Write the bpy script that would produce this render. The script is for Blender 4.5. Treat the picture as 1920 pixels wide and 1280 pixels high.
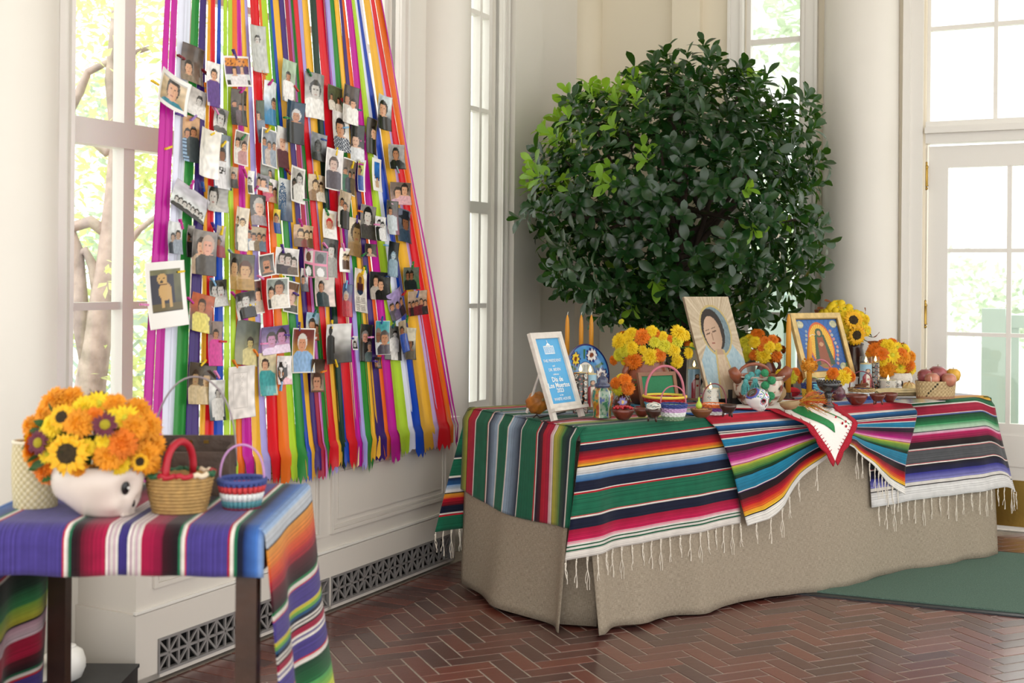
import bpy, bmesh, math, random
from mathutils import Vector, Matrix, noise
random.seed(7)
for o in list(bpy.data.objects): bpy.data.objects.remove(o)
scene = bpy.context.scene
COL = scene.collection
R = math.radians
# ------------------------------------------------------------------ camera
F = 2280.0; CX = 960.0; HY = 521.0; ROLL = 0.009; CH = 1.296
cam_d = bpy.data.cameras.new('camera'); cam = bpy.data.objects.new('camera', cam_d); COL.objects.link(cam)
cam_d.sensor_width = 36.0; cam_d.lens = F / 1920 * 36.0
cam_d.shift_y = -(640 - HY) / 1920.0
cam_d.clip_start = 0.05; cam_d.clip_end = 200
cam_d.dof.use_dof = True; cam_d.dof.focus_distance = 5.2; cam_d.dof.aperture_fstop = 3.6
cam.matrix_world = Matrix.Translation((0, 0, CH)) @ Matrix.Rotation(R(90), 4, 'X') @ Matrix.Rotation(ROLL, 4, 'Z')
scene.camera = cam
# ------------------------------------------------------------------ world and light
W = bpy.data.worlds.new('sky'); scene.world = W; W.use_nodes = True
bg = W.node_tree.nodes['Background']; bg.inputs[0].default_value = (1.0, 0.985, 0.96, 1); bg.inputs[1].default_value = 2.3
sun_d = bpy.data.lights.new('sun', 'SUN'); sun = bpy.data.objects.new('sun', sun_d); COL.objects.link(sun)
sun_d.energy = 3.0; sun_d.angle = R(6); sun_d.color = (1.0, 0.96, 0.9)
sun.rotation_euler = Vector((0.30, 0.52, -0.82)).to_track_quat('-Z', 'Y').to_euler()
vs = scene.view_settings
vs.view_transform = 'Standard'; vs.look = 'None'; vs.gamma = 1.0; vs.use_curve_mapping = False; vs.exposure = -0.06
# ------------------------------------------------------------------ pixel helpers (1920 x 1280 photograph)
def ray(px, py):
    dx = (px - CX) / F; dy = (py - HY) / F
    return Vector((dx + ROLL * dy, 1.0, -(dy - ROLL * dx)))
CAMP = Vector((0, 0, CH))
def on(px, py, z):
    d = ray(px, py); k = (z - CH) / d.z
    return CAMP + d * k
def at(px, py, Y):
    return CAMP + ray(px, py) * Y
def plane_hit(px, py, p0, n):
    d = ray(px, py); k = (Vector(p0) - CAMP).dot(n) / d.dot(n)
    return CAMP + d * k
# ------------------------------------------------------------------ colour and material helpers
def s2l(c): return c / 12.92 if c <= 0.04045 else ((c + 0.055) / 1.055) ** 2.4
def C(h):
    if isinstance(h, (tuple, list)): return (h[0], h[1], h[2], 1.0)
    h = h.lstrip('#')
    return tuple(s2l(int(h[i:i + 2], 16) / 255) for i in (0, 2, 4)) + (1.0,)
MATS = {}
def mat(key, col='#ffffff', rough=0.6, metal=0.0, var=0.0, vscale=8.0, bump=0.0, bscale=60.0, trans=0.0, spec=0.5, coat=0.0, sheen=0.0, tcol=None):
    """principled material; var = noise colour variation, trans = translucent share"""
    if key in MATS: return MATS[key]
    m = bpy.data.materials.new(key); m.use_nodes = True; nt = m.node_tree; N = nt.nodes; L = nt.links
    p = N['Principled BSDF']; c = C(col)
    p.inputs['Base Color'].default_value = c; p.inputs['Roughness'].default_value = rough
    p.inputs['Metallic'].default_value = metal; p.inputs['Specular IOR Level'].default_value = spec
    p.inputs['Coat Weight'].default_value = coat; p.inputs['Coat Roughness'].default_value = 0.08
    p.inputs['Sheen Weight'].default_value = sheen
    if var or bump:
        tc = N.new('ShaderNodeTexCoord')
    if var:
        nz = N.new('ShaderNodeTexNoise'); nz.inputs['Scale'].default_value = vscale; nz.inputs['Detail'].default_value = 5
        L.new(tc.outputs['Object'], nz.inputs['Vector'])
        rp = N.new('ShaderNodeValToRGB'); rp.color_ramp.elements[0].position = 0.3; rp.color_ramp.elements[1].position = 0.7
        rp.color_ramp.elements[0].color = tuple(x * (1 - var) for x in c[:3]) + (1,)
        rp.color_ramp.elements[1].color = tuple(min(1, x * (1 + var)) for x in c[:3]) + (1,)
        L.new(nz.outputs['Fac'], rp.inputs[0]); L.new(rp.outputs[0], p.inputs['Base Color'])
    if bump:
        nb = N.new('ShaderNodeTexNoise'); nb.inputs['Scale'].default_value = bscale; nb.inputs['Detail'].default_value = 3
        L.new(tc.outputs['Object'], nb.inputs['Vector'])
        bp = N.new('ShaderNodeBump'); bp.inputs['Strength'].default_value = bump; bp.inputs['Distance'].default_value = 0.01
        L.new(nb.outputs['Fac'], bp.inputs['Height']); L.new(bp.outputs[0], p.inputs['Normal'])
    if trans:
        t = N.new('ShaderNodeBsdfTranslucent'); t.inputs[0].default_value = C(tcol) if tcol else c
        mx = N.new('ShaderNodeMixShader'); mx.inputs[0].default_value = trans
        L.new(p.outputs[0], mx.inputs[1]); L.new(t.outputs[0], mx.inputs[2])
        L.new(mx.outputs[0], N['Material Output'].inputs[0])
    MATS[key] = m; return m
def glassmat(key, tint=(1, 1, 1), gloss=0.08):
    if key in MATS: return MATS[key]
    m = bpy.data.materials.new(key); m.use_nodes = True; nt = m.node_tree; N = nt.nodes; L = nt.links
    N.remove(N['Principled BSDF'])
    t = N.new('ShaderNodeBsdfTransparent'); t.inputs[0].default_value = tint + (1,)
    g = N.new('ShaderNodeBsdfGlossy'); g.inputs['Roughness'].default_value = 0.03
    lw = N.new('ShaderNodeLayerWeight'); lw.inputs[0].default_value = 0.5
    pw = N.new('ShaderNodeMath'); pw.operation = 'POWER'; pw.inputs[1].default_value = 5.0; L.new(lw.outputs['Facing'], pw.inputs[0])
    fr = N.new('ShaderNodeMath'); fr.operation = 'MULTIPLY_ADD'; fr.inputs[1].default_value = 0.6; fr.inputs[2].default_value = gloss * 0.4; L.new(pw.outputs[0], fr.inputs[0])
    mx = N.new('ShaderNodeMixShader')
    L.new(fr.outputs[0], mx.inputs[0]); L.new(t.outputs[0], mx.inputs[1]); L.new(g.outputs[0], mx.inputs[2])
    L.new(mx.outputs[0], N['Material Output'].inputs[0])
    MATS[key] = m; return m
def emis(key, col, st):
    if key in MATS: return MATS[key]
    m = bpy.data.materials.new(key); m.use_nodes = True; p = m.node_tree.nodes['Principled BSDF']
    p.inputs['Base Color'].default_value = C(col); p.inputs['Emission Color'].default_value = C(col); p.inputs['Emission Strength'].default_value = st
    MATS[key] = m; return m
def printmat(key, rough=0.35, spec=0.5, bump=0.0, coat=0.0):
    """flat print: colours come from the mesh's own colour attribute"""
    if key in MATS: return MATS[key]
    m = bpy.data.materials.new(key); m.use_nodes = True; N = m.node_tree.nodes; L = m.node_tree.links
    p = N['Principled BSDF']; p.inputs['Roughness'].default_value = rough; p.inputs['Specular IOR Level'].default_value = spec
    p.inputs['Coat Weight'].default_value = coat
    a = N.new('ShaderNodeVertexColor'); a.layer_name = 'Col'
    L.new(a.outputs[0], p.inputs['Base Color'])
    if bump:
        tc = N.new('ShaderNodeTexCoord'); nb = N.new('ShaderNodeTexNoise'); nb.inputs['Scale'].default_value = 90
        L.new(tc.outputs['Object'], nb.inputs['Vector'])
        bp = N.new('ShaderNodeBump'); bp.inputs['Strength'].default_value = bump; bp.inputs['Distance'].default_value = 0.004
        L.new(nb.outputs['Fac'], bp.inputs['Height']); L.new(bp.outputs[0], p.inputs['Normal'])
    MATS[key] = m; return m
# ------------------------------------------------------------------ mesh builder
class MB:
    def __init__(s): s.v = []; s.f = []; s.uv = None; s.fc = None
    def add(s, vs, fs, M=None):
        b = len(s.v)
        for p in vs:
            p = Vector(p); s.v.append(M @ p if M is not None else p)
        for f in fs: s.f.append(tuple(b + i for i in f))
        return s
    def box(s, c, size, M=None, rot=None, taper=1.0):
        x, y, z = (k / 2 for k in size); t = taper
        P = [Vector(q) for q in [(-x, -y, -z), (x, -y, -z), (x, y, -z), (-x, y, -z), (-x * t, -y * t, z), (x * t, -y * t, z), (x * t, y * t, z), (-x * t, y * t, z)]]
        if rot is not None: P = [rot @ q for q in P]
        c = Vector(c)
        return s.add([q + c for q in P], [(0, 3, 2, 1), (4, 5, 6, 7), (0, 1, 5, 4), (1, 2, 6, 5), (2, 3, 7, 6), (3, 0, 4, 7)], M)
    def span(s, x0, x1, y0, y1, z0, z1, M=None):
        return s.box(((x0 + x1) / 2, (y0 + y1) / 2, (z0 + z1) / 2), (abs(x1 - x0), abs(y1 - y0), abs(z1 - z0)), M)
    def lathe(s, prof, n=24, c=(0, 0, 0), caps=True, sx=1.0, sy=1.0, fn=None, M=None):
        """prof = [(r, z)...] bottom to top"""
        vs = []; c = Vector(c)
        for r, z in prof:
            for i in range(n):
                a = 2 * math.pi * i / n; rr = r * (fn(a, z) if fn else 1)
                vs.append(c + Vector((rr * math.cos(a) * sx, rr * math.sin(a) * sy, z)))
        fs = []
        for k in range(len(prof) - 1):
            for i in range(n):
                j = (i + 1) % n
                fs.append((k * n + i, k * n + j, (k + 1) * n + j, (k + 1) * n + i))
        if caps:
            if prof[0][0] > 1e-6: fs.append(tuple(range(n - 1, -1, -1)))
            if prof[-1][0] > 1e-6: fs.append(tuple((len(prof) - 1) * n + i for i in range(n)))
        return s.add(vs, fs, M)
    def ball(s, c, r, n=12, m=8, sc=(1, 1, 1), M=None, rot=None):
        c = Vector(c); vs = []; fs = []
        for k in range(m + 1):
            th = math.pi * k / m - math.pi / 2
            for i in range(n):
                a = 2 * math.pi * i / n
                q = Vector((math.cos(th) * math.cos(a) * r * sc[0], math.cos(th) * math.sin(a) * r * sc[1], math.sin(th) * r * sc[2]))
                if rot is not None: q = rot @ q
                vs.append(c + q)
        for k in range(m):
            for i in range(n):
                j = (i + 1) % n
                fs.append((k * n + i, k * n + j, (k + 1) * n + j, (k + 1) * n + i))
        return s.add(vs, fs, M)
    def tube(s, pts, r, n=8, M=None, closed=False):
        pts = [Vector(p) for p in pts]; rs = r if isinstance(r, (list, tuple)) else [r] * len(pts)
        vs = []; fs = []; L = len(pts); up = Vector((0.01, 0.02, 1))
        prev = None
        for k, p in enumerate(pts):
            a = pts[(k - 1) % L] if (k > 0 or closed) else p
            b = pts[(k + 1) % L] if (k < L - 1 or closed) else p
            t = (b - a).normalized() if (b - a).length > 1e-9 else Vector((0, 0, 1))
            if prev is None:
                u = t.cross(up)
                if u.length < 1e-3: u = t.cross(Vector((1, 0, 0)))
            else:
                u = prev - t * prev.dot(t)
            u.normalize(); prev = u; w = t.cross(u)
            for i in range(n):
                an = 2 * math.pi * i / n
                vs.append(p + (u * math.cos(an) + w * math.sin(an)) * rs[k])
        for k in range(L if closed else L - 1):
            k2 = (k + 1) % L
            for i in range(n):
                j = (i + 1) % n
                fs.append((k * n + i, k * n + j, k2 * n + j, k2 * n + i))
        if not closed:
            fs.append(tuple(range(n - 1, -1, -1))); fs.append(tuple((L - 1) * n + i for i in range(n)))
        return s.add(vs, fs, M)
    def grid(s, fn, nu, nv, uvfn=None, colfn=None):
        """fn(u,v) u,v in 0..1"""
        b = len(s.v)
        for j in range(nv + 1):
            for i in range(nu + 1):
                s.v.append(Vector(fn(i / nu, j / nv)))
        if uvfn is not None and s.uv is None: s.uv = {}
        if colfn is not None and s.fc is None: s.fc = {}
        if colfn is not None: vc = [[colfn(min(0.999, max(0.001, i / nu)), min(0.999, max(0.001, j / nv))) for i in range(nu + 1)] for j in range(nv + 1)]
        for j in range(nv):
            for i in range(nu):
                q = (b + j * (nu + 1) + i, b + j * (nu + 1) + i + 1, b + (j + 1) * (nu + 1) + i + 1, b + (j + 1) * (nu + 1) + i)
                if uvfn is not None:
                    s.uv[len(s.f)] = [uvfn(i / nu, j / nv), uvfn((i + 1) / nu, j / nv), uvfn((i + 1) / nu, (j + 1) / nv), uvfn(i / nu, (j + 1) / nv)]
                if colfn is not None: s.fc[len(s.f)] = (vc[j][i], vc[j][i + 1], vc[j + 1][i + 1], vc[j + 1][i])
                s.f.append(q)
        return s
    def prism(s, poly, h, M=None, base=0.0):
        n = len(poly)
        vs = [Vector((x, y, base)) for x, y in poly] + [Vector((x, y, base + h)) for x, y in poly]
        fs = [tuple(range(n - 1, -1, -1)), tuple(range(n, 2 * n))] + [(i, (i + 1) % n, n + (i + 1) % n, n + i) for i in range(n)]
        return s.add(vs, fs, M)
    def mesh(s, name, material=None, smooth=False):
        me = bpy.data.meshes.new(name)
        me.from_pydata([tuple(p) for p in s.v], [], s.f); 
        if s.uv:
            ul = me.uv_layers.new(name='UVMap')
            for pi, uvs in s.uv.items():
                po = me.polygons[pi]
                for k, li in enumerate(po.loop_indices): ul.data[li].uv = uvs[k]
        if s.fc:
            ca = me.color_attributes.new('Col', 'FLOAT_COLOR', 'CORNER')
            for pi, c in s.fc.items():
                for k, li in enumerate(me.polygons[pi].loop_indices): ca.data[li].color = c[k]
        if material is not None: me.materials.append(material)
        if smooth: me.polygons.foreach_set('use_smooth', [True] * len(me.polygons))
        me.update(); return me
    def build(s, name, material=None, parent=None, loc=(0, 0, 0), rz=0.0, smooth=False, thick=0.0, sub=0):
        o = bpy.data.objects.new(name, s.mesh(name, material, smooth)); COL.objects.link(o)
        o.location = loc; o.rotation_euler = (0, 0, rz)
        if parent is not None: o.parent = parent
        if sub:
            md = o.modifiers.new('sub', 'SUBSURF'); md.levels = sub; md.render_levels = sub
        if thick:
            md = o.modifiers.new('thick', 'SOLIDIFY'); md.thickness = thick; md.offset = 0
        return o
def meshobj(name, me, parent=None, M=None):
    o = bpy.data.objects.new(name, me); COL.objects.link(o)
    if parent is not None: o.parent = parent
    if M is not None: o.matrix_local = M
    return o
def thing(name, label, cat, loc=(0, 0, 0), rz=0.0, group=None):
    o = bpy.data.objects.new(name, None); COL.objects.link(o); o.empty_display_size = 0.05
    o.location = loc; o.rotation_euler = (0, 0, rz); o['label'] = label; o['category'] = cat
    if group: o['group'] = group
    return o
def tag(o, label, cat, group=None, kind=None):
    o['label'] = label; o['category'] = cat
    if group: o['group'] = group
    if kind: o['kind'] = kind
    return o
def struct(o):
    o['kind'] = 'structure'; return o
def lerp(a, b, t): return a + (b - a) * t
def mixc(a, b, t): return tuple(lerp(a[i], b[i], t) for i in range(3)) + (1.0,)
def sstep(a, b, x):
    t = min(1, max(0, (x - a) / (b - a))); return t * t * (3 - 2 * t)
def frame(origin, ang):
    c, s = math.cos(ang), math.sin(ang)
    return Matrix(((c, -s, 0, origin[0]), (s, c, 0, origin[1]), (0, 0, 1, origin[2] if len(origin) > 2 else 0), (0, 0, 0, 1)))
def ring_path(r, z, n=24, sx=1, sy=1, ph=0): return [(r * sx * math.cos(2 * math.pi * i / n + ph), r * sy * math.sin(2 * math.pi * i / n + ph), z) for i in range(n)]
def arc_path(w, h, z0, n=18, axis='x', p=1.0):
    out = []
    for i in range(n + 1):
        a = math.pi * i / n; x = -math.cos(a) * w; z = z0 + (math.sin(a) ** p) * h
        out.append((x, 0, z) if axis == 'x' else (0, x, z))
    return out
# ------------------------------------------------------------------ room frames
A0 = (-0.735, 4.627, 0.0); ML = frame(A0, R(62.5))       # left wall: x along the wall (away), y outward
D0 = (2.204, 6.5, 0.0); MD = frame(D0, R(-27.5))          # back wall: x along the wall (to the right), y outward
YW = 0.25                                                 # window plane behind the radiator front
paint = mat('white_paint', '#e3dfd7', 0.42, var=0.015, vscale=3, bump=0.03, bscale=300)
paint_gloss = mat('white_trim_paint', '#e9e6e0', 0.3, bump=0.02, bscale=200)
cream = mat('cream_paint', '#e8dec9', 0.5, var=0.02, vscale=2)
pane_m = glassmat('window_glass', (0.97, 0.99, 0.98))
brass = mat('brass', '#a88945', 0.3, 1.0, bump=0.05)
dark_void = mat('dark_void', '#0b0a09', 0.9)
# floor ---------------------------------------------------------------
floor = MB().span(-3.2, 5.5, -1.5, 9.0, -0.06, -0.0018).build('floor', mat('mortar', '#a59b90', 0.75, var=0.12, vscale=40, bump=0.2, bscale=400))
struct(floor)
def brickmat():
    m = bpy.data.materials.new('brick_clay'); m.use_nodes = True; N = m.node_tree.nodes; L = m.node_tree.links
    p = N['Principled BSDF']; p.inputs['Roughness'].default_value = 0.3; p.inputs['Specular IOR Level'].default_value = 0.6; p.inputs['Coat Weight'].default_value = 0.6; p.inputs['Coat Roughness'].default_value = 0.16
    g = N.new('ShaderNodeNewGeometry'); oi = N.new('ShaderNodeObjectInfo')
    ad = N.new('ShaderNodeMath'); ad.operation = 'ADD'; fr = N.new('ShaderNodeMath'); fr.operation = 'FRACT'
    L.new(g.outputs['Random Per Island'], ad.inputs[0]); L.new(oi.outputs['Random'], ad.inputs[1]); L.new(ad.outputs[0], fr.inputs[0])
    rp = N.new('ShaderNodeValToRGB'); e = rp.color_ramp.elements
    e[0].color = C('#4a1e17'); e[1].color = C('#7d3722'); a = rp.color_ramp.elements.new(0.35); a.color = C('#5f281c'); a = rp.color_ramp.elements.new(0.7); a.color = C('#6f3022')
    L.new(fr.outputs[0], rp.inputs[0])
    tc = N.new('ShaderNodeNewGeometry'); nz = N.new('ShaderNodeTexNoise'); nz.inputs['Scale'].default_value = 120; nz.inputs['Detail'].default_value = 4
    L.new(tc.outputs['Position'], nz.inputs['Vector'])
    mx = N.new('ShaderNodeMixRGB'); mx.blend_type = 'MULTIPLY'; mx.inputs[0].default_value = 0.5
    L.new(rp.outputs[0], mx.inputs[1]); L.new(nz.outputs['Fac'], mx.inputs[2])
    gm = N.new('ShaderNodeBrightContrast'); gm.inputs[1].default_value = 0.02
    L.new(mx.outputs[0], gm.inputs[0]); L.new(gm.outputs[0], p.inputs['Base Color'])
    n2 = N.new('ShaderNodeTexNoise'); n2.inputs['Scale'].default_value = 35; L.new(tc.outputs['Position'], n2.inputs['Vector'])
    bp = N.new('ShaderNodeBump'); bp.inputs['Strength'].default_value = 0.12; bp.inputs['Distance'].default_value = 0.004
    L.new(n2.outputs['Fac'], bp.inputs['Height']); L.new(bp.outputs[0], p.inputs['Normal'])
    return m
BRK = brickmat()
def brick_geo(mb, w, l, M=None):
    h = 0.003; c = 0.0010; x, y = l / 2, w / 2
    vs = [(-x, -y, -h), (x, -y, -h), (x, y, -h), (-x, y, -h), (-x, -y, -c), (x, -y, -c), (x, y, -c), (-x, y, -c),
          (-x + c, -y + c, 0), (x - c, -y + c, 0), (x - c, y - c, 0), (-x + c, y - c, 0)]
    fs = []
    for a in (0, 4):
        for i in range(4):
            j = (i + 1) % 4; fs.append((a + i, a + j, a + 4 + j, a + 4 + i))
    fs.append((8, 9, 10, 11)); mb.add(vs, fs, M)
PW = 0.0672; PL = PW * 3; JT = 0.0065
GA = R(23.0); ga = Vector((math.cos(GA), math.sin(GA))); gb = Vector((-math.sin(GA), math.cos(GA))); G0 = Vector((0.217, 4.307))
TU = Vector((0.832, 0.555)); TV = Vector((-0.555, 0.832)); T0 = Vector((0.25, 4.45)); TL = 2.44; TW = 0.76; TZ = 0.745
nLi = Vector((math.sin(R(62.5)), -math.cos(R(62.5))))      # into the room
def wall_dist(p): return (p - Vector(A0[:2])).dot(nLi)
bricks = []; SOLD = set()
for iy in range(-60, 80):
    for ix in range(-60, 80):
        d = (ix - iy) % 6
        if d == 0: cx, cy, ang = ix + 1.5, iy + 0.5, GA
        elif d == 5: cx, cy, ang = ix + 0.5, iy + 1.5, GA + R(90)
        else: continue
        p = G0 + ga * (cx * PW) + gb * (cy * PW)
        if not (-2.6 < p.x < 4.2 and 1.6 < p.y < 7.6): continue
        if wall_dist(p) < 0.15: continue
        if (p - Vector(D0[:2])).dot(Vector((0.462, 0.887))) > -0.05: continue
        bricks.append((p, ang))
dl = Vector((math.cos(R(62.5)), math.sin(R(62.5))))
for k in range(-40, 44):                                    # soldier course along the radiator
    p = Vector(A0[:2]) + dl * (k * PW) + nLi * (0.115)
    if k * PW < -1.35 or k * PW > 2.9: continue
    bricks.append((p, R(62.5) + R(90) + 1e-4)); SOLD.add(len(bricks) - 1)
def pix(p):
    X, Y, Z = p; lx = X / Y; ly = (CH - Z) / Y
    return CX + F * (lx - ROLL * ly), HY + F * (ly + ROLL * lx)
def brick_score(p):
    x, y = pix((p.x, p.y, 0))
    if x < -60 or x > 1980 or y > 1330: return -1
    q = p - T0; a, b = q.dot(TU), q.dot(TV)
    if -0.02 < a < TL + .02 and b > -0.02: return -1
    if a > TL and b > 0.9: return -1
    return 1.0 / p.y
sc = sorted(((brick_score(p), i) for i, (p, a) in enumerate(bricks)), reverse=True)
solo = set(i for s, i in sc[:300] if s > 0)
bm0 = MB(); brick_geo(bm0, PW - JT, PL - JT); brick_me = bm0.mesh('brick', BRK)
rest = MB()
for i, (p, ang) in enumerate(bricks):
    M = frame((p.x, p.y, 0.0), ang) @ Matrix.Translation((0, 0, random.uniform(-0.0004, 0.0004) + (0.001 if i in SOLD else 0)))
    if i in solo: meshobj('brick', brick_me, floor, M)
    else: brick_geo(rest, PW - JT, PL - JT, M)
o = rest.build('brick_paving', BRK, floor); o['kind'] = 'stuff'
# walls with openings ------------------------------------------------------
def wall(name, M, x0, x1, y0, y1, z1, holes, m):
    b = MB(); cur = x0
    for hx0, hx1, hz0, hz1 in sorted(holes):
        b.span(cur, hx0, y0, y1, 0, z1, M)
        if hz0 > 0.01: b.span(hx0, hx1, y0, y1, 0, hz0, M)
        b.span(hx0, hx1, y0, y1, hz1, z1, M); cur = hx1
    b.span(cur, x1, y0, y1, 0, z1, M)
    return struct(b.build(name, m))
ZC = 3.9
wall('wall_left', ML, -3.6, 3.0, YW, YW + 0.16, ZC, [(-3.3, -1.5, 0.66, 3.35), (-0.99, 0.90, 0.66, 3.35), (1.40, 1.90, 0.62, 3.35)], paint)
wall('wall_back', MD, -2.10, 2.4, 0.0, 0.16, ZC, [(-1.0, -0.665, 0.60, 3.35), (0.0, 0.86, 0.0, 3.2)], cream)
def empty_struct(name):
    o = bpy.data.objects.new(name, None); COL.objects.link(o); o['kind'] = 'structure'; return o
def window(name, M, x0, x1, z0, z1, yin, mulls, rails, fw=0.04, bw=0.022, side='frame', casing=0.07, cin=0.02):
    """mulls/rails: (position, width) of the bars that divide the opening; one pane in each cell"""
    w = empty_struct(name); yb = yin + 0.06
    b = MB()                                                # sash frame
    b.span(x0, x0 + fw, yb - 0.02, yb + 0.03, z0, z1, M); b.span(x1 - fw, x1, yb - 0.02, yb + 0.03, z0, z1, M)
    b.span(x0 + fw, x1 - fw, yb - 0.02, yb + 0.03, z0, z0 + fw, M); b.span(x0 + fw, x1 - fw, yb - 0.02, yb + 0.03, z1 - fw, z1, M)
    b.build('sash_frame', paint_gloss, w)
    for (k, (xa, xb)) in enumerate(((x0 - casing, x0), (x1, x1 + casing))):   # stepped casing on the room side
        c = MB(); c.span(xa, xb, yin - cin, yin + 0.02, z0, z1 + casing, M)
        xm = (xb - 0.018, xb - 0.002) if k == 0 else (xa + 0.002, xa + 0.018)
        c.span(xm[0], xm[1], yin - cin - 0.012, yin - cin, z0, z1, M)
        xm = (xa, xa + 0.016) if k == 0 else (xb - 0.016, xb)
        c.span(xm[0], xm[1], yin - cin - 0.016, yin - cin, z0, z1 + casing, M)
        c.build('casing', paint_gloss, w)
    xs = [x0 + fw] + [q for c_, w_ in mulls for q in (c_ - w_ / 2, c_ + w_ / 2)] + [x1 - fw]
    zs = [z0 + fw] + [q for c_, w_ in rails for q in (c_ - w_ / 2, c_ + w_ / 2)] + [z1 - fw]
    for c_, w_ in mulls:
        MB().span(c_ - w_ / 2, c_ + w_ / 2, yb - 0.012 - w_ * 0.3, yb + 0.025, z0 + fw, z1 - fw, M).build('mullion', paint_gloss, w)
    for c_, w_ in rails:
        MB().span(x0 + fw, x1 - fw, yb - 0.010 - w_ * 0.3, yb + 0.022, c_ - w_ / 2, c_ + w_ / 2, M).build('glazing_rail', paint_gloss, w)
    for i in range(0, len(xs), 2):
        for j in range(0, len(zs), 2):
            MB().span(xs[i] - 0.004, xs[i + 1] + 0.004, yb + 0.004, yb + 0.009, zs[j] - 0.004, zs[j + 1] + 0.004, M).build('pane', pane_m, w)
    return w
window('window_1', ML, -0.99, 0.90, 0.66, 3.35, YW, [(-0.695, 0.05), (-0.40, 0.022), (-0.10, 0.022), (0.20, 0.022), (0.50, 0.022)], [(1.19, 0.026), (1.765, 0.085), (2.32, 0.026), (2.85, 0.026)], fw=0.03)
window('window_5', ML, -3.3, -1.5, 0.66, 3.35, YW, [(-2.7, 0.03), (-2.1, 0.03)], [(1.19, 0.026), (1.765, 0.085), (2.5, 0.026)], fw=0.03)
window('window_2', ML, 1.40, 1.90, 0.62, 3.35, YW, [(1.78, 0.024)], [(1.15, 0.024), (1.66, 0.06), (2.17, 0.024), (2.67, 0.024)], fw=0.035, casing=0.06)
window('window_3', MD, -1.0, -0.665, 0.60, 3.35, 0.0, [], [(1.10, 0.03), (1.62, 0.05), (2.14, 0.024), (2.66, 0.03)], fw=0.026, casing=0.09)
# glazed door and transom --------------------------------------------------
dr = empty_struct('door_1')
b = MB(); y0, y1 = 0.03, 0.075
b.span(0.012, 0.112, y0, y1, 0.012, 2.02, MD); b.span(0.735, 0.85, y0, y1, 0.012, 2.02, MD)
b.span(0.112, 0.735, y0, y1, 1.905, 2.02, MD); b.span(0.112, 0.735, y0, y1, 0.012, 0.56, MD)
b.build('door_leaf', paint_gloss, dr)
b = MB(); b.span(0.15, 0.70, y0 - 0.006, y0, 0.34, 0.50, MD); b.build('raised_panel', paint_gloss, dr)
MB().span(0.03, 0.83, y0 - 0.004, y0 + 0.001, 0.03, 0.27, MD).build('kick_plate', brass, dr)['label'] = 'polished brass kick plate'
MB().span(0.405, 0.428, y0 + 0.004, y1, 0.56, 1.905, MD).build('muntin', paint_gloss, dr)
for z in (1.02, 1.463): MB().span(0.112, 0.735, y0 + 0.006, y1 - 0.002, z - 0.010, z + 0.010, MD).build('muntin', paint_gloss, dr)
for xa, xb in ((0.108, 0.409), (0.424, 0.739)):
    for za, zb in ((0.556, 1.013), (1.027, 1.456), (1.47, 1.909)):
        MB().span(xa, xb, 0.048, 0.053, za, zb, MD).build('pane', pane_m, dr)
for z in (0.35, 1.12, 1.86):
    h = MB(); h.lathe([(0.009, -0.055), (0.011, -0.05), (0.009, -0.045), (0.009, 0.045), (0.011, 0.05), (0.009, 0.055), (0.004, 0.065), (0.007, 0.072), (0.001, 0.08)], 12, (0.004, 0.015, z), M=MD)
    h.ball((0.004, 0.015, z - 0.065), 0.009, 8, 6, M=MD); h.build('hinge', brass, dr, smooth=True)['label'] = 'brass ball-tip hinge'
for x0, x1, yy in ((-0.075, -0.012, -0.02), (-0.115, -0.075, -0.035), (0.86, 0.93, -0.02)):
    MB().span(x0, x1, yy, 0.03, 0.0, 3.25, MD).build('door_casing', paint_gloss, dr)
tr = empty_struct('window_4')
b = MB(); b.span(0.0, 0.86, -0.005, 0.09, 2.035, 2.15, MD); b.span(0.0, 0.86, -0.035, -0.005, 2.085, 2.115, MD); b.build('transom_bar', paint_gloss, tr)
b = MB(); b.span(0.0, 0.018, 0.03, 0.08, 2.15, 3.2, MD); b.span(0.84, 0.86, 0.03, 0.08, 2.15, 3.2, MD); b.span(0.0, 0.86, 0.03, 0.08, 3.17, 3.2, MD); b.build('sash_frame', paint_gloss, tr)
MB().span(0.334, 0.354, 0.03, 0.07, 2.15, 3.17, MD).build('muntin', paint_gloss, tr)
MB().span(0.016, 0.842, 0.034, 0.068, 2.64, 2.662, MD).build('muntin', paint_gloss, tr)
for xa, xb in ((0.014, 0.336), (0.352, 0.844)):
    for za, zb in ((2.146, 2.642), (2.66, 3.174)): MB().span(xa, xb, 0.05, 0.055, za, zb, MD).build('pane', pane_m, tr)
# columns, pilasters -------------------------------------------------------
def column(x, y, r, label, M):
    p = M @ Vector((x, y, 0)); t = thing('column', label, 'column', p)
    b = MB(); prof = [(r * 1.0, 0.16)] + [(r * (1.0 - 0.06 * (k / 12) ** 1.6), 0.16 + (ZC - 0.35) * k / 12) for k in range(1, 13)] + [(r * 0.94, ZC - 0.18)]
    b.lathe(prof, 48); b.build('shaft', paint, t, smooth=True)
    b = MB(); b.lathe([(r * 1.25, 0.0), (r * 1.25, 0.05), (r * 1.32, 0.07), (r * 1.3, 0.1), (r * 1.12, 0.115), (r * 1.12, 0.13), (r * 1.18, 0.145), (r * 1.02, 0.16)], 48); b.build('base', paint, t, smooth=True)
    b = MB(); b.lathe([(r * 0.94, ZC - 0.2), (r * 1.1, ZC - 0.16), (r * 1.25, ZC - 0.09), (r * 1.3, ZC)], 48); b.build('capital', paint, t, smooth=True)
column(-1.215, YW + 0.02, 0.155, 'white round column at the left edge beside the ribbon window', ML)
column(1.31, YW, 0.148, 'white round column between the ribbon curtain and the narrow window', ML)
column(-0.336, -0.02, 0.205, 'large white round column between the tree and the glazed door', MD)
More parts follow.
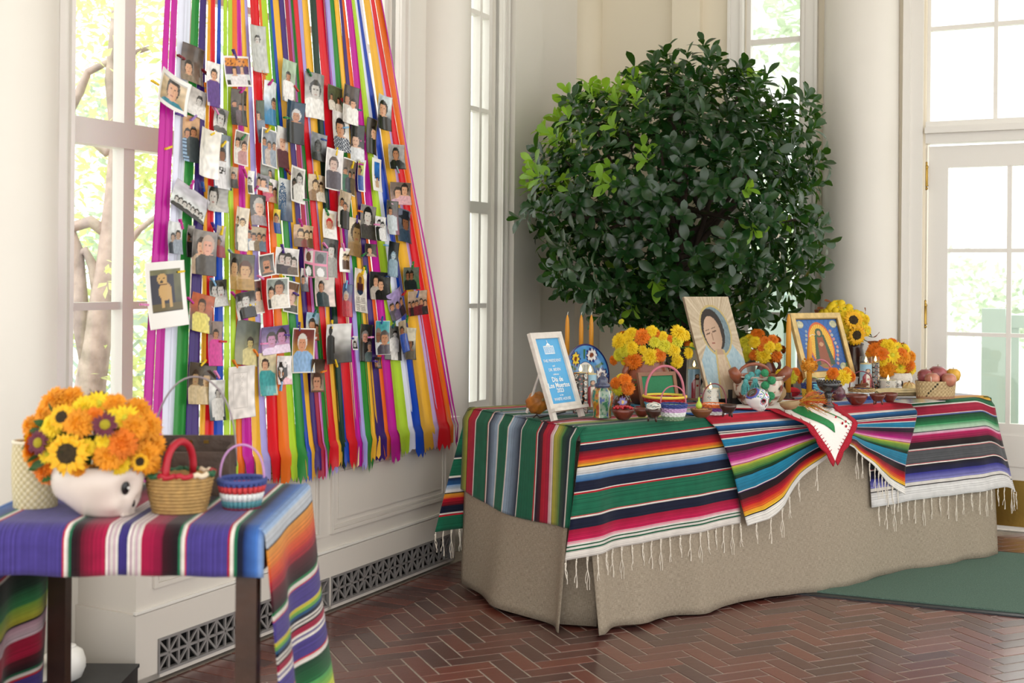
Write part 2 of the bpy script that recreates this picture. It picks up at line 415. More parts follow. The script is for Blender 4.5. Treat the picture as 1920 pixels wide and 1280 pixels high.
def pilaster(name, M, x0, x1, y0, y1, m=paint):
    b = MB(); b.span(x0, x1, y0, y1, 0, ZC, M); return struct(b.build(name, m))
pilaster('trim_1', ML, 1.975, 2.30, YW - 0.06, YW + 0.01)
pilaster('trim_2', MD, -1.42, -1.25, -0.05, 0.01, cream)
b = MB(); b.lathe([(0.11, 0), (0.11, ZC)], 32, (3.0, YW, 0), M=ML); struct(b.build('trim_3', cream, smooth=True))
b = MB(); b.span(-1.95, -1.42, -0.02, 0.0, 0.0, 0.18, MD); b.span(-1.25, -0.55, -0.02, 0.0, 0.0, 0.18, MD); struct(b.build('baseboard_back', paint_gloss))
cl = MB(); cl.prism([tuple((ML @ Vector((-3.6, 0.41, 0)))[:2]), (-2.8, -1.2), (4.6, -1.2), tuple((MD @ Vector((2.4, 0.16, 0)))[:2]), tuple((MD @ Vector((-2.1, 0.16, 0)))[:2]), tuple((ML @ Vector((3.0, 0.41, 0)))[:2])], 0.1, base=ZC); struct(cl.build('ceiling', mat('ceiling_paint', '#f4f2ec', 0.6)))
# radiator cabinet -----------------------------------------------------------
rc = thing('radiator_cabinet', 'long white panelled radiator cabinet under the ribbon curtain', 'cabinet', ML @ Vector((0, 0, 0)), R(62.5))
cab = mat('cabinet_paint', '#d8d2ca', 0.35, bump=0.02, bscale=200)
b = MB(); b.span(-0.933, 1.03, 0.0, YW + 0.004, 0.235, 0.64); b.span(-0.945, 1.03, -0.012, YW, 0.135, 0.235); b.span(-0.945, 1.03, -0.012, 0.0, 0.012, 0.03)
b.span(-0.945, -0.84, -0.012, YW, 0.012, 0.135); b.span(0.058, 0.083, -0.012, 0.1, 0.012, 0.135); b.span(0.985, 1.03, -0.012, YW, 0.012, 0.135)
b.build('body', cab, rc)
MB().span(-0.84, 0.985, 0.03, 0.04, 0.02, 0.14).build('dark_interior', dark_void, rc)
b = MB(); b.span(-0.96, 1.04, -0.03, YW, 0.64, 0.665); b.span(-0.95, 1.035, -0.018, 0.0, 0.615, 0.64); b.build('sill_board', paint_gloss, rc)
b = MB(); b.box((0.045, -0.006, 0.2375), (1.98, 0.012, 0.012)); b.build('ledge_moulding', paint_gloss, rc)
for x0, x1 in ((-0.86, 0.02), (0.085, 0.96)):
    b = MB()
    for (q, w, d) in ((0.0, 0.014, 0.010), (0.022, 0.008, 0.005)):
        xa, xb, za, zb = x0 + q, x1 - q, 0.30 + q, 0.585 - q
        b.span(xa, xb, -d, 0.001, za, za + w); b.span(xa, xb, -d, 0.001, zb - w, zb); b.span(xa, xa + w, -d, 0.001, za + w, zb - w); b.span(xb - w, xb, -d, 0.001, za + w, zb - w)
    p = b.build('panel_moulding', cab, rc)
    MB().span(x0 + 0.05, x1 - 0.05, -0.004, 0.001, 0.35, 0.535).build('raised_panel', cab, rc)
grey_iron = mat('grey_iron', '#8e8b8a', 0.45, 0.2, var=0.05, vscale=30)
gl = 0.9; ncell = 10; zc0, zc1 = 0.034, 0.130; cw = gl / ncell; chh = zc1 - zc0
vb = MB().span(-0.004, 0.004, -0.004, 0.004, 0, chh).mesh('bar', grey_iron)
hb = MB().span(0, cw, -0.004, 0.004, -0.004, 0.004).mesh('bar', grey_iron)
dlen = math.hypot(cw, chh); db = MB().span(-0.0035, 0.0035, -0.0035, 0.0035, -dlen / 2, dlen / 2).mesh('bar', grey_iron)
for gx in (-0.843, 0.084):
    g = MB(); g.span(gx, gx + gl, -0.017, 0.0, zc0 - 0.008, zc0); g.span(gx, gx + gl, -0.017, 0.0, zc1, zc1 + 0.008)
    g.span(gx - 0.006, gx, -0.017, 0.0, zc0 - 0.008, zc1 + 0.008); g.span(gx + gl, gx + gl + 0.006, -0.017, 0.0, zc0 - 0.008, zc1 + 0.008)
    go = g.build('vent_grille', grey_iron, rc); go['label'] = 'grey starburst vent grille'
    for k in range(ncell):
        x = gx + k * cw
        if k: meshobj('bar', vb, go, Matrix.Translation((x, -0.009, zc0)))
        meshobj('bar', vb, go, Matrix.Translation((x + cw / 2, -0.009, zc0)))
        meshobj('bar', hb, go, Matrix.Translation((x, -0.009, (zc0 + zc1) / 2)))
        an = math.atan2(cw, chh)
        for sg in (1, -1): meshobj('bar', db, go, Matrix.Translation((x + cw / 2, -0.009, (zc0 + zc1) / 2)) @ Matrix.Rotation(sg * an, 4, 'Y'))
# doormat --------------------------------------------------------------------
mt = thing('door_mat', 'green carpet mat with black rubber border in front of the glazed door', 'mat', (1.28, 4.985, 0.0), R(-22))
b = MB(); b.span(-0.35, 1.75, 0.0, 1.2, 0.0, 0.006); b.build('rubber_border', mat('rubber', '#23262a', 0.35, bump=0.1, bscale=80), mt)
b = MB(); b.span(-0.31, 1.71, 0.045, 1.155, 0.006, 0.012); b.build('carpet', mat('green_carpet', '#6a8478', 0.95, var=0.35, vscale=320, bump=0.8, bscale=500, spec=0.1), mt)
# dark box and round white vessel beside the radiator --------------------------
bx = thing('plinth_box', 'low black box on the floor beside the radiator cabinet end', 'box', (-1.25, 3.59, 0))
b = MB(); b.box((0, 0, 0.045), (0.22, 0.30, 0.09)); b.build('body', mat('black_slate', '#26282a', 0.45, var=0.3, vscale=20), bx)
b = MB(); b.box((0, 0, 0.094), (0.228, 0.308, 0.010)); b.build('lid', mat('black_slate'), bx)
gv = thing('round_vase', 'small round white vessel on the low black box, half behind the table leg', 'vase', (-1.30, 3.58, 0.099))
b = MB(); b.lathe([(0.02, 0.0), (0.042, 0.012), (0.053, 0.04), (0.053, 0.062), (0.044, 0.088), (0.026, 0.1), (0.022, 0.1)], 24); b.build('body', mat('white_glaze', '#efeeea', 0.2), gv, smooth=True)
b = MB(); b.lathe([(0.024, 0.098), (0.026, 0.104), (0.022, 0.106)], 24); b.build('rim', mat('white_glaze'), gv, smooth=True)
# ------------------------------------------------------------------ outside
gnd = MB().span(-40, 40, -10, 60, -0.6, -0.5).build('ground', mat('pale_terrace', '#d9d8d0', 0.9, var=0.05)); struct(gnd)
bark = mat('pale_bark', '#a4948c', 0.85, var=0.3, vscale=9, bump=0.5, bscale=30)
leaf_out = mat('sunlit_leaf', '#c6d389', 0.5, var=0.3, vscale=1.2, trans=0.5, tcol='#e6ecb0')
def quad_leaves(mb, c, r, n, size, rng, squash=1.0):
    for _ in range(n):
        while True:
            q = Vector((rng.uniform(-1, 1), rng.uniform(-1, 1), rng.uniform(-1, 1)))
            if q.length < 1: break
        p = Vector(c) + Vector((q.x * r, q.y * r, q.z * r * squash)); s_ = size * rng.uniform(0.6, 1.3)
        M = Matrix.Translation(p) @ Matrix.Rotation(rng.uniform(0, 6.3), 4, 'Z') @ Matrix.Rotation(rng.uniform(-1.2, 1.2), 4, 'X') @ Matrix.Rotation(rng.uniform(0, 6.3), 4, 'Z')
        mb.add([(0, -s_, 0), (s_ * 0.42, -s_ * 0.1, s_ * 0.1), (0, s_, 0), (-s_ * 0.42, -s_ * 0.1, s_ * 0.1)], [(0, 1, 2), (0, 2, 3)], M)
def garden_tree(label, trunks, blobs, seed, lm, size=0.07):
    t = thing('garden_tree', label, 'tree', (0, 0, 0)); rng = random.Random(seed)
    t.location = Vector((trunks[0][0][0][0], trunks[0][0][0][1], -0.5)); inv = Matrix.Translation(-Vector(t.location))
    for k, (pts, rs) in enumerate(trunks):
        b = MB(); b.tube([inv @ Vector(p) for p in pts], rs, 10); b.build('trunk' if k == 0 else 'branch', bark, t, smooth=True)
    b = MB()
    for c, r, n, sq in blobs: quad_leaves(b, inv @ Vector(c), r, n, size, rng, sq)
    o = b.build('foliage', lm, t); o['kind'] = 'stuff'
def A(px, py, Y=8.0): return tuple(at(px, py, Y))
tr1 = [([A(165, 1100), A(169, 725), A(188, 600), A(202, 488), A(213, 375), A(221, 260), A(205, 150), A(215, 20)], [0.13, 0.10, 0.09, 0.07, 0.06, 0.05, 0.03, 0.02]),
       ([A(172, 690), A(150, 590), A(142, 470), A(128, 430), A(95, 380)], [0.07, 0.06, 0.05, 0.04, 0.03]),
       ([A(205, 440), A(170, 415), A(128, 428), A(90, 440)], [0.04, 0.04, 0.035, 0.03]),
       ([A(219, 270), A(200, 285), A(170, 255), A(128, 215), A(150, 170), A(165, 135), A(215, 110), A(280, 90)], [0.04, 0.035, 0.04, 0.035, 0.03, 0.025, 0.02, 0.015]),
       ([A(190, 590), A(175, 500), A(160, 470), A(128, 485)], [0.04, 0.035, 0.03, 0.03]),
       ([A(200, 500), A(230, 470), A(262, 430), A(300, 400)], [0.03, 0.025, 0.02, 0.015])]
bl = []
rg = random.Random(3)
for _ in range(34):
    bl.append((A(rg.uniform(100, 330), rg.uniform(-20, 730), rg.uniform(7.6, 9.5)), rg.uniform(0.25, 0.5), 75, 0.8))
garden_tree('pale barked leafy tree outside the ribbon window', tr1, bl, 11, leaf_out, 0.05)
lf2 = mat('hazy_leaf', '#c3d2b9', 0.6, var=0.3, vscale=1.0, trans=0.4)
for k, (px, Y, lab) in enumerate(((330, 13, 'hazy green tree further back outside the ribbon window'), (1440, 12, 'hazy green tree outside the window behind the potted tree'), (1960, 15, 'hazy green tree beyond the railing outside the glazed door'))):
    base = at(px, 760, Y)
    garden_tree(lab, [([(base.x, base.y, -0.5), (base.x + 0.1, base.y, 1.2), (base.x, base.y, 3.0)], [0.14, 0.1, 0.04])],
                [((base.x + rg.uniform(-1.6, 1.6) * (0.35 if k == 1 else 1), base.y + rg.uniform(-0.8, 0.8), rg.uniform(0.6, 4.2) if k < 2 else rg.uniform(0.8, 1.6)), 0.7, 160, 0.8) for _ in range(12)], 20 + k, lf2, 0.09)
teal = mat('teal_railing_paint', '#bcd2cd', 0.5)
def railing(label, p0, ang, n, sp, h, lattice=False):
    t = thing('garden_railing', label, 'railing', p0, ang)
    L_ = n * sp
    for z in (0.12, h): MB().span(0, L_, -0.03, 0.03, z - 0.04, z + 0.04).build('rail', teal, t)
    if lattice:
        sl = MB().span(-0.012, 0.012, -0.01, 0.01, -h * 0.62, h * 0.62).mesh('slat', teal)
        for k in range(n):
            for sg in (1, -1): meshobj('slat', sl, t, Matrix.Translation((sp * (k + 0.5), 0.012 * sg, h / 2 + 0.06)) @ Matrix.Rotation(sg * R(45), 4, 'Y'))
        for k in (0, n): MB().span(sp * k - 0.05, sp * k + 0.05, -0.05, 0.05, -0.0, h + 0.1).build('post', teal, t)
    else:
        sl = MB().span(-0.035, 0.035, -0.02, 0.02, 0.1, h).mesh('baluster', teal)
        for k in range(n): meshobj('baluster', sl, t, Matrix.Translation((sp * (k + 0.5), 0, 0)))
        for k in range(0, n + 1, 4): MB().span(sp * k - 0.07, sp * k + 0.07, -0.07, 0.07, 0.0, h + 0.08).build('post', teal, t)
q = MD @ Vector((0.2, 1.5, -0.5)); railing('pale teal wooden railing outside the glazed door', q, R(-27.5), 12, 0.22, 1.55)
q = MD @ Vector((-2.2, 1.9, -0.5)); railing('pale teal railing outside the window behind the potted tree', q, R(-27.5), 8, 0.22, 1.65)
q = at(110, 700, 9.0); railing('teal garden lattice behind the tree outside the ribbon window', (q.x, q.y, -0.5), R(25), 16, 0.13, 1.45, True)
# ------------------------------------------------------------------ woven stripes
def stripes(key, segs, rough=0.85):
    """segs: [(s0, colour0, s1, colour1)] along the cloth in metres, read from the U coordinate"""
    m = bpy.data.materials.new(key); m.use_nodes = True; N = m.node_tree.nodes; L = m.node_tree.links
    p = N['Principled BSDF']; p.inputs['Roughness'].default_value = rough; p.inputs['Specular IOR Level'].default_value = 0.15; p.inputs['Sheen Weight'].default_value = 0.15
    uv = N.new('ShaderNodeUVMap'); uv.uv_map = 'UVMap'; sx = N.new('ShaderNodeSeparateXYZ'); L.new(uv.outputs[0], sx.inputs[0])
    nz = N.new('ShaderNodeTexNoise'); nz.noise_dimensions = '1D'; nz.inputs['Scale'].default_value = 420; nz.inputs['Detail'].default_value = 0
    L.new(sx.outputs[0], nz.inputs['W'])
    nv = N.new('ShaderNodeTexNoise'); nv.inputs['Scale'].default_value = 25; L.new(uv.outputs[0], nv.inputs['Vector'])
    a1 = N.new('ShaderNodeMath'); a1.operation = 'MULTIPLY_ADD'; a1.inputs[1].default_value = 0.003; a1.inputs[2].default_value = -0.0015
    L.new(nz.outputs['Fac'], a1.inputs[0])
    a2 = N.new('ShaderNodeMath'); a2.operation = 'ADD'; L.new(sx.outputs[0], a2.inputs[0]); L.new(a1.outputs[0], a2.inputs[1])
    out = None
    for k in range(0, len(segs), 14):
        ch = segs[k:k + 14]; lo, hi = ch[0][0], ch[-1][2]
        mr = N.new('ShaderNodeMapRange'); mr.inputs['From Min'].default_value = lo; mr.inputs['From Max'].default_value = hi; mr.clamp = True
        L.new(a2.outputs[0], mr.inputs['Value'])
        rp = N.new('ShaderNodeValToRGB'); els = rp.color_ramp.elements
        st = []
        for s0, c0, s1, c1 in ch:
            st.append(((s0 - lo) / (hi - lo) + 1e-5, C(c0))); st.append(((s1 - lo) / (hi - lo) - 1e-5, C(c1)))
        els[0].position = max(0, st[0][0]); els[0].color = st[0][1]; els[1].position = min(1, st[-1][0]); els[1].color = st[-1][1]
        for pos, c in st[1:-1]:
            e = els.new(min(1, max(0, pos))); e.color = c
        L.new(mr.outputs[0], rp.inputs[0])
        if out is None: out = rp.outputs[0]
        else:
            g = N.new('ShaderNodeMath'); g.operation = 'GREATER_THAN'; g.inputs[1].default_value = lo; L.new(a2.outputs[0], g.inputs[0])
            mx = N.new('ShaderNodeMixRGB'); L.new(g.outputs[0], mx.inputs[0]); L.new(out, mx.inputs[1]); L.new(rp.outputs[0], mx.inputs[2]); out = mx.outputs[0]
    hs = N.new('ShaderNodeMixRGB'); hs.blend_type = 'MULTIPLY'; hs.inputs[0].default_value = 0.35
    L.new(out, hs.inputs[1]); L.new(nv.outputs['Fac'], hs.inputs[2])
    n3 = N.new('ShaderNodeTexNoise'); n3.noise_dimensions = '1D'; n3.inputs['Scale'].default_value = 210; n3.inputs['Detail'].default_value = 1; L.new(sx.outputs[0], n3.inputs['W'])
    r3 = N.new('ShaderNodeMapRange'); r3.inputs['From Min'].default_value = 0.3; r3.inputs['From Max'].default_value = 0.7; r3.inputs['To Min'].default_value = 0.62; r3.inputs['To Max'].default_value = 1.25; L.new(n3.outputs['Fac'], r3.inputs['Value'])
    h3 = N.new('ShaderNodeMixRGB'); h3.blend_type = 'MULTIPLY'; h3.inputs[0].default_value = 0.75; L.new(hs.outputs[0], h3.inputs[1]); L.new(r3.outputs[0], h3.inputs[2])
    bc = N.new('ShaderNodeBrightContrast'); bc.inputs[1].default_value = 0.0
    L.new(h3.outputs[0], bc.inputs[0]); L.new(bc.outputs[0], p.inputs['Base Color'])
    wv = N.new('ShaderNodeTexWave'); wv.bands_direction = 'X'; wv.inputs['Scale'].default_value = 120; wv.inputs['Distortion'].default_value = 1.0
    L.new(uv.outputs[0], wv.inputs['Vector'])
    bp = N.new('ShaderNodeBump'); bp.inputs['Strength'].default_value = 0.25; bp.inputs['Distance'].default_value = 0.002
    L.new(wv.outputs['Fac'], bp.inputs['Height']); L.new(bp.outputs[0], p.inputs['Normal'])
    return m
GRN, WHT, NVY, BLK, CRM, GLD, RED, MAG, TEAL, DKR = '#1a6a4e', '#ece6df', '#131a33', '#17131a', '#b3123f', '#e0a531', '#c2152b', '#b3157c', '#1f7fa5', '#5a0d1e'
def seq(start, items):
    """items: (length, colour0, colour1 or None)"""
    out = []; s = start
    for it in items:
        l, c0 = it[0], it[1]; c1 = it[2] if len(it) > 2 else c0
        out.append((s, c0, s + l, c1)); s += l
    return out
green_segs = seq(-1.30, [(.10, GRN), (.006, RED), (.006, WHT), (.03, NVY), (.03, DKR, RED), (.02, '#d95b2a', GLD), (.004, BLK), (.03, WHT, '#7fa6cf'), (.03, '#2a5f9a', NVY), (.006, WHT), (.07, GRN), (.006, WHT), (.04, NVY, GRN), (.115, GRN)])
green_segs += seq(-0.797, [(.03, NVY), (.05, '#244c2c', '#b9b541'), (.004, BLK), (.05, RED, CRM), (.008, WHT), (.082, GRN), (.005, RED), (.006, WHT), (.062, NVY, '#a9c3dd'), (.008, WHT), (.062, GRN), (.008, WHT), (.082, '#a9c3dd', NVY), (.005, WHT), (.095, GRN), (.006, RED), (.006, WHT), (.03, NVY, DKR), (.045, RED, CRM), (.02, '#e8a9b5', WHT), (.004, BLK), (.05, '#c9bd45', '#2f7a3f'), (.045, '#14472f', NVY), (.006, WHT), (.024, GRN)])
green_segs = [s for s in green_segs if s[2] <= 0.003]
green_segs += seq(green_segs[-1][2], [(.05 - green_segs[-1][2], GRN), (.004, RED), (.005, WHT), (.022, NVY), (.032, DKR, RED), (.012, '#d8452a', '#e07a2a'), (.010, GLD), (.004, BLK), (.026, WHT, '#c4c9d1'), (.024, '#6f9cc4', '#255a94'), (.034, NVY), (.004, WHT), (.005, RED), (.075, GRN), (.004, RED), (.005, WHT), (.038, NVY), (.040, '#a01035', '#c91a55'), (.010, '#e8a9b5'), (.006, WHT), (.006, '#0f5a3c'), (.007, WHT), (.006, '#0f5a3c'), (.03, WHT)])
green_m = stripes('serape_green', green_segs)
grey_segs = seq(-0.80, [(.1, '#6a6a6e'), (.005, RED), (.005, WHT), (.05, BLK, '#2a2a86'), (.03, '#8a86cf', WHT), (.05, CRM, '#e79ab5'), (.006, WHT), (.06, '#123d2a', '#67b07c'), (.01, WHT), (.05, CRM), (.006, WHT), (.07, '#6a6a6e'), (.006, WHT), (.06, NVY, '#3d8fc4'), (.01, WHT), (.05, '#d16b9a', CRM), (.02, '#e7d7dd', '#d9d6de'), (.10, '#e3e0e6', '#cfd6e6'), (.05, '#f0d9d9', '#e7a35a')])
grey_segs += seq(grey_segs[-1][2], [(-.012 - grey_segs[-1][2], '#e09a3a', '#e0b23a'), (.005, BLK), (.022, '#17603c'), (.004, WHT), (.036, '#a3153a'), (.004, WHT), (.004, '#5a62b0'), (.036, '#0d3322', '#1f7a46'), (.030, '#2f9a5c', '#cfe5cf'), (.004, BLK), (.012, '#e6c9d6', '#d77aa5'), (.030, '#c01560', '#7d0f3c'), (.030, '#2a1018', BLK), (.005, WHT), (.003, RED), (.055, '#55565a'), (.003, RED), (.005, WHT), (.034, BLK, '#1a1c4a'), (.040, '#2c2c92', '#8d8bc9'), (.014, WHT), (.004, BLK), (.04, '#e9e7e6')])
grey_m = stripes('serape_grey', grey_segs)
mid_segs = seq(-0.80, [(.06, TEAL), (.006, WHT), (.05, '#7d1030', MAG), (.03, '#e7a0c4', WHT), (.05, '#2c9a5c', '#d2d86a'), (.05, '#e08a3a', RED), (.05, BLK), (.006, WHT), (.06, TEAL), (.006, WHT), (.05, RED, '#e77a9a'), (.03, '#f0e4e6', WHT), (.05, '#8fc0e0', '#2a5fb0'), (.008, WHT), (.04, MAG, '#e79ac4'), (.05, '#e6efe0', '#5aa57a'), (.02, WHT), (.04, '#e9b08a', '#f2e3d9'), (.03, '#d9e3f2', '#4a7fd0')])
mid_segs += seq(mid_segs[-1][2], [(-.020 - mid_segs[-1][2], '#2a62bd', '#3b78cf'), (.006, WHT), (.038, '#b8142f'), (.006, WHT), (.020, '#1f6ba5', NVY), (.004, WHT), (.004, BLK), (.004, WHT), (.020, '#a30f38'), (.005, WHT), (.032, TEAL), (.004, WHT), (.026, '#3a0f35', BLK), (.040, '#5a0d3c', MAG), (.018, '#d94a9a', '#f0b6d2'), (.004, '#b3157c'), (.010, '#c9bd45'), (.034, '#8fae3d', '#1f6b3c'), (.014, '#0d3d22'), (.004, BLK), (.062, '#2089ad', '#1c7597'), (.004, WHT), (.003, '#6a2a8a'), (.034, BLK, '#2a0d14'), (.034, '#6a0d1a', '#c2152b'), (.022, '#d9351f', '#e8702a'), (.020, '#ef9a2a', '#f2c53a'), (.005, BLK), (.02, '#f2efe9')])
mid_m = stripes('serape_blue', mid_segs)
PUR = '#4b3f8c'
left_segs = seq(-1.30, [(.20, PUR), (.006, RED), (.008, WHT), (.006, '#1f6b4a'), (.03, BLK, DKR), (.05, CRM), (.035, '#e3cfd9', '#d9a9bd'), (.005, BLK), (.04, '#d2c93e', '#8dbf4a'), (.04, '#3f9a5c', '#1f5a3c'), (.05, '#123d2a', BLK), (.008, WHT), (.005, RED), (.04, PUR), (.006, WHT), (.006, '#55565a'), (.006, WHT), (.03, CRM, DKR), (.05, '#e3a56a', '#e9dfd2'), (.03, WHT, '#8fb0d2'), (.05, '#3d6ab0', '#2a3a7a'), (.008, '#1f6b4a'), (.008, WHT), (.005, RED)])
left_segs += seq(left_segs[-1][2], [(-.428 - left_segs[-1][2], PUR), (.005, RED), (.008, WHT), (.007, '#1f6b4a'), (.020, BLK, '#3a0d1a'), (.053, '#6a0f2a', '#b01548'), (.005, WHT), (.005, '#b99aa9'), (.006, WHT), (.005, '#b99aa9'), (.006, WHT), (.019, '#3a2f78'), (.006, WHT), (.005, '#b99aa9'), (.006, WHT), (.005, '#b99aa9'), (.007, WHT), (.045, '#b01548', '#7d0f38'), (.033, '#3a0d1a', BLK), (.006, '#1f6b4a'), (.008, WHT), (.004, RED), (.087, PUR), (.005, RED), (.008, WHT), (.007, '#1f6b4a'), (.014, NVY), (.030, '#1f3a78', '#4a7ac9')])
left_segs += seq(left_segs[-1][2], [(.022, '#6a94d9', '#a9c3e3'), (.030, '#d6dde6', '#b9c1cd'), (.005, BLK), (.040, '#e9a043', '#e87a2a'), (.03, '#e0602a', '#cf3a2a'), (.022, '#b3202f', '#8d1530'), (.045, '#5a1024', BLK), (.006, '#1f7a4a'), (.010, WHT), (.004, RED), (.045, PUR), (.008, '#d9c93e'), (.008, '#6aa54a'), (.008, '#1f5a8a'), (.008, NVY), (.005, WHT), (.004, BLK), (.005, WHT), (.004, BLK), (.014, '#a3153f'), (.006, WHT), (.005, PUR), (.006, WHT), (.04, PUR), (.004, RED), (.010, WHT), (.05, '#123d2a', '#1f6b3c'), (.03, '#3f9a5c', '#8dbf4a'), (.035, '#b9cf4a', '#e3d94a'), (.005, BLK), (.006, WHT), (.006, '#c99ab0'), (.006, WHT), (.006, '#c99ab0'), (.006, WHT), (.05, '#b01548', '#8d1040'), (.03, '#3a0d1a', BLK), (.006, '#1f6b4a'), (.010, WHT), (.004, RED), (.2, PUR)])
left_m = stripes('serape_purple', left_segs)
# ------------------------------------------------------------------ altar table under linen
MT = frame((T0.x, T0.y, 0), math.atan2(TU.y, TU.x)); TANG = math.atan2(TU.y, TU.x)
tb = thing('folding_table', 'long folding table hidden under the beige linen', 'table', (T0.x, T0.y, 0), TANG)
wood_d = mat('dark_wood', '#3a2419', 0.4, var=0.3, vscale=14, bump=0.1, bscale=40)
MB().span(0.01, TL - 0.01, 0.01, TW - 0.01, TZ - 0.045, TZ - 0.004).build('table_top', mat('laminate', '#c9c2b4', 0.5), tb)
lg = MB().lathe([(0.016, 0.0), (0.016, TZ - 0.045)], 10).mesh('leg', mat('grey_steel', '#8a8a8c', 0.4, 0.8))
for x in (0.16, TL - 0.16):
    for y in (0.12, TW - 0.12): meshobj('leg', lg, tb, Matrix.Translation((x, y, 0)))
def burlap():
    m = bpy.data.materials.new('beige_linen'); m.use_nodes = True; N = m.node_tree.nodes; L = m.node_tree.links
    p = N['Principled BSDF']; p.inputs['Roughness'].default_value = 0.9; p.inputs['Specular IOR Level'].default_value = 0.15
    uv = N.new('ShaderNodeUVMap'); uv.uv_map = 'UVMap'
    mp = N.new('ShaderNodeMapping'); L.new(uv.outputs[0], mp.inputs[0])
    cols = []
    for sc_ in ((900, 60, 1), (60, 900, 1)):
        mq = N.new('ShaderNodeMapping'); mq.inputs['Scale'].default_value = sc_; L.new(uv.outputs[0], mq.inputs[0])
        nz = N.new('ShaderNodeTexNoise'); nz.inputs['Scale'].default_value = 1.0; nz.inputs['Detail'].default_value = 2; L.new(mq.outputs[0], nz.inputs['Vector']); cols.append(nz)
    ad = N.new('ShaderNodeMath'); ad.operation = 'ADD'; L.new(cols[0].outputs['Fac'], ad.inputs[0]); L.new(cols[1].outputs['Fac'], ad.inputs[1])
    rp = N.new('ShaderNodeValToRGB'); rp.color_ramp.elements[0].position = 0.35; rp.color_ramp.elements[1].position = 0.66
    hf = N.new('ShaderNodeMath'); hf.operation = 'MULTIPLY'; hf.inputs[1].default_value = 0.5; L.new(ad.outputs[0], hf.inputs[0])
    rp.color_ramp.elements[0].color = C('#7f7465'); rp.color_ramp.elements[1].color = C('#b9ac99'); L.new(hf.outputs[0], rp.inputs[0])
    L.new(rp.outputs[0], p.inputs['Base Color'])
    bp = N.new('ShaderNodeBump'); bp.inputs['Strength'].default_value = 0.4; bp.inputs['Distance'].default_value = 0.003
    L.new(ad.outputs[0], bp.inputs['Height']); L.new(bp.outputs[0], p.inputs['Normal'])
    return m
LIN = burlap()
ln = thing('table_linen', 'floor-length beige burlap cloth skirting the altar table', 'tablecloth', (T0.x, T0.y, 0), TANG)
def nz1(x, s=0.0): return noise.noise((x, s, 0.3))
def skirt_bulge(x, b):
    a = (x - 0.03) / (TL - 0.015)
    return min(1.0, b / 0.06) * 0.012 + b * (0.03 + 0.025 * math.sin(a * math.pi) + 0.040 * nz1(x * 3.2, 2.0) + 0.020 * nz1(x * 8, 5.0)) + b * 0.055 * math.exp(-((x - 0.03) / 0.07) ** 2) + b * b * 0.03 * math.exp(-((x - 0.27) / 0.10) ** 2) - b * b * 0.03 * math.exp(-((x - 0.42) / 0.09) ** 2)
def front_skirt(a, b):
    x = lerp(0.004 + 0.02 * b, TL, a); z = lerp(TZ - 0.012, 0.006 + 0.004 * (1 + math.sin(x * 9)), b)
    return (x, -skirt_bulge(x, b), z)
MB().grid(front_skirt, 90, 24, lambda a, b: (a * 2.44, b * 0.75)).build('front_skirt', LIN, ln, smooth=True, thick=0.003)
def end_skirt(a, b):
    y = lerp(0.004 + 0.015 * b, TW, a); z = lerp(TZ - 0.012, 0.006 + 0.02 * a * b, b)
    return (-end_bulge(y, b), y, z)
def end_bulge(y, b):
    return min(1.0, b / 0.06) * 0.012 + b * (0.03 + 0.022 * nz1(y * 6, 9.0)) + b * 0.035 * math.exp(-((y - 0.02) / 0.05) ** 2) + b * b * 0.05 * math.exp(-((y - 0.40) / 0.16) ** 2)
MB().grid(end_skirt, 40, 24, lambda a, b: (a * 0.76, b * 0.75)).build('end_skirt', LIN, ln, smooth=True, thick=0.003)
MB().grid(lambda a, b: (lerp(-0.03, 0.09, a) + 0.03 * (1 - b), lerp(0.09, -0.03, a) + 0.03, lerp(TZ - 0.03, 0.01, b)), 6, 10, lambda a, b: (a * 0.15, b * 0.75)).build('corner_pleat', LIN, ln, smooth=True, thick=0.003)
MB().grid(lambda a, b: (TL + 0.03 * b, lerp(-0.02 * b, TW, a), lerp(TZ - 0.012, 0.008, b)), 10, 10, lambda a, b: (a * 0.76, b * 0.75)).build('end_skirt', LIN, ln, smooth=True, thick=0.003)
MB().grid(lambda a, b: (lerp(0, TL, a), TW + 0.03 * b, lerp(TZ - 0.012, 0.008, b)), 10, 10, lambda a, b: (a * 2.44, b * 0.75)).build('back_skirt', LIN, ln, smooth=True, thick=0.003)
MB().grid(lambda a, b: (lerp(0.004, TL - .004, a), lerp(0.004, TW - .004, b), TZ - 0.001), 4, 4, lambda a, b: (a * 2.44, b * 0.75)).build('top_cloth', LIN, ln)
# ------------------------------------------------------------------ serapes
ER = 0.016
def edge(d, ER=ER):
    Lh = ER * math.pi / 4
    if d <= -Lh: return d + Lh - ER, 0.0
    if d < Lh:
        t = (d + Lh) / ER; return -ER + ER * math.sin(t), -(ER - ER * math.cos(t))
    return 0.0, -ER - (d - Lh)
TAS = mat('cream_yarn', '#e4dccf', 0.9)
def tassel_mesh(L_, seed):
    rg = random.Random(seed); b = MB()
    for k in range(3):
        ox = rg.uniform(-0.002, 0.002); sw = rg.uniform(-0.012, 0.012)
        pts = [(ox + sw * (i / 6) ** 2 + 0.003 * math.sin(i * 1.5 + seed + k), rg.uniform(-0.001, 0.001), -L_ * i / 6 * (1 if k < 2 else 0.8)) for i in range(7)]
        b.tube(pts, 0.0012, 5)
    b.ball((0, 0, -0.012), 0.0035, 6, 5); return b.mesh('tassel', TAS)
TASM = [tassel_mesh(l_, i) for i, l_ in enumerate((0.085, 0.105, 0.12, 0.095))]
def fringe(parent, pts, ang=0.0):
    for k, p in enumerate(pts):
        meshobj('tassel', TASM[k % 4], parent, Matrix.Translation(p) @ Matrix.Rotation(ang + random.uniform(-0.3, 0.3), 4, 'Z'))
ZT = TZ + 0.006
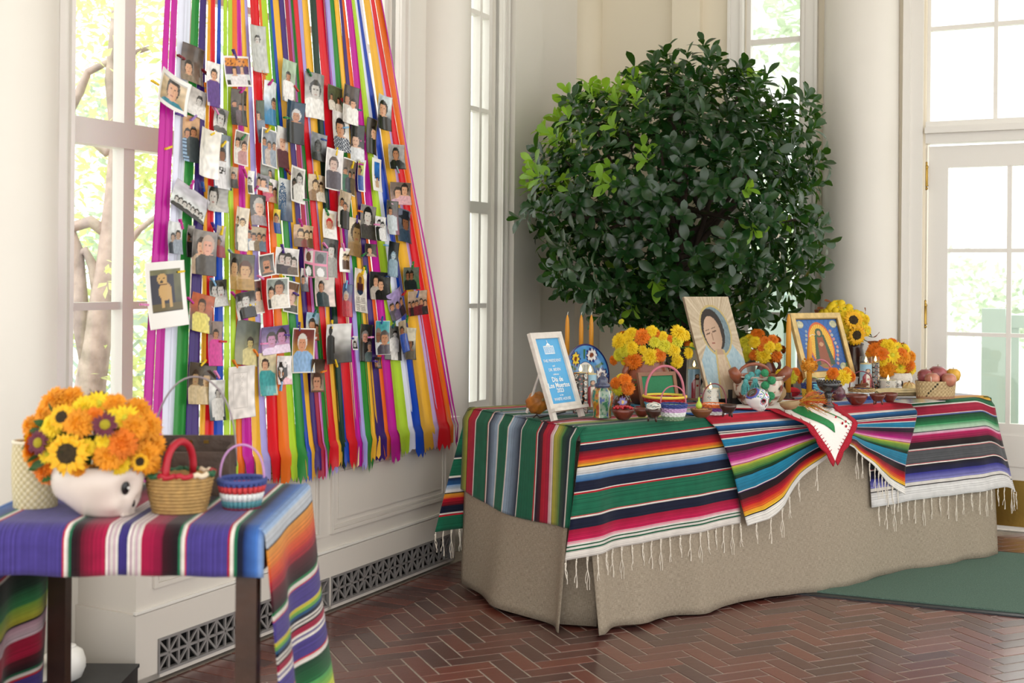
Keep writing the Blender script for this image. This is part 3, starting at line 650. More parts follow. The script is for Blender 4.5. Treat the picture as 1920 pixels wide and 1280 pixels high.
def cover(x, d): return sstep(0, 0.04, d) * (skirt_bulge(max(x, 0.03), max(0, d) / TZ) + 0.009)
# green serape ---------------------------------------------------------------
gs = thing('serape_blanket', 'green serape blanket with fringed striped ends draped over the left half of the altar', 'blanket', (T0.x, T0.y, 0), TANG)
def green_front(a, b):
    d = lerp(-TW, 0.455 - 0.035 * a, b); fl = max(0.0, d) / 0.45
    x = lerp(0.0 - 0.11 * fl, 0.78, a); o_, z = edge(d)
    w = fl * (0.004 * math.sin(x * 16 + 1) + 0.004 * nz1(x * 7, 3.0)) + cover(x, d)
    return (x, -(o_ + w), ZT + z + (0.002 * nz1(x * 9, d * 9) if d < -.03 else 0))
MB().grid(green_front, 44, 110, lambda a, b: (lerp(-TW, 0.457, b), a * 0.8)).build('cloth', green_m, gs, smooth=True, thick=0.003)
def green_end(a, b):
    y = lerp(-0.012, TW + 0.02, a); d = lerp(-0.03, 0.33 + 0.03 * math.sin(a * 3.0) + 0.03 * (1 - a), b); o_, z = edge(d); fl = max(0, d) / 0.36
    return (-(o_ + (sstep(0, 0.04, d) * (end_bulge(y, max(0, d) / TZ) + 0.008)) + fl * (0.004 * nz1(y * 8, 4.0))), y, ZT + 0.001 + z)
MB().grid(green_end, 44, 34, lambda a, b: (-lerp(0.0, TW, a), b * 0.4)).build('end_drape', green_m, gs, smooth=True, thick=0.003)
def green_back(a, b):
    d = lerp(-0.03, 0.50, b); fl = max(0.0, d) / 0.5; x = lerp(-0.155 * fl - 0.0, 0.75, a); o_, z = edge(d)
    return (x, TW + o_ + (0.016 if d > 0 else 0) + fl * 0.012 * nz1(x * 7, 8.0), ZT + z)
MB().grid(green_back, 24, 40, lambda a, b: (-TW - 0.0 - lerp(-0.03, 0.50, b) + 0.0, a * .8)).build('back_drape', green_m, gs, smooth=True, thick=0.003)
fringe(gs, [Vector(green_front(k / 19, 1.0)) + Vector((0, -.002, 0)) for k in range(20)])
fringe(gs, [Vector(green_back(k / 22, 1.0)) for k in range(8)])
# grey serape ---------------------------------------------------------------
ys = thing('serape_blanket', 'grey, green and crimson serape blanket with white fringe on the right end of the altar', 'blanket', (T0.x, T0.y, 0), TANG)
def grey_front(a, b):
    d = lerp(-TW, 0.43 - 0.005 * a + 0.05 * sstep(0.86, 1.0, a), b); fl = max(0.0, d) / 0.43
    x = lerp(1.54, TL + 0.012 + 0.20 * fl ** 1.3, a); o_, z = edge(d)
    w = fl * (0.007 * math.sin(x * 11 + 2) * (1 if a < .8 else .4) + 0.004 * nz1(x * 9, 13.0)) + cover(x, d) + 0.008 * fl - fl * 0.05 * sstep(0.9, 1.0, a)
    return (x, -(o_ + w), ZT + z)
MB().grid(grey_front, 50, 110, lambda a, b: (lerp(-TW, 0.43, b), a)).build('cloth', grey_m, ys, smooth=True, thick=0.003)
def grey_end(a, b):
    y = lerp(0.0, TW, a); d = lerp(-0.03, 0.38, b); o_, z = edge(d); fl = max(0, d) / 0.38
    return (TL + 0.008 + o_ + (0.014 + 0.05 * fl if d > 0 else 0), y, ZT + z)
MB().grid(grey_end, 20, 24, lambda a, b: (-lerp(0.0, TW, a), b * 0.4)).build('end_drape', grey_m, ys, smooth=True, thick=0.003)
fringe(ys, [Vector(grey_front(0.04 + 0.96 * k / 20, 1.0)) + Vector((0, -.002, 0)) for k in range(21)])
# middle serape with swag -------------------------------------------------------
ms = thing('serape_blanket', 'blue, magenta and red serape blanket gathered into a swag at the altar centre', 'blanket', (T0.x, T0.y, 0), TANG)
SW = 0.515
HEM = [(0.0, 0.795, 0.436), (0.09, 0.89, 0.415), (0.18, 0.985, 0.365), (0.30, 1.10, 0.265), (0.42, 1.225, 0.175), (0.5, 1.315, 0.135), (0.58, 1.39, 0.165), (0.8, 1.58, 0.30), (1.0, 1.741, 0.395)]
def hem(a):
    for i in range(len(HEM) - 1):
        if a <= HEM[i + 1][0] + 1e-9:
            t = (a - HEM[i][0]) / (HEM[i + 1][0] - HEM[i][0])
            return lerp(HEM[i][1], HEM[i + 1][1], t), lerp(HEM[i][2], HEM[i + 1][2], t)
    return HEM[-1][1:]
def swag(a, b):
    d = lerp(-0.05, SW, b); xt = lerp(0.622, 1.869, a)
    if d <= 0:
        o_, z = edge(d); return (xt, -(o_ + 0.004), ZT + 0.006 + z)
    hx, hd = hem(a); k = d / SW; ke = k ** 0.85
    x = lerp(xt, hx, ke); d0 = 0.06
    dz = d if d < d0 else d0 + (hd - d0) * ((d - d0) / (SW - d0))
    o_, z = edge(dz)
    g = math.exp(-((a - 0.5) / 0.16) ** 2)
    w = cover(x, dz) + 0.022 + 0.012 * k + g * (0.05 * math.sin(min(1, k * 1.5) * math.pi * 0.62)) + k * (0.013 * math.sin(a * 21 + k * 5) + 0.016 * nz1(a * 9 + k * 2, 20.0 + k * 2.0)) + 0.010 * math.sin(k * 16 + a * 4) * g * 0.8
    tw = sstep(0, 0.04, d)
    return (x, -(o_ + 0.004 + (w - 0.004) * tw), ZT + 0.006 + z)
MB().grid(swag, 120, 110, lambda a, b: (lerp(-0.05, 0.50, b), a * 1.2)).build('swag', mid_m, ms, smooth=True, thick=0.003)
MB().grid(lambda a, b: (lerp(0.622, 1.869, a), lerp(TW, 0.045, b), ZT + 0.006 + 0.002 * nz1(a * 14, b * 9)), 30, 40, lambda a, b: (-lerp(TW, 0.045, b), a)).build('top_cloth', mid_m, ms, smooth=True, thick=0.003)
fringe(ms, [Vector(swag(a_, 1.0)) for a_ in (0.04, 0.10, 0.16, 0.22, 0.28, 0.36, 0.60, 0.64, 0.68, 0.72, 0.76, 0.80, 0.84, 0.88, 0.92, 0.96)])
# white embroidered cloth with red crochet edge ---------------------------------
lc = thing('embroidered_napkin', 'white embroidered cloth with red crochet edging, its point hanging over the swag', 'napkin', (T0.x, T0.y, 0), TANG)
LCP = [(-0.50, 1.13, 1.15), (-0.14, 0.84, 1.43), (0.0, 1.03, 1.345), (0.205, 1.186, 1.190)]
def lace_x(d):
    for i in range(3):
        if d <= LCP[i + 1][0] + 1e-9:
            t = (d - LCP[i][0]) / (LCP[i + 1][0] - LCP[i][0]); return lerp(LCP[i][1], LCP[i + 1][1], t), lerp(LCP[i][2], LCP[i + 1][2], t)
    return LCP[-1][1:]
def lace_pos(x, d, lift=0.0):
    o_, z = edge(d)
    out = o_ + 0.012
    if d > 0: out += cover(x, d) + 0.112 * sstep(0, 0.06, d) + 0.008 * math.sin(x * 40) * d / 0.18
    return Vector((x, -(out + lift), ZT + 0.014 + z + lift))
def lace(a, b):
    d = lerp(-0.50, 0.205, b); x0, x1 = lace_x(d); return lace_pos(lerp(x0, x1, a), d)
MB().grid(lace, 20, 70, None).build('cloth', mat('white_cotton', '#f4f1ec', 0.85, bump=0.15, bscale=90), lc, smooth=True, thick=0.002)
redc = mat('red_crochet', '#c21330', 0.85, bump=0.9, bscale=260)
for side in (0, 1):
    def trim(a, b, side=side):
        d = lerp(-0.49, 0.205, a); x = lace_x(d)[side]; sg = -1 if side == 0 else 1
        w = (0.020 + 0.008 * abs(math.sin(a * 34))) * b
        return lace_pos(x + sg * w * 0.7, d + w * 0.8, 0.002)
    MB().grid(trim, 90, 3).build('crochet_edging', redc, lc, smooth=True, thick=0.003)['label'] = 'scalloped red crochet edging'
for k in range(13):                                       # red blanket stitches along the hanging edges
    for side in (0, 1):
        d = 0.01 + 0.165 * k / 13; x = lace_x(d)[side]; sg = 1 if side == 0 else -1
        MB().tube([lace_pos(x, d, 0.003), lace_pos(x + sg * 0.010, d - 0.006, 0.003)], 0.0013, 5).build('stitch', redc, lc)
gleaf = mat('green_embroidery', '#1f8a4a', 0.7, bump=0.6, bscale=200)
def eleaf(a, b):
    t = a; w = 0.045 * math.sin(math.pi * min(1, t ** 0.7)) * (b * 2 - 1)
    d = -0.045 + 0.135 * t - w * 0.35; x = 1.10 + 0.095 * t + w * 0.8; return lace_pos(x, d, 0.003)
MB().grid(eleaf, 14, 4).build('embroidered_leaf', gleaf, lc, smooth=True, thick=0.002)
for x, d in ((1.255, 0.035), (1.27, 0.05), (1.245, 0.055), (1.262, 0.068)):
    b = MB(); p = lace_pos(x, d, 0.003); b.ball(p, 0.006, 8, 5, (1, 0.4, 1)); b.build('embroidered_flower', redc, lc)
MB().tube([lace_pos(1.21 + 0.07 * t, -0.04 + 0.10 * t * t, 0.003) for t in [i / 8 for i in range(9)]], 0.002, 5).build('embroidered_stem', gleaf, lc)
MB().tube([lace_pos(1.12 + 0.16 * t, -0.09 + 0.03 * t, 0.003) for t in [i / 8 for i in range(9)]], 0.003, 5).build('embroidered_stem', redc, lc)
# ------------------------------------------------------------------ side table on the left
SX0, SX1, SY0, SY1, SZ = -1.17, -0.52, 2.58, 3.12, 0.757
st = thing('side_table', 'dark wooden side table in the left foreground under a purple serape', 'table', (SX0, SY0, 0))
wl, wd = SX1 - SX0, SY1 - SY0
MB().span(0.0, wl, 0.014, wd, SZ - 0.025, SZ - 0.008).build('table_top', wood_d, st)
b = MB(); b.span(0.03, wl - 0.03, 0.008, 0.03, 0.658, SZ - 0.025); b.span(0.03, wl - 0.03, wd - 0.03, wd - 0.008, 0.658, SZ - 0.025); b.span(0.012, 0.03, 0.03, wd - 0.03, 0.658, SZ - 0.025); b.span(wl - 0.03, wl - 0.012, 0.03, wd - 0.03, 0.658, SZ - 0.025)
b.build('apron', wood_d, st)
lgm = MB().span(-0.0225, 0.0225, -0.0225, 0.0225, 0, 0.732).mesh('leg', wood_d)
for x in (0.028, wl - 0.040):
    for y in (0.030, wd - 0.030): meshobj('leg', lgm, st, Matrix.Translation((x, y, 0)))
sl = thing('serape_blanket', 'purple serape blanket with rainbow bands hanging off the left foreground table', 'blanket', (SX0, SY0, 0))
def sl_top(a, b):
    x = lerp(0.0, wl, a); d = lerp(-wd, 0.095 + 0.006 * nz1(x * 9, 1.0), b); o_, z = edge(d, 0.035)
    if d > 0: o_ += 0.004
    return (x, -(o_ + 0.002), SZ + 0.004 + z)
MB().grid(sl_top, 60, 40, lambda a, b: (lerp(-wl, 0.0, a), b)).build('top_cloth', left_m, sl, smooth=True, thick=0.003)
def sl_right(a, b):
    y = lerp(-0.012 + 0.0, wd + 0.02, a); d = lerp(-0.012, 0.66, b); o_, z = edge(d); fl = max(0, d) / 0.66
    o_ += fl * (0.035 + 0.03 * math.sin(a * 9 + 0.8) + 0.03 * nz1(a * 4, 3.3 + fl)) + fl * 0.05 * a
    return (wl + o_ + 0.004, y + fl * 0.03 * math.sin(a * 7) + fl * (0.06 * (1 - a) ** 2), SZ + 0.005 + z)
MB().grid(sl_right, 50, 80, lambda a, b: (lerp(-0.012, 0.66, b), a * .5)).build('right_drape', left_m, sl, smooth=True, thick=0.003)
def sl_left(a, b):
    y = lerp(0.0, wd, a); d = lerp(-0.012, 0.66, b); o_, z = edge(d); fl = max(0, d) / 0.66
    o_ += fl * (0.02 + 0.025 * math.sin(a * 13) + 0.02 * nz1(a * 5, 7.0))
    return (-o_ - 0.004, y, SZ + 0.005 + z)
MB().grid(sl_left, 40, 60, lambda a, b: (-wl - lerp(-0.012, 0.66, b), a * .5)).build('left_drape', left_m, sl, smooth=True, thick=0.003)
# ------------------------------------------------------------------ ribbon curtain
RT = 0.05                                                  # lean of the curtain back towards the window
rp0 = ML @ Vector((0, -0.030, 0.668)); rex = (ML.to_3x3() @ Vector((1, 0, 0))).normalized(); rez = (ML.to_3x3() @ Vector((0, RT, 1))).normalized()
ren = rex.cross(rez).normalized()                          # points into the room
if ren.dot(CAMP - rp0) < 0: ren = -ren
def rib(px, py): return plane_hit(px, py, rp0, ren)
def sill_y(px): return 854 - 0.1675 * (px - 435)
RC = {'magenta': '#c01a9c', 'white': '#dfe3f6', 'green': '#2f8a3c', 'purple': '#3b2172', 'golden': '#f0b73a', 'red': '#d81726', 'blue': '#1546b8', 'lime': '#b4d838', 'orange': '#e8701f', 'lavender': '#a79fe0',
      'cream': '#efe2a0', 'pink': '#d87fd0', 'lilac': '#c5a9dc', 'dark green': '#153a2a', 'crimson': '#a30f3a'}
RM = {k: mat('ribbon_' + k.replace(' ', '_'), v, 0.32, trans=0.22, spec=0.5, var=0.08, vscale=6) for k, v in RC.items()}
RIBS = [('magenta', 309, 320, 262, 281), ('magenta', 319, 331, 280, 299), ('white', 331, 345, 298, 310), ('white', 344, 357, 309, 321), ('green', 357, 371, 319, 343), ('purple', 370, 378, 341, 353), ('purple', 378, 387, 355, 371),
        ('golden', 386, 392, 369, 380), ('red', 391, 399, 379, 396), ('blue', 405, 411, 395, 416), ('lime', 415, 422, 416, 427), ('lime', 421, 429, 427, 438), ('orange', 427, 441, 437, 453), ('magenta', 441, 448, 451, 470), ('golden', 448, 455, 469, 485),
        ('lavender', 455, 465, 483, 501), ('red', 465, 481, 499, 520), ('orange', 480, 484, 518, 538), ('lime', 484, 499, 535, 555), ('green', 499, 503, 553, 570), ('blue', 502, 508, 568, 575), ('golden', 507, 522, 564, 589), ('purple', 521, 531, 585, 595),
        ('crimson', 531, 538, 592, 601), ('pink', 537, 545, 598, 608), ('green', 541, 546, 605, 615), ('red', 545, 554, 612, 626), ('lavender', 553, 564, 618, 628), ('golden', 563, 576, 622, 636), ('dark green', 575, 587, 632, 642), ('purple', 580, 588, 629, 643), ('blue', 586, 590, 638, 648),
        ('red', 589, 604, 645, 662), ('cream', 600, 605, 657, 668), ('magenta', 602, 607, 663, 675), ('lavender', 603, 612, 672, 681), ('green', 612, 624, 680, 697), ('golden', 623, 632, 693, 706), ('purple', 631, 636, 700, 717), ('orange', 635, 645, 710, 728),
        ('magenta', 644, 655, 725, 745), ('lime', 654, 660, 740, 761), ('white', 659, 677, 757, 777), ('blue', 668, 673, 772, 793), ('golden', 676, 688, 785, 808), ('lilac', 687, 693, 803, 822), ('red', 693, 700, 818, 837), ('orange', 699, 710, 834, 841),
        ('orange', 707, 709, 843, 845), ('magenta', 706, 708, 846, 848), ('magenta', 708, 710, 850, 852)]
ORD = ['first', 'second', 'third', 'fourth', 'fifth', 'sixth', 'seventh', 'eighth']
cnt = {}; tot = {}
for r_ in RIBS: tot[r_[0]] = tot.get(r_[0], 0) + 1
rod = thing('curtain_rod', 'wooden rod above the frame from which the ribbons hang', 'rod', ML @ Vector((0, 0.09, 3.27)), R(62.5))
MB().tube([(-0.62, 0.0, 0), (0.42, 0.0, 0)], 0.012, 12).build('dowel', mat('pale_wood', '#b98f5f', 0.5, var=0.2), rod, smooth=True)
for x in (-0.6, 0.4): MB().tube([(x, 0.0, 0.0), (x, 0.08, 0.0), (x, 0.16, 0.03)], 0.006, 8).build('bracket', brass, rod)
up3 = Vector((0, 0, 1)); outL = (ML.to_3x3() @ Vector((0, -1, 0)))
for i, (cn, t0, t1, b0, b1) in enumerate(RIBS):
    T = [rib(t0, 0), rib(t1, 0)]; B = [rib(b0, sill_y(b0)), rib(b1, sill_y(b1))]
    kz = [(3.26 - B[j].z) / (T[j].z - B[j].z) for j in (0, 1)]
    T = [B[j] + (T[j] - B[j]) * kz[j] for j in (0, 1)]
    lay = 0.003 + 0.0035 * (i % 3); rg = random.Random(i); ph = rg.uniform(0, 6)
    hang = rg.uniform(0.085, 0.125); nc = 6 if b1 - b0 > 6 else 2
    ncu = nc; nl = 26; nb = 7
    b = MB()
    teeth = [rg.uniform(-0.008, 0.014) + (0.020 if k % 2 else 0.0) for k in range(ncu + 1)]
    wav = rg.uniform(0.0, 0.004)
    def rf(a, v):
        if v < 0.75:
            t = v / 0.75; p = (T[0].lerp(T[1], a)).lerp(B[0].lerp(B[1], a), t)
            fold = 0.004 * math.cos((a - 0.5) * math.pi * 2 + ph) * (0.3 + 0.7 * t)
            return p + ren * (lay + fold + wav * math.sin(t * 14 + ph))
        t = (v - 0.75) / 0.25; p = B[0].lerp(B[1], a) + outL * (0.012 * min(1, t * 4) + 0.010 * t * math.sin(ph + a * 3))
        L_ = hang + teeth[round(a * ncu)]
        return p + outL * lay - up3 * (L_ * t) + rex * (0.008 * math.sin(ph) * t)
    b.grid(rf, ncu, nl + nb)
    c_ = cnt.get(cn, 0); cnt[cn] = c_ + 1
    o = b.build('ribbon', RM[cn], None, smooth=True)
    lab = ('%s %s satin ribbon counted from the left in the hanging curtain' % (ORD[c_] if c_ < 8 else 'last', cn)) if tot[cn] > 1 else 'only %s satin ribbon in the hanging curtain' % cn
    tag(o, lab, 'ribbon', 'satin ribbons hanging in front of the window')
# ------------------------------------------------------------------ photographs clipped to the ribbons
SK, SK2, SK3 = '#d9a684', '#b67f5c', '#8a5a3e'
def P(x, y, r, cloth, skin=SK, hair='#241a16', hat=None): return (x, y, r, skin, hair, cloth, hat)
def G(x, y, r, cloth='#6a6a6a', skin='#c9c6c2', hair='#2e2d2c', hat=None): return (x, y, r, skin, hair, cloth, hat)
def S(x, y, r, cloth='#6b5238', skin='#cfae84', hair='#3a2a1c', hat=None): return (x, y, r, skin, hair, cloth, hat)
def group(n, y, r, cols, skin=SK, hair='#241a16', j=0.06, seed=0):
    rg = random.Random(seed); return [P((k + 0.5) / n + rg.uniform(-.02, .02), y + rg.uniform(-j, j), r, cols[k % len(cols)], skin, hair) for k in range(n)]
def gw(n, y, r, seed=0): return [G(p[0], p[1], p[2], ['#4a4a4a', '#9a9a9a', '#dcdcdc'][k % 3]) for k, p in enumerate(group(n, y, r, ['#000000'], seed=seed))]
W_ = 0.055
PH = [  # px, py, w, h, rotation, top colour, bottom colour, border, people, label
 (363,121,47,70,6,'#4a3a33','#7d6a5c',0,[P(.3,.35,.16,'#8a7a68')],'dark brown interior photo near the top left of the ribbons'),
 (322,173,62,66,17,'#d9c3a0','#b39a74',.09,[P(.52,.56,.2,'#1f7f95','#e0ac8c','#2a2220')],'white-bordered photo of a smiling dark-haired woman in a teal top'),
 (368,193,34,52,14,'#b9b4b0','#e3e0dc',0,[G(.65,.6,.16,'#e8e6e4')],'faded grey photo below the brown interior photo, full of white cloth'),
 (400,159,25,84,3,'#f2f0ee','#e3dce3',0,[P(.55,.72,.24,'#5a3a8a')],'narrow pale photo of a person in a purple dress'),
 (447,134,52,57,-9,'#d9822a','#201d22',.05,[P(.35,.5,.09,'#e8e4e8'),P(.65,.55,.09,'#e8e4e8')],'white-bordered photo of an altar with orange marigolds over purple cloth'),
 (482,92,28,88,-2,'#b9bcb8','#c9cbc6',0,[G(.55,.7,.16,'#c2c6c4')],'tall grey photo of a veiled figure at the top of the curtain'),
 (451,202,27,68,2,'#4f4438','#6a5a52',0,group(3,.55,.13,['#2a2622','#5a4a52','#3a3a3a'],SK2),'dim group photo with a magenta clothespin on its top edge'),
 (414,226,30,46,8,'#8f8d8a','#dcdad6',0,[G(.5,.55,.3,'#5a5856')],'grey oval portrait of a boy under a pink clothespin'),
 (358,261,30,88,5,'#c99a6a','#5a4434',0,[P(.3,.6,.18,'#8fb0cf',SK2),P(.65,.66,.18,'#3a4446',SK2)],'warm photo of two men, one in a striped blue shirt'),
 (388,288,36,92,9,'#e3e0d6','#f4f2ee',0,[],'blank pale curling photo beside the football player'),
 (417,303,34,104,4,'#7d8894','#cfd6de',0,[P(.5,.62,.2,'#e6e6ea',SK3)],'photo of a football player in a white jersey numbered 54'),
 (483,228,15,80,-3,'#4a5a44','#3a3f3a',0,group(1,.6,.3,['#7d8a9a']),'narrow dark green photo strip on a red ribbon'),
 (451,278,27,64,6,'#8a7f74','#b9aea6',.06,group(2,.6,.19,['#e3dcd6','#b98a8a']),'white-bordered photo of two people in pale shirts'),
 (509,194,23,84,5,'#e3ecef','#2f7fae',0,[P(.75,.5,.26,'#2f7fae',SK2)],'photo with a strong white glare and a blue lower half'),
 (505,278,30,72,7,'#8b929c','#7d848c',.04,group(3,.6,.14,['#6a7f9a','#b9a9a0','#8f9aa9'],SK2),'blue-grey family group photo left of the elderly woman'),
 (530,277,25,78,4,'#e6e6e4','#7a2a2f',0,[P(.5,.62,.34,'#5a2a34','#e0b298','#d9d6d2')],'portrait of a white-haired woman in a flowered dark blouse'),
 (540,153,26,80,6,'#a9c0a6','#8d8a84',0,[P(.5,.62,.18,'#f2f0ee',SK2)],'photo of a man in white before a green garden'),
 (550,230,30,80,5,'#1f3f5a','#14202a',0,[P(.62,.66,.22,'#10161c',SK2,'#c9c9c9')],'photo of a bald man in a dark suit crossed by white glare'),
 (592,180,33,86,2,'#8d8d8b','#d9d8d4',0,[G(.5,.62,.28,'#ecebe8')],'black and white portrait of a boy in a white shirt'),
 (628,186,32,48,3,'#54593a','#39352a',0,group(2,.5,.1,['#d9cfc0'],SK2),'dark photo of a leafy garden at the top right'),
 (656,197,27,72,6,'#4f4644','#3a302e',0,[P(.3,.62,.2,'#cfc9c2',SK2),P(.7,.55,.18,'#ecebe6')],'dark wedding photo of a bride and groom'),
 (636,247,36,76,2,'#e6e3df','#d6d2cc',0,[P(.55,.58,.27,'#27324a','#c98f68','#1a1614')],'portrait of a black-haired man in a plaid shirt'),
 (666,268,24,70,3,'#2a2a2a','#3a3a3a',0,[P(.5,.55,.3,'#d9dce0','#d9b29a','#151212')],'photo of a dark-haired woman with bare shoulders'),
 (717,211,27,65,5,'#c9d6d9','#4a4642',0,[P(.5,.6,.3,'#1c1a1a','#d9a684','#1e1917')],'portrait of a man in a dark suit and tie at the upper right'),
 (699,256,20,68,8,'#3f3932','#2a2622',0,[P(.62,.6,.32,'#1c1a18',SK)],'narrow portrait of a man in a black suit below the lavender ribbon'),
 (742,294,32,46,-4,'#a9a6a4','#8f8c8a',0,[G(.5,.6,.2,'#191919',SK2)],'grey photo of a man in a black shirt near the right edge'),
 (707,328,19,62,4,'#2f72c4','#2a4f8a',.2,group(3,.4,.1,['#e3e3e3','#c9a98a']),'narrow framed photo of people under a bright blue sky'),
 (596,276,30,52,5,'#8f949a','#3a3c3a',0,[G(.5,.5,.22,'#2a2a2a','#4a4a48')],'dark glossy photo of an animal below the boy in the white shirt'),
 (625,318,28,78,6,'#dcd8d8','#d0ccd0',.06,[P(.5,.62,.26,'#4a4450','#cfb4a9','#5a4f4c')],'white-bordered portrait of a young man in a grey suit'),
 (656,332,26,68,8,'#6a5a4c','#a9a69c',.04,group(3,.6,.13,['#2f6a54','#3a3f4a','#6a5a44'],SK2),'photo of a group standing in a street'),
 (674,329,16,60,3,'#b9c24a','#7d8a94',.08,[P(.4,.65,.3,'#3a5aa4',SK2)],'narrow photo of a man in a blue shirt'),
 (557,347,30,68,7,'#b9b6b0','#8a8884',.08,[G(.3,.5,.18,'#4a4a4a','#6a5a52'),G(.66,.68,.2,'#e3e1dc')],'white-bordered grey photo of a couple, one standing'),
 (533,375,26,80,5,'#d6dcde','#3a4a66',0,[],'misty photo of a blue tree'),
 (504,320,28,52,8,'#dfe9e6','#3f4a30',0,[P(.6,.4,.14,'#6a7f44')],'photo with green garden foliage and white glare'),
 (488,342,24,30,8,'#8f8d94','#6a6a7d',0,[P(.35,.5,.2,'#4a5266'),P(.7,.5,.2,'#d9d6d6')],'small photo of a couple leaning together'),
 (597,353,34,50,2,'#cdb89c','#b9a288',0,[S(.35,.6,.16,'#8a6a4a'),S(.7,.55,.16,'#d9cfc0')],'tan photo of two people under a yellow clothespin'),
 (437,333,12,40,3,'#b9a894','#4a443c',0,[P(.5,.6,.3,'#3a3632',SK2)],'thin strip of a sepia photo beside the football player'),
 (356,379,66,52,28,'#b9b6c0','#dfe9e6',0,[G(.15+.12*k,.28+.03*(k%2),.06,'#2a2a2a') for k in range(7)],'tilted black and white photo of a seated crowd'),
 (404,374,42,46,2,'#9a9a98','#b3b1ae',0,[G(.36,.58,.26,'#c9c7c4','#c9c4be','#262524')],'grey profile portrait of a young man with short dark hair'),
 (467,342,13,44,3,'#ecebe8','#dcd9d6',.1,[G(.5,.55,.3,'#3a3434')],'very small white card with a tiny portrait'),
 (487,394,28,58,3,'#4a4a4a','#6a6664',0,[P(.5,.58,.32,'#9a9096','#dcb098','#b9b4ae')],'portrait of a grey-haired woman in a mauve top'),
 (510,358,26,44,7,'#e6e2e2','#d9b4bc',0,[P(.35,.6,.2,'#c94a6a'),P(.75,.45,.2,'#b98a6a',SK2)],'photo of a dancer in a pink dress'),
 (517,415,14,46,4,'#e0c23a','#3a5a9a',0,[P(.5,.62,.34,'#2f4f94',SK2)],'narrow photo half yellow and half blue'),
 (448,429,25,82,7,'#e3d8c4','#d0c2a6',0,[S(.28,.68,.17,'#55524c'),S(.7,.66,.17,'#e8e2d4')],'tall vintage photo of a standing bride and a person in stripes'),
 (481,448,34,46,4,'#b9a58a','#a9947a',0,group(4,.6,.12,['#8fa0b4','#e3ded4','#7d6a54','#5a6a7d'],SK2),'warm photo of four friends standing in a row'),
 (327,446,30,60,3,'#dfe4e6','#7d848c',0,[G(.4,.5,.16,'#3a3f4a','#a98a74'),G(.75,.6,.16,'#8f9aa9','#a98a74')],'glare-washed photo of a group on the white ribbon'),
 (351,452,14,60,5,'#8f8a84','#3a3834',0,[P(.5,.62,.32,'#262322',SK3)],'narrow photo of a bearded man in black'),
 (380,474,46,84,6,'#8a8480','#4a4644',0,[P(.42,.62,.2,'#b9a28a',SK,'#3a2a24'),P(.68,.66,.22,'#4a4644','#d9a08a','#b9a090')],'photo of a woman kissing the cheek of a bald man'),
 (410,453,18,60,6,'#b9b0b0','#5a3034',0,[P(.5,.5,.24,'#8a2a34',SK3)],'small red and grey photo right of the kissing couple'),
 (448,510,46,68,3,'#5a5a54','#b3935a',0,[P(.28,.6,.2,'#b9995f','#c9a074','#2a221c'),P(.72,.55,.2,'#a98549','#c9a074','#5a3a30')],'golden-toned photo of two faces under a grey-blue clothespin'),
 (312,552,72,124,-5,'#6a6a4a','#3a3a34',.12,[],'large instant photo of a standing yellow dog'),
 (377,587,42,72,12,'#b4562f','#4a423c',0,[P(.5,.68,.17,'#dfd271','#b67f5c','#3a2a22')],'photo of a woman in a yellow shirt against an orange wall'),
 (409,550,38,50,-4,'#4a4a4a','#c9c9c6',0,[G(.32,.62,.22,'#e3e3e0'),G(.66,.58,.22,'#d9d9d6')],'black and white photo of two men with glasses'),
 (454,573,36,50,-9,'#3a3938','#e3e1de',0,[G(.36,.55,.2,'#ecebe8'),G(.68,.66,.19,'#2a2a2a')],'black and white photo of a bride and groom'),
 (499,497,28,42,-9,'#4a4c4e','#6a6664',.05,[P(.52,.5,.3,'#5a5654','#c98f72','#6a6664')],'tilted portrait of a man with a moustache'),
 (538,491,40,52,4,'#e3e1e0','#4a464a',.03,[G(.3,.6,.16,'#3a3a40','#c9bcb6'),G(.55,.58,.16,'#4a4450','#c9bcb6'),G(.8,.5,.13,'#6a5f5a','#c9bcb6')],'grey photo of a family hugging, on a purple clothespin'),
 (572,443,34,42,3,'#cfae8a','#7d4a3a',0,[S(.3,.6,.14),S(.6,.55,.14,'#7a2f2a'),S(.85,.6,.12)],'sepia kitchen photo with a person in dark red'),
 (617,421,25,54,6,'#e6dcc4','#b9aea4',.14,[P(.52,.52,.22,'#ecebe6','#c98f72','#c4202f')],'white-bordered photo of a child in a red hat'),
 (642,393,24,70,9,'#b9a68c','#4a3f34',0,[P(.4,.68,.18,'#e3ddd0',SK2),P(.68,.6,.17,'#1e1b1a',SK2)],'tilted brown photo of a couple in formal clothes'),
 (668,446,29,72,8,'#dccfb8','#6a5334',0,[S(.55,.6,.38,'#8a6b42','#9a7a4f','#3a2c1a')],'sepia oval portrait under a purple clothespin'),
 (690,417,32,64,4,'#8f8a86','#6a6664',0,[G(.48,.66,.28,'#4a4644','#d6cfc8','#1c1a1a')],'vintage portrait of a woman in a tweed jacket'),
 (713,429,20,46,3,'#e3e3e3','#d0d0ce',0,[G(.4,.72,.18,'#222222'),G(.72,.66,.16,'#e6e6e6')],'small black and white photo of a couple at full length'),
 (732,408,20,64,4,'#4a4a44','#7d4a5a',0,[P(.5,.68,.2,'#b9c4c9',SK2)],'photo of a seated woman in a patterned dress'),
 (761,424,31,62,6,'#6a7084','#3a4a5a',0,[P(.5,.6,.26,'#35475c',SK3,'#1a1a22','#20222e')],'photo of a man in a dark cowboy hat and blue jacket'),
 (752,363,34,42,-2,'#6a5a50','#9a8078',0,[P(.35,.5,.18,'#c9a4b9'),P(.68,.66,.18,'#d9a9b0')],'brown photo of two women in pink at the right edge'),
 (621,484,27,72,5,'#4a4a4a','#8a8a8a',0,[G(.5,.68,.26,'#a9a9a6','#d0cdc9','#1e1e1e')],'black and white photo of a laughing woman in a patterned blouse'),
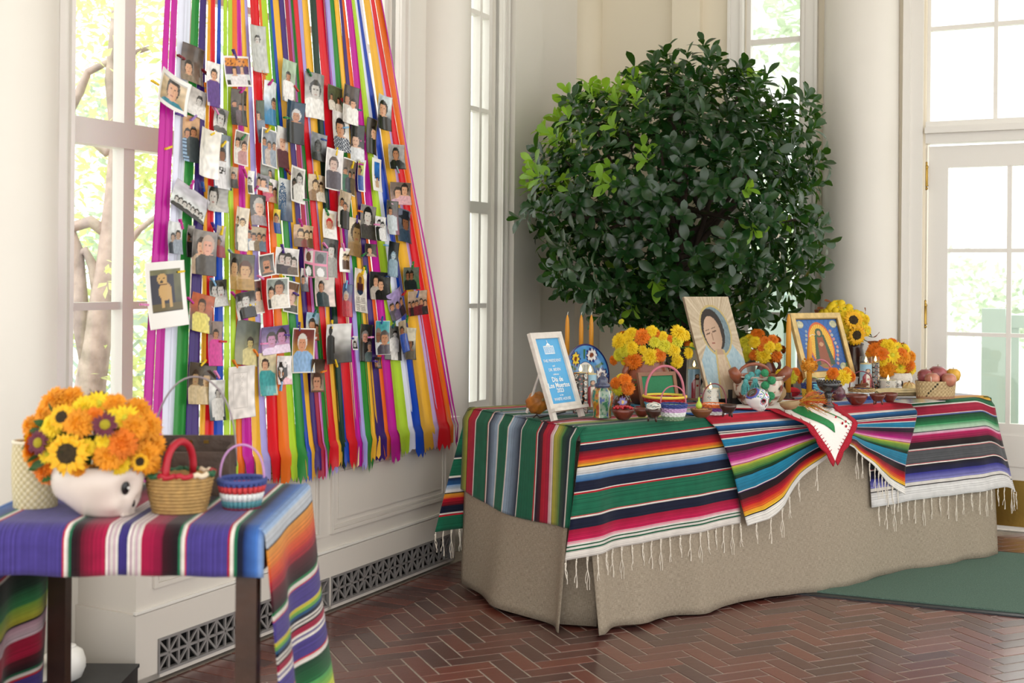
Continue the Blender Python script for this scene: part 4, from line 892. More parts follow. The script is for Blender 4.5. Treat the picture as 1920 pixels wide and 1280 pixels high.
 (588,495,42,54,6,'#e08aa9','#e08aa9',0,[],'pink sheet of four small animal photos'),
 (650,488,22,45,3,'#e6dccb','#d9cbb4',.16,[S(.36,.62,.15,'#5a4030'),S(.66,.62,.15,'#5a4030')],'white-bordered sepia photo of two standing men'),
 (693,469,22,24,2,'#3a3834','#4a443f',0,[P(.5,.5,.2,'#b9a08a')],'small dark portrait on a magenta ribbon'),
 (735,486,20,66,6,'#1f2226','#5a6a7a',0,[G(.6,.6,.2,'#8fa9b9','#b9cdd6','#8fa9b9')],'dark photo of a pale bluish dog'),
 (604,547,38,56,2,'#cfc4bc','#d9c4bc',0,[P(.45,.66,.15,'#2f3f44',SK2)],'photo of a man in a dark jacket seated at a table'),
 (568,525,14,44,4,'#e3e3e3','#4a4a52',0,[P(.5,.5,.3,'#4a4a52',SK2)],'narrow curled photo below the pink animal sheet'),
 (516,550,38,58,-3,'#8f9a94','#c9c0b4',.04,[P(.3,.5,.17,'#3a3634',SK,'#2a221e'),P(.66,.66,.19,'#ded8cc',SK2,'#1c1714')],'white-bordered photo of a bearded man in white and a woman'),
 (485,556,22,64,-5,'#5a2f2c','#4a2422',.08,[P(.5,.55,.3,'#b9a99a')],'reddish-brown framed portrait beside the bearded man'),
 (546,557,28,60,10,'#6a4a34','#a9a44a',.05,[P(.45,.55,.38,'#4a4a44','#e0b6a4','#6a4a34')],'close-up photo of a smiling brown-haired woman'),
 (648,563,20,62,6,'#4a5a7d','#a93f4a',0,[P(.5,.62,.24,'#b3404a','#cfa48a','#b9b4ae')],'narrow photo of an older person in a red cardigan'),
 (675,545,28,82,7,'#e6dfd6','#e8e2da',0,[],'pale memorial card with an oval portrait and printed lines'),
 (710,536,42,52,2,'#2f3032','#262424',0,[P(.35,.66,.14,'#b9b0a6',SK),P(.6,.54,.14,'#1c1a1a',SK)],'night photo of a couple sitting together'),
 (770,522,36,42,-2,'#6a6f64','#3f6a3a',0,[P(.3,.62,.13,'#262626',SK3),P(.55,.62,.13,'#1e2226',SK3)],'photo of people in black on green grass'),
 (745,570,30,54,-22,'#a08fc0','#3a3034',0,group(3,.48,.13,['#3a3440','#5a4a6a','#2a2630'],SK2),'tilted photo of a group under a violet sky'),
 (782,568,35,46,-3,'#b9a08a','#5a1420',0,group(5,.5,.09,['#5a1a24','#2a2224','#6a2028'],SK2,seed=4),'crowded photo of a family in dark red'),
 (403,644,26,84,4,'#8a7a74','#c4338f',0,[P(.55,.7,.2,'#cc3a94',SK2)],'tall photo of a woman in a bright pink dress'),
 (465,643,42,84,9,'#4a5248','#8f8f6a',0,[P(.6,.5,.14,'#cfc48a','#b9a86a')],'tilted greenish photo of a seated figure crossed by glare'),
 (518,637,46,52,-3,'#5a4a7d','#b98fc0',0,[P(.34,.5,.17,'#d9c4e0','#b97fa4'),P(.7,.58,.18,'#e3cfe6','#b97fa4')],'violet-tinted photo of a couple'),
 (566,657,44,84,3,'#7a2f2a','#d9b23a',.03,[P(.5,.66,.2,'#8fb6e0','#d99a7a','#dcd8d2')],'photo of a white-haired man in a light blue shirt with a plate of cake'),
 (588,612,26,52,5,'#8fb0c4','#b9a47a',0,[P(.4,.55,.24,'#1c1818',SK2,'#171212'),P(.8,.4,.2,'#b96a4a',SK2)],'photo of two women with long black hair'),
 (629,644,52,74,0,'#e3e3e1','#4a4a4c',0,[G(.26,.82,.09,'#303032','#303032','#303032')],'black and white photo of a standing figure in silhouette by a pale wall'),
 (665,643,11,26,3,'#dcdcda','#3a3a3a',.1,[G(.5,.4,.3,'#2a2a2a')],'tiny grey photo under a purple clothespin'),
 (688,643,26,70,5,'#2a2c2c','#1c1c1e',0,[P(.35,.66,.22,'#1c1c1e','#c98f7a','#7d7a78'),P(.75,.4,.2,'#5a6a6a',SK,'#6a6664')],'dark photo of an elderly couple, the man in a black suit'),
 (713,633,30,64,2,'#3fa0a8','#5aa9b0',.03,[P(.32,.55,.24,'#dfe3e6',SK3,'#8a7a6a'),P(.75,.48,.24,'#4a4450',SK2,'#4a4646')],'photo of an older couple against a turquoise background'),
 (740,643,28,64,6,'#6a6a66','#4a4a48',0,[G(.5,.75,.13,'#e3e1dc')],'black and white photo of a child in white'),
 (753,632,18,60,-12,'#a08f74','#5a4a34',0,[P(.6,.7,.22,'#2f4fa4',SK3)],'narrow tilted photo of a person in a blue jersey'),
 (766,644,22,60,5,'#cfc9b4','#4a443c',0,[P(.5,.5,.34,'#5a5244',SK3,'#1e1a18','#d9d3be')],'photo of a smiling person in a white cowboy hat'),
 (497,702,30,80,2,'#e6d9b4','#a9b49c',0,[P(.5,.72,.2,'#4aa4a6',SK,'#3a2a22')],'photo of a woman in a sleeveless teal dress'),
 (526,694,32,54,4,'#e3dede','#dcd6d4',0,[P(.35,.4,.13,'#f0eeec',SK2),P(.7,.36,.13,'#e6b4c0',SK2)],'pale photo of a couple inside a dark heart outline'),
 (594,704,26,62,4,'#4a3a30','#8a7a6a',0,[P(.5,.3,.34,'#6a5040','#c48f72','#4a342a')],'brown close-up photo hung below the cake photo'),
 (376,719,52,78,7,'#4a4238','#54493c',0,[S(.3,.62,.15,'#cbb894','#a98a62'),S(.7,.6,.15,'#c9b48c','#b9986a')],'dark sepia photo of a family holding a child'),
 (409,750,30,76,3,'#dcdcd9','#24363c',0,[G(.5,.66,.16,'#c9c7c2','#a9a49c')],'photo of a pale statue above a dark teal base'),
 (452,735,48,98,0,'#e8e3df','#e6e0dc',0,[],'blank cream card with a faint pencil drawing under an orange clothespin'),
 (705,680,12,22,4,'#3a2a24','#4a3a34',0,[P(.5,.55,.4,'#2a201c',SK3)],'tiny dark oval picture under the elderly couple'),
]
def hue(c): return C(c) if isinstance(c, str) else c
PHM = printmat('photo_print', 0.22, 0.5, coat=0.3)
WHITE = C('#f3f1ee')
def photo_col(spec, idx):
    px, py, w, h, rot, c1, c2, bd, ppl, lab = spec
    c1, c2 = C(c1), C(c2); ppl = [(x, y, r, C(s), C(hr), C(cl), C(ht) if ht else None) for x, y, r, s, hr, cl, ht in ppl]
    ww = w / 0.62
    def f(u, v):
        bu, bv = bd, bd * ww / h
        if bd and (u < bu or u > 1 - bu or v < bv * (2.2 if idx == 50 else 1) or v > 1 - bv): return WHITE
        c = mixc(c2, c1, sstep(0.15, 0.85, v))
        n = 0.5 + noise.noise((u * 6, v * 8, idx * 3.1)); k = 0.82 + 0.36 * n
        c = tuple(min(1, q * k) for q in c[:3]) + (1,)
        if idx == 50:                                      # dog
            bx, by = u - .48, v - .52
            if v < .26: return C('#2c2622')
            if v < .36: c = C('#5e5230')
            elif u < .72 and v < .8: c = C('#23263c')
            legs = (abs(u - .40) < .035 or abs(u - .60) < .035) and .30 < v < .5
            body = (bx / .17) ** 2 + ((v - .55) / .14) ** 2 < 1
            head = ((u - .42) / .13) ** 2 + ((v - .74) / .085) ** 2 < 1 or ((u - .45) / .1) ** 2 + ((v - .65) / .09) ** 2 < 1
            if legs or body or head:
                c = C('#c7a063')
                if ((u - .40) / .035) ** 2 + ((v - .70) / .022) ** 2 < 1: c = C('#1a1412')
                if abs(abs(u - .41) - .055) < .018 and abs(v - .755) < .01: c = C('#1a1412')
                if abs(v - .655) < .01 and abs(u - .44) < .09: c = C('#5a3a2a')
            return c
        if idx == 4:                                       # altar photo
            if v > .68: return C('#e08a22') if noise.noise((u * 14, v * 14, 1)) > -.2 else C('#7a3a12')
            if v > .42: c = C('#4a2a66')
            elif v > .22: c = C('#d9e0e3')
            else: c = C('#1c1e22')
        if idx == 10:
            if abs(u - .78) < .12 and v < .9 and u > .72: return C('#eef2f6')
            for dx in (.40, .58):                          # number 54 on the jersey
                lu, lv = (u - dx) / .16 + .5, (v - .34) / .13 + .5
                if 0 <= lu <= 1 and 0 <= lv <= 1:
                    if dx == .40: on_ = lv > .82 or (.45 < lv < .62) or lv < .18 or (lu < .3 and lv > .5) or (lu > .7 and lv < .55)
                    else: on_ = lu > .65 or (.3 < lv < .5) or (lu < .3 and lv > .4)
                    if on_: return C('#16181c')
            if v < .2: c = C('#27486a')
        if idx == 66:
            gu, gv = (u * 2) % 1, (v * 2) % 1
            if gu < .08 or gu > .92 or gv < .08 or gv > .92: return C('#e08aa9')
            q = (int(u * 2) + 2 * int(v * 2)); bgc = [C('#2f4a34'), C('#8f8d8c'), C('#d9d2cc'), C('#7d8084')][q]
            if ((gu - .5) / .26) ** 2 + ((gv - .45) / .34) ** 2 < 1: return C('#e3e3e3') if q < 2 else C('#6a4a3a') if q == 2 else C('#3f4446')
            return bgc
        if idx == 76:                                      # memorial card
            e = ((u - .5) / .34) ** 2 + ((v - .66) / .26) ** 2
            if e < 1:
                c = C('#c99a3a')
                if ((u - .5) / .14) ** 2 + ((v - .74) / .09) ** 2 < 1: c = C('#6a4430')
                elif v < .68 and abs(u - .5) < .26: c = C('#4a1f26') if v > .5 else C('#23304a')
                return c
            if v < .34 and .12 < u < .88 and (v * 24) % 1 < .38 and noise.noise((u * 30, int(v * 24) * 5, 2)) > -.25: return C('#8a807a')
            return c
        if idx == 85:
            if v < .12 and ((u - .45) / .3) ** 2 + ((v - .12) / .09) ** 2 < 1: return C('#e6e6e6')
        if idx == 87 and v < .34: c = C('#4a4a4c') if v < .30 + .0 * u else C('#77777a')
        if idx == 94:                                      # heart outline
            hx, hy = (u - .5) / .4, (v - .42) / .42
            q = (hx * hx + hy * hy - .5) ** 3 - hx * hx * hy ** 3 * 1.1
            if abs(q) < .03 and hy < .9: return C('#1c1a1c')
        if idx == 98:
            fr_ = (abs(u - .2) < .012 or abs(u - .72) < .012) and .2 < v < .88 or (abs(v - .2) < .008 or abs(v - .88) < .008) and .2 < u < .72
            if fr_ or (.35 < u < .6 and .5 < v < .85 and noise.noise((u * 30, v * 40, 4)) > .32): return C('#cfc9c4')
            return c
        if idx == 1 and v > .84 and .12 < u < .92 and (v * 50) % 1 < .4: return C('#bdbab6')
        if idx == 32 and ((u - .35) / .3) ** 2 + ((v - .5) / .42) ** 2 < 1 and noise.noise((u * 16, v * 22, 5)) > -.1: c = C('#3a5a7d')
        for (x, y, r, s, hr, cl_, ht) in ppl:
            X = (u - x) * ww; Y = (v - y) * h; rr = r * ww
            if Y < -0.75 * rr:
                hw = rr * (0.55 + 1.65 * min(1.0, max(0, (-Y / rr - 0.85)) / 0.8) ** 0.6) if -Y / rr > 0.85 else rr * 0.45
                if -Y > rr * 5.5: hw *= 0.75
                if abs(X) < hw:
                    c = s if -Y / rr < 1.0 else cl_
                    if -Y / rr > 1.0:
                        k = 0.85 + 0.3 * (0.5 + noise.noise((u * 12, v * 12, idx + 9)))
                        c = tuple(min(1, q * k) for q in cl_[:3]) + (1,)
                        if idx == 21 and (int(u * 22) + int(v * 30)) % 3 == 0: c = C('#c9ced6')
                        if idx == 8 and x < .5 and int(v * 26) % 2: c = C('#3a4f6a')
            if (X / (1.08 * rr)) ** 2 + ((Y - .18 * rr) / (1.15 * rr)) ** 2 < 1: c = hr
            if (X / (0.80 * rr)) ** 2 + ((Y + .08 * rr) / (1.0 * rr)) ** 2 < 1 and Y < .62 * rr: 
                c = s
                if rr > 5:
                    if abs(abs(X) - .32 * rr) < .14 * rr and abs(Y - .12 * rr) < .07 * rr: c = mixc(s, C('#2a1c16'), .75)
                    elif abs(X) < .24 * rr and abs(Y + .52 * rr) < .06 * rr: c = mixc(s, C('#9a4a44'), .7)
                    elif X > .1 * rr and abs(X) < .2 * rr and -.3 * rr < Y < .05 * rr: c = tuple(q * .8 for q in s[:3]) + (1,)
                    elif X > .45 * rr: c = tuple(q * .86 for q in s[:3]) + (1,)
                if idx == 54 and abs(X) < .5 * rr and abs(Y + .34 * rr) < .12 * rr: c = C('#2a2422')
            if ht and ((X / (1.7 * rr)) ** 2 + ((Y - .75 * rr) / (.32 * rr)) ** 2 < 1 or (abs(X) < .95 * rr and .6 * rr < Y < 1.7 * rr)): c = ht
        return c
    return f
ppm = lambda p, e: (Vector(pix(p + e * 0.05)) - Vector(pix(p - e * 0.05))).length / 0.1
PHPOS = []
for i, sp in enumerate(PH):
    px, py, w, h, rot, c1, c2, bd, ppl, lab = sp
    off = 0.020 + 0.0022 * (i * 7 % 11)
    p = plane_hit(px, py, rp0 + ren * off, ren)
    W2 = w / ppm(p, rex); H2 = h / ppm(p, rez)
    b = MB(); nu = max(8, min(40, int(w / 1.1))); nv = max(10, min(64, int(h / 1.5))); rg = random.Random(i * 5 + 1); curl = rg.uniform(-0.012, 0.02)
    fc = photo_col(sp, i)
    def pf(u, v): return ((u - .5) * W2, -curl * (2 * (u - .5)) ** 2 * 0.8 - 0.004 * (2 * (v - .5)) ** 2, (v - .5) * H2)
    b.grid(pf, nu, nv, colfn=fc)
    n0 = len(b.v)
    o = b.build('photograph', PHM, None, smooth=True, thick=0.0006)
    Mx = Matrix((( rex.x, -ren.x, rez.x, p.x), (rex.y, -ren.y, rez.y, p.y), (rex.z, -ren.z, rez.z, p.z), (0, 0, 0, 1)))
    o.matrix_world = Mx @ Matrix.Rotation(R(rot * 0.9), 4, 'Y') @ Matrix.Rotation(R(rg.uniform(-7, 7)), 4, 'Z') @ Matrix.Rotation(R(rg.uniform(-3, 2)), 4, 'X')
    tag(o, lab, 'photo', 'photographs clipped to the ribbons')
    PHPOS.append((px, py, off))
# ------------------------------------------------------------------ mini clothespins
PC = {'maroon': '#7d1226', 'yellow': '#ecc81f', 'purple': '#4a2a86', 'lilac': '#9a78c0', 'orange': '#e8821f', 'magenta': '#c0238f', 'green': '#1f7a3c', 'red': '#c22a2a', 'teal': '#2a6a72', 'light blue': '#7fb4dc', 'blue': '#2a4f9a', 'pink': '#e38abf', 'grey-blue': '#8fa9b4'}
PINS = [('maroon',340,107,15,0),('maroon',385,136,32,0),('yellow',291,155,18,1),('purple',337,215,8,1),('lilac',363,221,-35,2),('orange',386,164,88,2),('purple',440,101,60,4),('orange',495,137,10,5),('magenta',508,154,-45,13),('magenta',455,169,-40,6),('pink',405,207,45,7),('yellow',316,277,-20,-1),('yellow',400,250,-25,9),('yellow',419,270,-40,10),('green',456,257,-40,12),('yellow',503,243,-40,14),('green',538,221,0,17),('green',580,136,45,18),('red',555,166,30,16),('red',644,191,55,19),('teal',673,206,0,20),('orange',655,231,0,22),('magenta',668,233,4,22),('light blue',649,239,-10,21),('blue',607,262,5,27),('pink',679,265,0,22),('yellow',631,284,-68,28),('yellow',661,309,-62,29),('magenta',676,308,0,30),('grey-blue',745,318,50,25),('maroon',541,322,32,31),('yellow',594,329,62,35),('magenta',460,325,60,39),('magenta',360,346,-62,37),('blue',381,350,75,38),('magenta',479,354,-40,34),('magenta',340,420,68,45),('grey-blue',434,474,42,49),('red',467,422,60,44),('yellow',416,432,-70,48),('purple',401,425,60,48),('magenta',564,417,58,56),('purple',530,466,72,55),('pink',581,468,-10,66),('green',613,397,52,57),('pink',610,460,35,65),('orange',675,396,6,60),('purple',669,411,-75,59),('pink',644,463,65,67),('green',682,477,-25,68),('pink',707,421,0,61),('light blue',725,460,6,69),('blue',727,518,0,77),('green',574,375,0,31),('yellow',339,509,-6,50),('pink',271,571,4,50),('magenta',357,563,35,51),('magenta',439,553,42,53),('yellow',473,571,-5,53),('pink',489,520,22,54),('yellow',529,522,60,74),('light blue',400,528,50,52),('purple',555,551,18,74),('light blue',649,533,-62,75),('yellow',681,508,-60,76),('green',686,505,70,77),('green',774,497,-68,78),('blue',783,551,-62,80),('red',758,549,-35,79),('pink',496,644,0,83),('yellow',622,608,-75,86),('blue',716,600,-62,89),('green',763,598,-65,92),('teal',738,608,-55,90),('purple',658,634,6,87),('pink',696,632,0,89),('purple',538,628,6,83),('red',418,640,4,81),('purple',561,612,-75,84),('teal',590,587,-50,85),('yellow',381,680,-30,96),('orange',441,682,55,98),('orange',480,661,45,82),('pink',407,702,50,97),('light blue',527,724,-75,94),('yellow',630,681,60,86),('orange',607,696,-8,95),('purple',703,677,8,99)]
def pin_meshes(m):
    a = MB(); a.box((0, -0.0025, 0), (0.034, 0.0032, 0.0062), rot=Matrix.Rotation(0.07, 3, 'Z')); 
    c = MB(); c.box((0, 0.0025, 0), (0.034, 0.0032, 0.0062), rot=Matrix.Rotation(-0.07, 3, 'Z'))
    s = MB(); s.tube([(0.002, 0, -0.0045), (0.002, 0, 0.0045)], 0.0030, 8)
    return a.mesh('prong', m), c.mesh('prong', m), s.mesh('spring', mat('pin_spring', '#b9b9b9', 0.3, 1.0))
PM = {k: pin_meshes(mat('pin_' + k.replace(' ', '_'), v, 0.45)) for k, v in PC.items()}
used = {}
for cn, px, py, an, pi in PINS:
    off = PHPOS[pi][2] if pi >= 0 else 0.006
    p = plane_hit(px, py, rp0 + ren * (off + 0.004), ren)
    if pi >= 0:
        dx, dy = px - PH[pi][0], py - PH[pi][1]
        where = ('left' if dx < 0 else 'right') if abs(dx) / PH[pi][2] > abs(dy) / PH[pi][3] else ('top' if dy < 0 else 'bottom')
        lab = '%s clothespin at the %s of the %s' % (cn, where, ' '.join(PH[pi][9].split()[:8]))
    else: lab = 'yellow clothespin on the bare magenta and white ribbons at the left edge'
    words = lab.split()
    while words[-1] in ('of', 'a', 'the', 'in', 'with', 'and', 'at', 'on', 'under', 'beside', 'below', 'near', 'by', 'before'): words.pop()
    lab = ' '.join(words)
    t = thing('clothespin', lab, 'clothespin', (0, 0, 0), 0, 'mini clothespins on the ribbons')
    Mx = Matrix(((rex.x, -ren.x, rez.x, p.x), (rex.y, -ren.y, rez.y, p.y), (rex.z, -ren.z, rez.z, p.z), (0, 0, 0, 1)))
    t.matrix_world = Mx @ Matrix.Rotation(R(an), 4, 'Y')
    for me in PM[cn]: meshobj(me.name.split('.')[0], me, t)
# ------------------------------------------------------------------ potted tree in the corner
TC = at(1262, 368, 6.25); TC = Vector((TC.x, 6.25, TC.z))
leaf_m = mat('glossy_leaf', '#183d1c', 0.26, var=0.4, vscale=3.0, trans=0.14, tcol='#6fa62a', spec=0.6)
leaf_y = mat('young_backlit_leaf', '#7fae32', 0.32, var=0.2, vscale=5.0, trans=0.35, tcol='#b5dd3c', spec=0.5)  # new growth colour, which also paints in the window's backlight
bark_d = mat('dark_bark', '#3a2c24', 0.85, var=0.35, vscale=14, bump=0.6, bscale=40)
tree = thing('potted_tree', 'large round-crowned evergreen tree with glossy oval leaves behind the altar', 'tree', (TC.x, TC.y, 0))
b = MB(); b.lathe([(0.17, 0.0), (0.19, 0.02), (0.225, 0.36), (0.245, 0.37), (0.245, 0.42), (0.225, 0.42), (0.215, 0.38), (0.0, 0.37)], 32); b.build('planter', mat('terracotta_pot', '#9a5a3c', 0.7, var=0.1), tree, smooth=True)
tk = MB(); tz = TC.z
tk.tube([(0, 0, 0.36), (0.02, 0.0, 0.7), (0.03, 0.02, 1.0), (0.05, 0.0, 1.25), (0.02, 0.02, 1.6), (0.0, 0.0, 2.0), (-0.03, 0.03, 2.3)], [0.06, 0.055, 0.055, 0.05, 0.04, 0.025, 0.012], 12); tk.build('trunk', bark_d, tree, smooth=True)
RX, RY, RZ = 0.745, 0.63, 0.715
def crown_r(d):
    e = 3.2
    r = (abs(d.x / RX) ** e + abs(d.y / RY) ** e + abs(d.z / RZ) ** e) ** (-1 / e)
    n = noise.noise((d.x * 2.3 + 5, d.y * 2.3, d.z * 2.3)); r *= 0.975 + 0.15 * n
    if d.z < -0.3 and d.x < 0: r *= 1 - 0.06 * min(1, -d.z * -d.x * 3)
    if d.z > 0.2 and d.x < 0: r *= 1 - 0.10 * min(1, d.z * -d.x * 2)
    if d.z > 0.3 and d.x > 0.3: r *= 1 - 0.03 * min(1, d.z * d.x * 2)
    if d.z > 0.4: r *= 1 - 0.06 * sstep(0.4, 0.9, d.z)
    return r
rgt = random.Random(42)
def leaf_geo(L_, w, bend, fold):
    n = 6; vs = []; fs = []
    prof = [0.08, 0.34, 0.62, 0.86, 0.98, 0.80, 0.0]
    for k in range(n + 1):
        t = k / n; z = bend * t * t * L_; hw = w * prof[k] / 2
        vs += [(-hw, t * L_, z + fold * hw), (0, t * L_, z), (hw, t * L_, z + fold * hw)]
    for k in range(n):
        a = k * 3; fs += [(a, a + 1, a + 4, a + 3), (a + 1, a + 2, a + 5, a + 4)]
    return vs, fs
LG = [leaf_geo(0.080, 0.040, -0.25, 0.25), leaf_geo(0.072, 0.038, -0.1, 0.3), leaf_geo(0.086, 0.043, -0.4, 0.2), leaf_geo(0.064, 0.034, 0.1, 0.35)]
LME = [[], []]
for vs_, fs_ in LG:
    for k, m_ in enumerate((leaf_m, leaf_y)):
        q = MB(); q.add(vs_, fs_); LME[k].append(q.mesh('leaf', m_, True))
leaves = []; tips = []
N_R = 720
for i in range(N_R):
    zz = 1 - 2 * (i + 0.5) / N_R; a = i * 2.399963; rr = math.sqrt(1 - zz * zz)
    d = Vector((rr * math.cos(a), rr * math.sin(a), zz)); d = (d + Vector((rgt.uniform(-.12, .12), rgt.uniform(-.12, .12), rgt.uniform(-.12, .12)))).normalized()
    if d.y > 0.75 and rgt.random() < 0.5: continue
    if (d - Vector((0.10, -0.95, -0.26)).normalized()).length < 0.20 and rgt.random() < 0.85: continue   # gap where the trunk shows
    k = rgt.choice((1.0, 0.98, 0.95, 0.90, 0.84, 0.76)) if rgt.random() > 0.12 else 1.05
    p = d * crown_r(d) * k; tips.append((p, d))
    ax = (d + Vector((0, 0, 0.35)) + Vector((rgt.uniform(-.4, .4), rgt.uniform(-.4, .4), rgt.uniform(-.4, .4)))).normalized()
    q = ax.to_track_quat('Z', 'Y').to_matrix().to_4x4()
    young = (d.x < -0.3 and d.z > 0.0 and rgt.random() < 0.6) or rgt.random() < 0.015  # mostly upper left, where window backlight is painted in as leaf colour
    nl = rgt.randint(7, 10); a0 = rgt.uniform(0, 6.28)
    for j in range(nl):
        low = j / nl; tilt = R(lerp(30, 105, low) + rgt.uniform(-12, 12)); an = a0 + j * 2.4
        M = Matrix.Translation(p - ax * (0.075 * low)) @ q @ Matrix.Rotation(an, 4, 'Z') @ Matrix.Rotation(math.pi / 2 - tilt, 4, 'X') @ Matrix.Rotation(rgt.uniform(-.3, .3), 4, 'Y')
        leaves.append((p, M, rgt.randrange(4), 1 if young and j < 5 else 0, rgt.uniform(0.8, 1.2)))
for i in range(1300):                                      # inner leaves that close the crown
    d = Vector((rgt.gauss(0, 1), rgt.gauss(0, 1), rgt.gauss(0, 1))).normalized(); p = d * crown_r(d) * rgt.uniform(0.45, 0.85)
    if d.y < -0.8 and abs(d.x) < .2 and -.5 < d.z < -.05: continue
    M = Matrix.Translation(p) @ Matrix.Rotation(rgt.uniform(0, 6.28), 4, 'Z') @ Matrix.Rotation(rgt.uniform(-1.2, 1.2), 4, 'X') @ Matrix.Rotation(rgt.uniform(0, 6.28), 4, 'Z')
    leaves.append((p, M, rgt.randrange(4), 0, rgt.uniform(0.8, 1.1)))
Ct = Matrix.Translation((0, 0, tz))
order = sorted(range(len(leaves)), key=lambda i: leaves[i][0].y + 0.15 * abs(leaves[i][0].x))
solo_l = set(order[:300]); st_a, st_b = MB(), MB()
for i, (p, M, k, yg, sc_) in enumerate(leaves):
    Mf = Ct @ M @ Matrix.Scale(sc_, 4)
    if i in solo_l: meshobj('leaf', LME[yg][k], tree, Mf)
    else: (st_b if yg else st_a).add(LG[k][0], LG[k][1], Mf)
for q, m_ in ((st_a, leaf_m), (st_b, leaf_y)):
    o = q.build('foliage' if q is st_a else 'young_backlit_foliage', m_, tree, smooth=True); o['kind'] = 'stuff'
for k in range(26):
    p, d = tips[(k * 19) % len(tips)]; base = Vector((0.03, 0.0, lerp(1.05, 1.9, k / 26) - tz))
    mid = base.lerp(p, 0.5) + Vector((0, 0, -0.06)); q = MB()
    q.tube([Ct @ base, Ct @ mid, Ct @ p], [0.018, 0.012, 0.004], 6); q.build('branch', bark_d, tree, smooth=True)
# dark twigs and leaf spray below the crown, left of the big marigold pot
# ------------------------------------------------------------------ flowers
def petal_ring(mb, n, r0, r1, w, z0, z1, rng, jit=0.15, cup=0.0, seg=2):
    for i in range(n):
        a = 2 * math.pi * (i + rng.uniform(-jit, jit) * 2) / n; ca, sa = math.cos(a), math.sin(a); s_ = rng.uniform(0.85, 1.12)
        def pt(r, z, off): return (r * ca - off * sa, r * sa + off * ca, z)
        rm = lerp(r0, r1 * s_, 0.55); zm = lerp(z0, z1, 0.5) + cup
        mb.add([pt(r0, z0, -w * .25), pt(r0, z0, w * .25), pt(rm, zm, w * .5), pt(rm, zm, -w * .5), pt(r1 * s_, z1, 0)], [(0, 1, 2, 3), (3, 2, 4)])
def marigold_mesh(m, seed):
    rg = random.Random(seed); b = MB()
    for k in range(9):                                     # unit radius pompom, facing +Z
        t = k / 8; el = lerp(-0.45, 1.40, t); r = math.cos(el)
        n = max(6, int(28 * max(0.2, r)))
        petal_ring(b, n, 0.30 * r, 1.0 * r + 0.05, 0.22, 0.10 + 0.25 * math.sin(max(0, el)), 0.05 + 0.62 * math.sin(el), rg, 0.3, cup=0.10)
    b.ball((0, 0, 0.02), 0.62, 10, 6, (1, 1, 0.75))
    return b.mesh('marigold', m, False)
def daisy_meshes(mp, mc, seed, n=18, rc=0.38, layers=2, dome=0.25):
    rg = random.Random(seed); b = MB()
    for k in range(layers): petal_ring(b, n, rc * 0.8, 1.0 - 0.1 * k, 0.24, 0.02 + 0.05 * k, 0.02 + 0.10 * k, rg, 0.25, cup=0.06)
    c = MB(); c.ball((0, 0, 0.02), rc, 14, 8, (1, 1, dome / rc)); 
    return b.mesh('petals', mp), c.mesh('flower_centre', mc, True)
FM = {'yellow': mat('marigold_yellow', '#f2d01c', 0.65, var=0.15, vscale=1.2, trans=0.2), 'orange': mat('marigold_orange', '#e67c0c', 0.65, var=0.2, vscale=1.2, trans=0.2), 'amber': mat('marigold_amber', '#ea9a12', 0.65, var=0.18, vscale=1.2, trans=0.2), 'green_yellow': mat('marigold_pale', '#dcd431', 0.65, var=0.2, vscale=1.2, trans=0.2)}
MAR = {k: [marigold_mesh(m, 3 + i) for i in range(3)] for k, m in FM.items()}
sun_p = mat('sunflower_petal', '#f4b912', 0.6, var=0.15, vscale=2, trans=0.2); sun_c = mat('sunflower_disc', '#45351a', 0.9, bump=0.8, bscale=60, var=0.4, vscale=6)
SUNF = daisy_meshes(sun_p, sun_c, 5, 20, 0.54, 2, 0.12)
mum_c = mat('mum_centre', '#b9a81f', 0.8, bump=0.6, bscale=60); mar_p = mat('maroon_petal', '#5c0f2c', 0.6, var=0.2)
GERB = daisy_meshes(mar_p, mum_c, 6, 22, 0.42, 2, 0.25)
YMUM = daisy_meshes(FM['yellow'], FM['green_yellow'], 8, 16, 0.30, 3, 0.25)
leafg = mat('stem_leaf', '#37602a', 0.5, var=0.3, vscale=8, trans=0.2)
oakm = mat('autumn_leaf', '#8a4a1c', 0.6, var=0.4, vscale=8, trans=0.25)
def bouquet_leaf(m, L_, w): 
    q = MB(); vs_, fs_ = leaf_geo(L_, w, -0.3, 0.2); q.add(vs_, fs_); return q.mesh('leaf', m, True)
BLF = bouquet_leaf(leafg, 1.0, 0.38); OLF = bouquet_leaf(oakm, 1.0, 0.6)
def put_flower(root, kind, p, d, r, rng):
    q = Vector(d).normalized().to_track_quat('Z', 'Y').to_matrix().to_4x4()
    M = Matrix.Translation(p) @ q @ Matrix.Rotation(rng.uniform(0, 6.28), 4, 'Z') @ Matrix.Scale(r, 4)
    if kind in MAR: meshobj('marigold', rng.choice(MAR[kind]), root, M)
    elif kind == 'leaf': meshobj('leaf', BLF, root, M @ Matrix.Rotation(R(70), 4, 'X'))
    elif kind == 'oak': meshobj('autumn_leaf', OLF, root, M @ Matrix.Rotation(R(60), 4, 'X'))
    elif kind == 'button':
        o = MB(); o.ball((0, 0, 0), 1, 10, 7, (1, 1, .7)); meshobj('button_flower', o.mesh('button_flower', FM['yellow'], True), root, M)
    else:
        pm, cm = {'sunflower': SUNF, 'gerbera': GERB, 'mum': YMUM}[kind]
        o = meshobj({'sunflower': 'sunflower', 'gerbera': 'maroon_daisy', 'mum': 'chrysanthemum'}[kind], pm, root, M); meshobj('flower_centre', cm, o)
def at_plane(px, py, Y): return CAMP + ray(px, py) * Y
